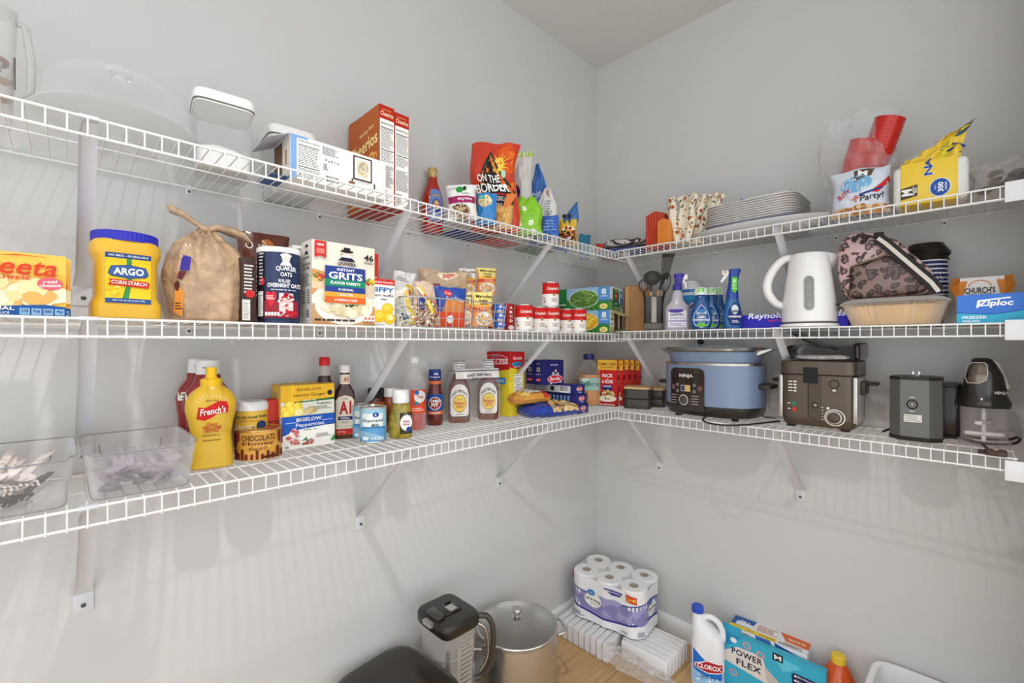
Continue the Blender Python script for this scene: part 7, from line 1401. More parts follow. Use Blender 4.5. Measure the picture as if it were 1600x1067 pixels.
p.ell(.66, .30, .02, .02, (226, 220, 212)); p.build(t, 'control_markings')
B().box(-.020, .020, -.004, .006, h*.66, h*.90, M((10, 9, 9), .4)).build('latch_recess', t, loc=(-.015*w/.21, F_-.002, 0), label='black latch recess')
B().ball((0, 0, 0), .009, M((140, 130, 118), .2, .9, kind='knob')).build('release_button', t, loc=(-.002, F_-.004, h*.33))
B().lathe([(.017, 0), (.018, .005), (.016, .014), (.013, .015)], M((84, 72, 62), .3, .4, kind='knob'), 28).build('dial', t, loc=((.735-.5)*w, F_-.001, .165*h), rot=(PI/2, 0, 0))
lm = M((34, 29, 26), .22, .2, coat=.4, kind='lid_metal')
def lidfn(x_0, z_0, L_, cv, up, thick, wy):
    def fn(u, v):
        a = u; x = x_0+L_*a; zz = z_0+up*(1-a)**2.2+cv*math.sin(PI*a)*-.5; return (x, (v-.5)*wy, zz+thick)
    return fn
b = B(); b.grid(lidfn(-w*.42, h+.052, w*.95, .030, .045, 0, d*.80), 26, 6, lm); b.grid(lidfn(-w*.42, h+.052, w*.95, .030, .045, .006, d*.80), 26, 6, lm); 
b.box(w*.45, w*.53, -d*.40, d*.40, h+.004, h+.058, lm, .012); b.build('open_lid', t, loc=(0, .01, 0), angle=60)
b = B(); pts = [(-w*.40, h+.004), (-w*.46, h+.024), (-w*.40, h+.046), (-w*.20, h+.050), (0, h+.040), (w*.2, h+.034)]
P_ = smooth([(x, 0, zz) for x, zz in pts]); vs = []; n = len(P_)
for p_ in P_:
    for y in (-d*.38, d*.38): vs.append((p_.x, y, p_.z))
for p_ in P_:
    for y in (-d*.38, d*.38): vs.append((p_.x, y, p_.z+.0035))
b.add(vs, [(i*2, i*2+1, i*2+3, i*2+2) for i in range(n-1)]+[(2*n+i*2, 2*n+i*2+1, 2*n+i*2+3, 2*n+i*2+2) for i in range(n-1)]+[(i*2, i*2+2, 2*n+i*2+2, 2*n+i*2) for i in range(n-1)], lm); b.build('inner_lid_shell', t, angle=60)
o = crumple(B(), .165, .10, .020, M((196, 190, 186), .95, bump=.9, bscale=120, var=.12, vscale=60, kind='towel'), 5, .10, 14).build('folded_cloth', loc=(t.location.x-.03, t.location.y, t.location.z+h+.001), rz=-PI/2); tag(o, 'light grey crumpled cloth lying on top of the deep fryer', 'cloth')
# blender motor base
ya = at('R', .225, 1388)[1]; yb = at('R', .225, 1472)[1]; w = ya-yb; d = .13; h = zat(at('R', .225, 1430)[2], 584)-z-.012
t = thing('blender_motor_base', 'dark grey eight sided blender motor base with a round socket', 'blender', (-.225+d/2, (ya+yb)/2, z), -PI/2); t0m = t
gm = M((104, 103, 99), .35, .35, kind='gunmetal'); ch_ = .026
def octa(s, k=1.0): 
    W_, D_ = w/2*s, d/2*s; c = ch_*s; return [(-W_+c, -D_), (W_-c, -D_), (W_, -D_+c), (W_, D_-c), (W_-c, D_), (-W_+c, D_), (-W_, D_-c), (-W_, -D_+c)]
def ploft(secs, mat, b=None):
    b = b or B(); n = 8; vs = []; 
    for zz, s in secs: vs += [(x, y, zz) for x, y in octa(s)]
    k = len(secs); b.add(vs, [tuple(range(n)), tuple(range((k-1)*n, k*n))]+[(r*n+i, r*n+(i+1) % n, (r+1)*n+(i+1) % n, (r+1)*n+i) for r in range(k-1) for i in range(n)], mat); return b
ploft([(.004, .95), (.012, 1.0), (h*.96, .985), (h*.965, .985)], gm).build('housing', t, angle=20)
ploft([(h*.965, 1.0), (h, 1.0), (h+.002, .98)], M((38, 35, 32), .4)).build('top_plate', t, angle=20)
ploft([(0, 1.0), (.010, 1.03), (.012, 1.0)], M((40, 37, 35), .5)).build('foot_plate', t, angle=20)
b = B(); b.lathe([(.010, h+.002), (.010, h+.006), (.004, h+.007)], M((150, 146, 140), .3, .8), 20); b.box(-.009, -.005, -.003, .003, h+.003, h+.016, CHROME); b.box(.004, .008, -.003, .003, h+.003, h+.016, CHROME); b.build('drive_coupling', t)
p = Print(w, h, lambda u, v, e: (u*w-w/2, -d/2-.0008-e, v*h)); p.ring(.46, .58, .11, .075, (30, 28, 26), (128, 124, 118), .72); p.ring(.46, .58, .05, .034, (24, 22, 20), (190, 186, 180), .6); p.rect(.41, .685, .51, .70, (206, 202, 196)); p.rect(.41, .465, .51, .48, (206, 202, 196)); p.rect(.30, .30, .64, .42, (214, 210, 204)); p.lines(.32, .41, .62, .31, 4, (150, 146, 140)); p.build(t, 'socket_and_label')
t = thing('black_container', 'black square container standing behind the blender base', 'container', (at('R', .057, 1484)[0], at('R', .10, 1483)[1]+.012, z), -PI/2); B().loft([(0, .036, .045, 6), (.004, .038, .047, 6), (.15, .042, .050, 6), (.153, .040, .048, 6)], M((40, 35, 31), .3, coat=.3, kind='black_box'), 40).build('container_body', t); B().loft([(.153, .044, .052, 6), (.160, .044, .052, 6), (.161, .040, .048, 6)], BLACKP, 40).build('container_rim', t)
motor = t0m
# food chopper
m = at('R', .135, 1537); xx, yy = m[0], min(-1.30, m[1]); r_ = (1579-1494)*m[2]*.72/F/2
r_ = .062; yy = -1.398; xx = at('R', .15, 1537)[0]
t = thing('food_chopper', 'food chopper with a dark motor head on a clear bowl', 'chopper', (-.15, at('R', .15, 1537)[1], z), ua(1537)); 
m = at('R', .15, 1537); hh = zat(m[2], 559)-z; r_ = (1581-1493)*m[2]*math.cos(math.atan((1537-800)/F))/F/2*.98
hB = hh*.44
t['note_h'] = 0; del t['note_h']
pk = CLEAR((206, 194, 200), .06, .6, .06)
b = B(); b.lathe([(r_*.95, .002), (r_*1.0, .006), (r_*1.0, .012), (r_*.88, .018), (r_*.90, hB)], pk, 48, cap=False); b.build('bowl', t)
B().lathe([(r_*.10, .01), (r_*.10, hB*.8), (r_*.07, hB)], M((226, 222, 218), .3, kind='spindle'), 24).build('blade_column', t)
for k, zz in enumerate((.25, .55)):
    b = B(); b.box(-.045*r_/.06, .045*r_/.06, -.008, .008, hB*zz, hB*zz+.010, M((222, 218, 214), .3, kind='blade'), .003); b.build('blade', t, rz=k*1.1+.2)
hm = M((44, 42, 38), .25, .25, coat=.5, kind='chopper_head')
HS = [(hB, r_*.96, r_*.96, 2), (hB+.006, r_*1.0, r_*1.0, 2), (hB+.016, r_*1.0, r_*1.0, 2), (hB+.024, r_*.92, r_*.92, 2), (hB+.034, r_*.84, r_*.84, 2.2), (hB+.05, r_*.84, r_*.80, 2.4), (hh*.80, r_*.72, r_*.68, 2.6), (hh*.93, r_*.52, r_*.5, 2.6, -r_*.02), (hh*.985, r_*.40, r_*.38, 2.4, -r_*.04), (hh, r_*.28, r_*.26, 2, -r_*.04)]
B().loft(HS, hm, 56).build('motor_head', t)
p = onloft(HS, r_*.86, hB+.065, hh*.95, 12, x0=-r_*.26); p.poly([(.1, .0), (.6, .0), (.92, .16), (1, .5), (.96, .9), (.84, 1), (.3, 1), (.12, .85), (.0, .3)], (206, 200, 190)); p.poly([(.13, .03), (.58, .03), (.89, .18), (.96, .5), (.92, .88), (.82, .97), (.32, .97), (.15, .83), (.04, .3)], M((120, 110, 100), .15, .9, kind='polished')); p.build(t, 'polished_panel')
b = B(); b.tube([(r_*.15, -r_*.15, hh*.99), (r_*.42, -r_*.1, hh*.93), (r_*.62, -.0, hh*.80), (r_*.86, .0, hh*.66)], [.006, .010, .010, .006], M((206, 202, 196), .3, .4, kind='silver_trim'), 10); b.build('press_lever', t, label='silver lever')
p = onloft(HS, r_*.5, hB+.028, hB+.050, 6, x0=r_*.55); p.text('NINJA', .6, .6, w=.9, h=.45, col=(226, 222, 214), bold=.04); p.build(t, 'lettering')
chopper = t
# cords, switch and care tag in front of the appliances
zc_ = z+.004
o = B().tube(smooth([(*ground(px, py, zc_)[:2], zc_+dz) for px, py, dz in ((1380, 674, 0), (1400, 671, .006), (1425, 672, .004), (1450, 676, 0), (1462, 682, 0), (1445, 686, .002), (1425, 684, .004), (1400, 679, .004))]), .0034, ck, 8).build('power_cord'); adopt(o, motor)
o = B().tube(smooth([(*ground(px, py, zc_)[:2], zc_+dz) for px, py, dz in ((1462, 683, 0), (1490, 684, .002), (1512, 688, .003), (1532, 695, .004), (1542, 701, .002))]), .0030, ck, 8).build('power_cord'); adopt(o, motor)
gpl = ground(1556, 709, zc_); t = thing('power_plug', 'brown flat plug lying over the shelf edge at the right', 'plug', (max(gpl[0], -.318), gpl[1], z), .0)
B().loft([(0, .011, .018, 5), (.002, .013, .020, 5), (.012, .013, .020, 5), (.014, .011, .018, 5)], M((66, 46, 32), .4, kind='plug'), 32).build('plug_body', t); B().box(-.004, .004, -.004, .004, .0141, .0145, M((236, 226, 210), .4)).build('plug_mark', t, label='small white mark'); B().tube([(0, .02, .006), (0, .032, .006)], .005, ck, 8).build('strain_relief', t)
o = B().tube(smooth([(*ground(px, py, zc_)[:2], zc_+dz) for px, py, dz in ((1490, 666, 0), (1486, 672, 0), (1497, 679, 0), (1520, 684, .002), (1550, 688, .002), (1580, 688, .004), (1594, 684, .004), (1588, 692, 0), (1560, 694, 0), (1525, 691, .0), (1500, 684, 0), (1487, 676, .006))]), .0036, ck, 8).build('power_cord'); adopt(o, chopper)
gt = ground(1573, 686, zc_); b = B(); b.grid(lambda u, v: ((u-.5)*.055, (v-.5)*.02, .014*math.sin(PI*u)), 14, 2, M((232, 230, 224), .6, kind='paper')); o = b.build('warning_tag', loc=(gt[0], gt[1], zc_+.012), rz=-.9); tag(o, 'white curved warning tag on the cord below the food chopper', 'tag')
# ================================================================ ON THE FLOOR
# large black lidded bin
t = thing('black_bin', 'large black rounded bin lid at the bottom of the left wall', 'bin', (-1.268, -.188, 0), .10); t.scale.z = 1.07
bm_ = M((44, 38, 33), .28, coat=.25, var=.04, kind='black_lid')
B().loft([(.0, .105, .115, 6), (.005, .110, .12, 6), (.24, .128, .145, 6), (.262, .132, .150, 6)], M((38, 34, 30), .4, kind='black_bin'), 64).build('bin_body', t)
B().loft([(.262, .136, .156, 5), (.272, .140, .160, 5), (.288, .139, .159, 5), (.300, .130, .150, 5), (.305, .112, .130, 5), (.306, .06, .08, 4)], bm_, 72).build('lid', t)
B().box(.02, .10, -.16, -.10, .296, .302, M((34, 30, 27), .35, kind='tray'), .003).build('lid_catch', t)
# blender
bx_, by_ = -1.062, -.155; t = thing('blender', 'tall blender with square clear pitcher, black lid and side handle', 'blender', (bx_, by_, 0), 0)
q = .068; lz = .44
B().loft([(0, .064, .085, 5), (.004, .068, .09, 5), (.05, .067, .088, 5), (.12, .062, .076, 5), (.15, .055, .062, 5)], BLACKP, 56).build('motor_base', t)
cb = CLEAR((214, 206, 198), .12, .8, .05)
B().loft([(.155, q*.78, q*.90, 7), (.17, q*.80, q*.94, 7), (lz-.045, q*.94, q*1.12, 7), (lz-.03, q*.97, q*1.15, 7)], cb, 64, cap=False, cap0=False).build('pitcher', t)
B().tube([(0, 0, .16), (0, 0, .30)], [.012, .007], M((60, 52, 46), .3, kind='blade_shaft'), 12).build('blade_shaft', t)
for zz in (.19, .25): B().box(-.05, .05, -.008, .008, zz, zz+.003, CHROME).build('blade', t, rot=(.1, .1, zz*9))
lid = M((34, 30, 27), .3, coat=.4, kind='blender_lid'); W_, D_ = .074, .088
B().loft([(lz-.040, W_*.95, D_*.96, 6), (lz-.034, W_*1.0, D_*1.0, 6), (lz-.008, W_*1.0, D_*1.0, 6), (lz, W_*.94, D_*.95, 6), (lz+.001, W_*.86, D_*.88, 6)], lid, 64).build('lid', t)
b = B(); b.box(-.030, .034, -.030, .030, lz, lz+.006, lid, .003); b.build('lid_plate', t); B().box(-.006, .022, -.022, .012, lz+.006, lz+.0075, M((176, 172, 166), .4, .3, kind='sticker')).build('lid_sticker', t, label='light grey sticker'); B().box(.005, .028, .018, .026, lz+.006, lz+.012, BLACKP, .002).build('lid_button', t)
B().box(-.066, -.034, -.034, .034, lz, lz+.012, M((52, 46, 42), .25, coat=.5, kind='latch'), .004).build('lid_latch', t); B().box(-.086, -.066, -.022, .022, lz-.018, lz-.004, cb, .003).build('pour_spout', t)
# handle on the front right corner, dark outside with clear inner frame
hx_, hy_ = .070, -.066; dx, dy = .82, -.57
def hp_(r, zz): return (hx_+dx*r, hy_+dy*r, zz)
b = B(); b.tube(smooth([hp_(-.01, lz-.022), hp_(.030, lz-.024), hp_(.050, lz-.060), hp_(.052, lz-.12), hp_(.048, lz-.17), hp_(.018, lz-.215), hp_(-.01, lz-.225)]), .0095, M((60, 54, 48), .25, coat=.5, kind='handle'), 12); b.build('handle', t)
b = B(); b.tube(smooth([hp_(.0, lz-.045), hp_(.022, lz-.06), hp_(.034, lz-.10), hp_(.032, lz-.16), hp_(.008, lz-.20)]), .005, CHROME, 10); b.build('handle_inner_frame', t)
for k in (.40, .75): b = B(); b.tube([hp_(-.004, lz-.05-k*.12), hp_(.03, lz-.06-k*.12)], .005, M((70, 64, 58), .3), 8); b.build('handle_spoke', t)
p = Print(.10, .17, lambda u, v, e: (-.048+u*.096, -(q*(.96+.14*v))-.0012-e, .20+v*.17), 0)
p.rect(.30, .10, .95, .95, (164, 158, 150)); p.text('Max Liquid', .62, .90, w=.40, h=.035, col=(60, 54, 50)); 
for i in range(8): p.rect(.45, .82-i*.09, .80, .832-i*.09, (70, 64, 58)); p.text(('64', '56', '48', '40', '32', '24', '16', '8')[i], .86, .825-i*.09, w=.06, h=.03, col=(60, 54, 50))
p.build(t, 'measuring_scale')
# stock pot
t = thing('stock_pot', 'tall stainless steel stock pot with a glass lid', 'pot', (-.772, -.185, 0), 0); R_ = .146
st2 = M((206, 204, 200), .27, .9, kind='stainless_steel')
B().lathe([(R_*.97, 0), (R_, .006), (R_, .270), (R_*1.03, .274), (R_*1.035, .278), (R_*1.0, .279), (R_*.975, .274), (R_*.975, .012), (.001, .012)], st2, 72, cap=False).build('pot_body', t)
B().tube([(R_*1.01*math.cos(a*PI/36), R_*1.01*math.sin(a*PI/36), .283) for a in range(72)], .0045, st2, 8, True).build('lid_rim', t)
B().lathe([(R_*.99, .284), (R_*.85, .292), (R_*.6, .301), (R_*.3, .306), (.012, .308)], CLEAR((216, 214, 210), .05, .55, .03), 64, cap0=False).build('glass_lid', t, label='clear glass lid')
B().lathe([(.022, .307), (.023, .310), (.010, .313), (.009, .324), (.018, .330), (.021, .336), (.017, .341), (.004, .342)], CHROME, 32).build('lid_knob', t)
for a in (-.5, 2.64):
    c, s2 = math.cos(a), math.sin(a); b = B(); PH = [(R_*.99*c-.045*s2, R_*.99*s2+.045*c, .245), ((R_+.030)*c-.040*s2, (R_+.030)*s2+.040*c, .250), ((R_+.036)*c, (R_+.036)*s2, .252), ((R_+.030)*c+.040*s2, (R_+.030)*s2-.040*c, .250), (R_*.99*c+.045*s2, R_*.99*s2-.045*c, .245)]
    b.tube(smooth(PH), .0055, st2, 10); b.build('side_handle', t)
b = B(); b.ball((R_*.6, -R_*.35, .300), .004, CHROME, 1, 10, 6); b.build('steam_vent', t)
# foam clamshell trays on edge, in rows, under the paper rolls
fm_ = M((226, 224, 224), .85, bump=.15, bscale=120, kind='white_foam'); f0 = None
def foam(x, y, rz, label, dxs=1):
    global f0
    if f0 is None:
        t = thing('foam_tray', 'x', 'tray', (x, y, 0), rz); f0 = t
        B().loft([(0, .098, .003, 2), (.001, .100, .0105, 2)], fm_, 4).build('x', t); 
        for c in list(bpy.data.objects):
            if c.parent == t: bpy.data.objects.remove(c)
        b = B(); b.box(-.10, .10, -.0115, .0115, .0, .078, fm_, .0075); b.build('tray_body', t)
        b = B(); b.box(-.102, .102, -.0150, -.0100, .0015, .081, fm_, .0024); b.build('tray_rim', t)
    else: t = copy_tree(f0)
    t.location = (x, y, .0); t.rotation_euler = (0, 0, rz); tag(t, label, 'tray', 'white foam trays on the floor'); return t
n_ = 0
# three packs standing side by side; trays run along x and repeat along y
labs = 'white foam tray standing on edge in the %s pack under the paper rolls'
for k in range(9): foam(-.275, -.045-.0305*k, 0.06, labs % 'left')
for k in range(6): foam(-.290+.0300*k, -.430, PI/2+.04, labs % 'middle')
# clear wrap trailing from the packs
def wrapf(u, v):
    A_ = Vector((-.375, -.305, .070)); B_ = Vector((-.345, -.60, .012)); p = A_.lerp(B_, u); sp = .075-.02*u
    n1 = noise.noise(Vector((u*9, v*6, 1))); n2 = noise.noise(Vector((u*14, v*9, 4)))
    return (p.x-sp*(v-.5)*1.6+.018*n1, p.y-.02*n2, max(.002, p.z*(1-.6*abs(v-.5))+.016*n2+.012))
b = B(); b.grid(wrapf, 34, 18, CLEAR((232, 230, 226), .22, .8, .10, bump=1.0, bscale=26)); o = b.build('clear_wrap', angle=60); tag(o, 'crumpled clear plastic wrap trailing from the foam trays onto the floor', 'plastic wrap')
# pack of toilet paper
tp = M((238, 237, 236), .9, bump=.25, bscale=90, kind='tissue')
t = thing('toilet_paper_pack', 'pack of white toilet paper rolls in purple printed wrap on the foam trays', 'toilet paper', (-.178, -.222, .0825), .12)
rr_ = .0575; sp = .114; hr = .098; cen = [(sx*(sp/2), (k-1)*sp) for sx in (-1, 1) for k in range(3)]; first_ = None
for lv in range(2):
    for (cx_, cy_) in cen:
        b = B(); b.lathe([(rr_*.98, lv*hr+.001), (rr_, lv*hr+.004), (rr_, (lv+1)*hr-.004), (rr_*.96, (lv+1)*hr), (.020, (lv+1)*hr), (.019, (lv+1)*hr-.002), (.019, (lv+1)*hr-.05), (.001, (lv+1)*hr-.05)], tp, 36, ox=cx_, oy=cy_); b.build('paper_roll', t)
        if lv: b = B(); b.lathe([(.0195, 2*hr-.03), (.0195, 2*hr+.0006), (.0180, 2*hr+.0006), (.0180, 2*hr-.03)], M((170, 150, 128), .9, kind='core'), 24, cap=False, cap0=False, ox=cx_, oy=cy_); b.build('cardboard_core', t)
def pathpt(s_):
    """front outline of the pack: left end, long front side (facing -x), right end, as a scalloped wrap"""
    L1, L2 = 2*rr_+.0, 2*sp+2*rr_; tot = L1+L2+L1
    d_ = s_*tot; e_ = .0025
    if d_ < L1: return (-(-L1/2-0)+0-d_+.0, (3*sp/2+.0)-.0, 'a')
    return None
def wrap_outline(n=120):
    pts = []; g = rr_+.0022
    # go from back-left (+y end) round the -x side to the -y end
    c = [(sp/2, sp), (-sp/2, sp), (-sp/2, 0), (-sp/2, -sp), (sp/2, -sp)]
    for a in range(0, 10): th = PI/2; pts.append((c[0][0]-sp*a/10, sp+g-.002*math.sin(PI*a/10)))
    for a in range(13): th = PI/2+PI/2*a/12; pts.append((-sp/2+g*math.cos(th), sp+g*math.sin(th)))
    for seg in (0, 1):
        for a in range(1, 12): pts.append((-sp/2-g+.006*math.sin(PI*a/12), sp-sp*seg-sp*a/12))
        pts.append((-sp/2-g, -sp*seg))
    for a in range(13): th = PI+PI/2*a/12; pts.append((-sp/2+g*math.cos(th), -sp+g*math.sin(th)))
    for a in range(1, 11): pts.append((-sp/2+sp*a/10, -sp-g+.002*math.sin(PI*a/10)))
    return pts
OUT = wrap_outline(); LEN = [0]
for a, b_ in zip(OUT, OUT[1:]): LEN.append(LEN[-1]+math.hypot(a[0]-b_[0], a[1]-b_[1]))
TL = LEN[-1]
def wfn(u, v, e=0):
    s_ = min(max(u, 0), 1)*TL; i = 0
    while i < len(LEN)-2 and LEN[i+1] < s_: i += 1
    f = (s_-LEN[i])/max(1e-6, LEN[i+1]-LEN[i]); x = OUT[i][0]*(1-f)+OUT[i+1][0]*f; y = OUT[i][1]*(1-f)+OUT[i+1][1]*f
    tx, ty = OUT[i+1][0]-OUT[i][0], OUT[i+1][1]-OUT[i][1]; L_ = math.hypot(tx, ty) or 1; nx, ny = ty/L_, -tx/L_
    if nx*(x-.0)+ny*y < 0: nx, ny = -nx, -ny
    sq = .0015*math.sin(PI*v)
    return (x+nx*(e+.0004-sq), y+ny*(e+.0004-sq), .004+v*(2*hr-.010))
b = B(); b.grid(lambda u, v: wfn(u, v), 90, 4, M((236, 236, 238), .35, coat=.3, kind='wrap')); b.build('wrapper', t)
p = Print(TL, 2*hr, wfn, 40)
def wave(u, a, b2, ph=0): return a+b2*math.sin(2*PI*(u*1.5+ph))
N_ = 40
for i in range(N_):
    u0, u1 = i/N_, (i+1)/N_; f0_, f1_ = wave(u0, .66, .07), wave(u1, .66, .07); g0_, g1_ = wave(u0, .26, .07), wave(u1, .26, .07)
    p.poly([(u0, g0_), (u1, g1_), (u1, f1_), (u0, f0_)], (146, 142, 186), 0)
p.l += .0003
for i in range(N_):
    u0, u1 = i/N_, (i+1)/N_; f0_, f1_ = wave(u0, .66, .07), wave(u1, .66, .07); g0_, g1_ = wave(u0, .26, .07), wave(u1, .26, .07)
    p.poly([(u0, f0_), (u1, f1_), (u1, f1_+.025), (u0, f0_+.025)], (50, 50, 130), 0); p.poly([(u0, g0_-.035), (u1, g1_-.035), (u1, g1_+.01), (u0, g0_+.01)], (52, 54, 140), 0)
p.l += .0003; p.blobs(.5, .46, .45, .12, 40, [(160, 156, 198), (134, 130, 178)], .03)
for u in (.42, .90): p.ell(u, .52, .065, .17, (240, 238, 234)); p.text('Soft & Strong', u, .52, w=.115, h=.085, col=(40, 40, 60), bold=.03, rot=-.06); p.text('bathroom tissue', u+.01, .44, w=.07, h=.025, col=(60, 60, 80)); p.ell(u-.015, .68, .03, .07, (60, 130, 190)); p.text('Value', u-.015, .68, w=.03, h=.03, col=(240, 244, 250))
for u in (.20, .70): p.poly([(u-.035, .80), (u+.035, .76), (u+.035, .92), (u-.035, .96)], (206, 70, 40)); p.text('12=48', u, .86, w=.06, h=.08, col=(246, 200, 90), bold=.04, rot=-.05)
p.poly([(.50, .92), (.64, .92), (.62, .82), (.56, .80)], (52, 54, 140)); p.text('MEGA ROLLS', .575, .88, w=.10, h=.04, col=(240, 240, 246), bold=.03); p.lines(.22, .16, .36, .06, 3, (90, 90, 110)); p.rect(.62, .03, .69, .14, (236, 236, 238)); p.text('USA', .655, .085, w=.05, h=.05, col=(50, 50, 90), bold=.03); p.lines(.74, .16, .80, .04, 3, (90, 90, 110)); p.build(t)
b = B(); b.loft([(2*hr+.0012, sp/2+rr_*.93, sp+rr_*.93, 4), (2*hr+.0018, sp/2+rr_*.80, sp+rr_*.85, 4)], CLEAR((238, 238, 240), .10, .3, .2), 64, cap0=False); b.build('top_film', t)
# bleach jug
gx = ground(1097, 947, .285); jx, jy = gx[0]+.004, gx[1]-.020; t = thing('bleach_jug', 'white bleach jug with a blue cap and side handle', 'jug', (jx, jy, 0), -PI/2+.38)
wj = M((232, 233, 236), .35, coat=.2, kind='jug_plastic'); a, c = .060, .048
JS = [(0, a*.92, c*.92, 3.5), (.005, a, c, 3.5), (.15, a, c, 3.2), (.185, a*.94, c*.96, 2.8), (.215, a*.66, c*.82, 2.4, -.018), (.240, a*.40, c*.55, 2, -.032), (.258, .0195, .0195, 2, -.036), (.268, .0195, .0195, 2, -.036)]
B().loft(JS, wj, 56).build('jug_body', t)
b = B(); b.lathe([(.0215, .264), (.0225, .266), (.0215, .286), (.019, .288)], M((48, 84, 196), .35, kind='cap'), 28, ox=-.036); b.build('cap', t)
b = B(); b.tube(smooth([(-.022, 0, .243), (.005, 0, .252), (.032, 0, .242), (.050, 0, .215), (.054, 0, .185), (.050, 0, .165)]), .011, wj, 12); b.build('handle', t)
p = onloft(JS, a*1.9, .012, .150, 14); p.poly([(0, 0), (1, 0), (1, .42), (.7, .52), (.35, .75), (0, 1)], (40, 110, 196)); p.poly([(0, 0), (1, 0), (1, .22), (.6, .24), (.2, .34), (0, .42)], (150, 196, 230)); p.poly([(.10, .56), (.5, .72), (.98, .66), (.98, .42), (.5, .36), (.10, .46)], (240, 240, 244)); p.poly([(.13, .55), (.5, .69), (.95, .64), (.95, .44), (.5, .385), (.13, .47)], (176, 36, 46)); p.text('CLOROX', .55, .54, w=.72, h=.13, col=(250, 250, 250), bold=.05); p.lines(.3, .30, .8, .2, 2, (40, 50, 90)); p.ring(.25, .17, .06, .045, (60, 80, 120), (200, 216, 236), .8); p.blobs(.5, .15, .45, .12, 30, [(190, 220, 240), (120, 180, 226), (230, 240, 250)], .03); p.build(t)
# glove box and the bag box behind it
t = carton('glove_box', 'teal disposable glove box with slanted lettering in front of the white carton', 'box', (-.112, -.845, 0), -PI/2+.02, .335, .034, .198, (54, 166, 196), mat=M((60, 172, 200), .45, kind='carton'))
p = face(.335, .034, .198); p.rect(0, 0, 1, 1, (62, 174, 204)); p.poly([(0, 1), (.2, 1), (.1, .8), (0, .75)], (40, 140, 184)); p.poly([(.5, .98), (.8, .9), (.62, .7)], (96, 196, 222)); p.poly([(0, .62), (.16, .80), (.42, .82), (.46, .60), (.62, .42), (.50, .34), (.26, .40), (0, .46)], (222, 214, 206)); p.poly([(.44, .66), (.60, .46), (.72, .30), (.60, .26), (.46, .42)], (196, 190, 180))
p.text('POWER', .26, .70, w=.32, h=.115, col=(36, 44, 60), bold=.05, sp=1.1); p.text('FLEX', .28, .53, w=.26, h=.115, col=(36, 44, 60), bold=.05, sp=1.1); p.ell(.12, .90, .035, .05, (226, 234, 236)); 
for u, v, ro in ((.26, .90, .5), (.40, .84, .1), (.12, .28, .6)): p.ring(u, v, .045, .065, (206, 150, 160), (70, 176, 204), .6)
p.rect(.52, .86, .62, .99, (28, 30, 36)); p.text('M', .57, .925, w=.07, h=.08, col=(240, 240, 240), bold=.06); p.poly([(.70, .74), (.72, .78), (.98, .78), (.985, .74), (.985, .52), (.96, .49), (.71, .50)], (40, 48, 90))
for i, wd in enumerate(('More Grip and Stretch', 'Extra Thick Fit', 'Latex & Nut Resistant')): p.text(wd, .855, .735-i*.08, w=.20, h=.045, col=(240, 244, 250), bold=.03); p.ell(.735, .735-i*.08, .012, .018, (240, 244, 250))
p.poly([(.48, .0), (.60, .22), (.72, .2), (.8, .3), (.9, .1), (.95, 0)], (196, 224, 234)); p.blobs(.75, .12, .18, .1, 20, [(150, 190, 206), (226, 206, 196)], .03); p.build(t)
b = B(); b.box(-.1675, -.10, -.0170, -.0165, .198, .232, M((54, 160, 196), .5)); b.build('torn_flap', t, label='torn teal top flap')
t = carton('storage_bag_carton', 'white, blue and yellow storage bag carton behind the glove box', 'box', (-.042, -.815, 0), -PI/2+.05, .262, .088, .206, (226, 226, 228))
p = face(.262, .088, .206, 'top'); p.rect(0, 0, 1, 1, (228, 228, 230)); p.poly([(0, 0), (0, 1), (.30, 1), (.26, 0)], (60, 96, 160)); p.rect(.06, .3, .28, .62, (226, 230, 240)); p.text('140', .16, .66, w=.13, h=.2, col=(230, 236, 246), bold=.05, rot=PI); p.rect(0, 0, .62, .26, (236, 206, 60)); p.text('LAWRENCE', .5, .14, w=.2, h=.13, col=(60, 56, 40), bold=.03, rot=PI); p.rect(.25, .04, .34, .22, (206, 180, 60)); p.poly([(.62, .95), (1, .95), (1, .35), (.72, .40)], (214, 110, 60)); p.lines(.34, .9, .62, .36, 5, (200, 130, 90)); p.text('SLIDER', .84, .62, w=.22, h=.14, col=(240, 226, 214), bold=.04, rot=PI); p.text('FOR STORAGE', .82, .24, w=.22, h=.12, col=(200, 110, 70), bold=.03, rot=PI); p.lines(.65, .2, .95, .05, 2, (90, 90, 96)); p.build(t, 'top_artwork')
p = face(.262, .088, .206); p.poly([(0, .86), (.3, .9), (1, .9), (1, 1), (0, 1)], (236, 236, 238)); p.poly([(.35, 1), (.55, 1), (.8, .4), (.6, .4)], (70, 110, 180)); p.poly([(.6, 1), (1, .9), (1, .3), (.8, .3)], (48, 84, 160)); p.text('LIFE', .22, .93, w=.14, h=.06, col=(220, 110, 60), bold=.05, rot=.05); p.lines(.1, .8, .4, .6, 3, (90, 120, 180)); p.build(t)
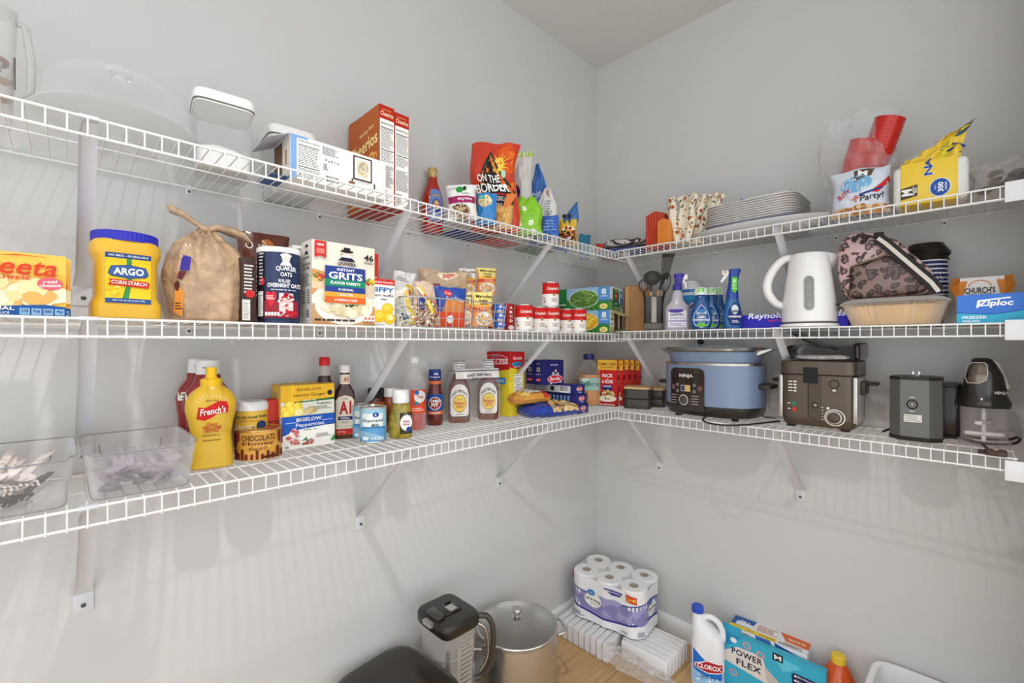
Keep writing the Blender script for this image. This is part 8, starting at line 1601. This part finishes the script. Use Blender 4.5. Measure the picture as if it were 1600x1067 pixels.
# orange drink bottle
go = ground(1310, 1024, .235); t = thing('orange_bottle', 'orange juice bottle with a yellow cap between the cartons and white tub', 'bottle', (go[0], go[1], 0), 0)
om = M((206, 84, 26), .15, coat=.6, var=.06, kind='orange_juice')
B().lathe([(.048, 0), (.052, .006), (.052, .05), (.049, .07), (.052, .09), (.053, .135), (.048, .165), (.036, .192), (.022, .210), (.018, .216)], om, 48).build('bottle_body', t)
n = 60; b = B(); vs = []
for zz, k in ((.212, 1), (.236, 1), (.239, .9)):
    for i in range(n): a = 2*PI*i/n; rr2 = .021*k*(1+(.03 if i % 2 else 0)*(k == 1)); vs.append((rr2*math.cos(a), rr2*math.sin(a), zz))
b.add(vs, [(r*n+i, r*n+(i+1) % n, (r+1)*n+(i+1) % n, (r+1)*n+i) for r in range(2) for i in range(n)]+[tuple(range(n)), tuple(range(2*n, 3*n))], M((232, 196, 60), .4, kind='cap')); b.build('cap', t, angle=15)
# white tub at the right
gt = ground(1436, 1046, .24); t = thing('white_tub', 'white plastic tub with rounded rim at the bottom right', 'tub', (-.150, -1.285, 0), -PI/2)
tw_ = M((230, 230, 230), .4, kind='tub_plastic'); W2, D2 = .150, .125
b = B(); b.loft([(0, W2*.8, D2*.8, 6), (.005, W2*.84, D2*.84, 6), (.247, W2*.97, D2*.97, 6), (.250, W2*1.04, D2*1.05, 6), (.258, W2*1.06, D2*1.07, 6), (.262, W2*1.03, D2*1.04, 6), (.258, W2*.95, D2*.95, 6), (.02, W2*.80, D2*.80, 6)], tw_, 72); b.build('tub_body', t)
o = B().box(-.03, .03, -.02, .02, 0, .016, tw_, .004).build('tub_handle_grip', t, loc=(0, -D2*.80, .24))
# ================================================================ sub-parts: small pieces belong to the part they sit on
RULES = {'cap_print': ('cap', 'lid'), 'cap_sticker': ('cap',), 'lid_ridges': ('lid',), 'lid_knob': ('glass_lid',), 'lid_rim': ('glass_lid',), 'steam_vent': ('glass_lid',), 'lid_panel': ('can_body',),
         'wrapper_print': ('loose_wrapper_top',), 'strap_stripe': ('strap',), 'buckle': ('strap',), 'pocket_piping': ('front_pocket',), 'zip_pull': ('zip',), 'lid_plate': ('lid',), 'lid_sticker': ('lid',), 'lid_button': ('lid',),
         'lid_latch': ('lid',), 'lid_catch': ('lid',), 'pour_spout': ('pitcher',), 'handle_inner_frame': ('handle',), 'handle_spoke': ('handle',), 'measuring_scale': ('pitcher',), 'plug_mark': ('plug_body',), 'gasket': ('lid',),
         'pot_handle': ('inner_pot',), 'pot_rim': ('inner_pot',), 'dial': ('control_panel', 'control_markings'), 'release_button': ('control_markings',), 'latch_recess': ('fryer_body',), 'corner_strip': ('fryer_body',), 'side_panel': ('fryer_body',),
         'control_markings': (), 'green_tag': ('spray_head',), 'polished_panel': ('motor_head',), 'lettering': ('motor_head',), 'press_lever': ('motor_head',), 'blade': ('blade_column', 'blade_shaft'), 'scale_strip': ('handle',),
         'folded_edge': ('carton_body',), 'seam_ring': ('kettle_body',), 'water_window': ('kettle_body',), 'neck_label': ('bottle_body',), 'screw': ('foot_plate', 'clip_body'), 'base_edge': ('bin_body',), 'hand_hold': ('bin_body',),
         'foot': ('base',), 'front_stripe': ('holder_body',), 'carry_handle': ('side_mount',), 'twisted_neck': ('bag_body',), 'knot': ('bag_body',)}
kids = {}
for o in bpy.data.objects:
    if o.parent: kids.setdefault(o.parent.name, []).append(o)
for root, ch in list(kids.items()):
    for o in ch:
        want = RULES.get(o.name.split('.')[0], ())
        for w in want:
            c = [q for q in ch if q is not o and q.name.split('.')[0] == w and q.type == 'MESH']
            if c:
                q = c[0]; o.parent = q; o.matrix_parent_inverse = q.matrix_basis.inverted(); break
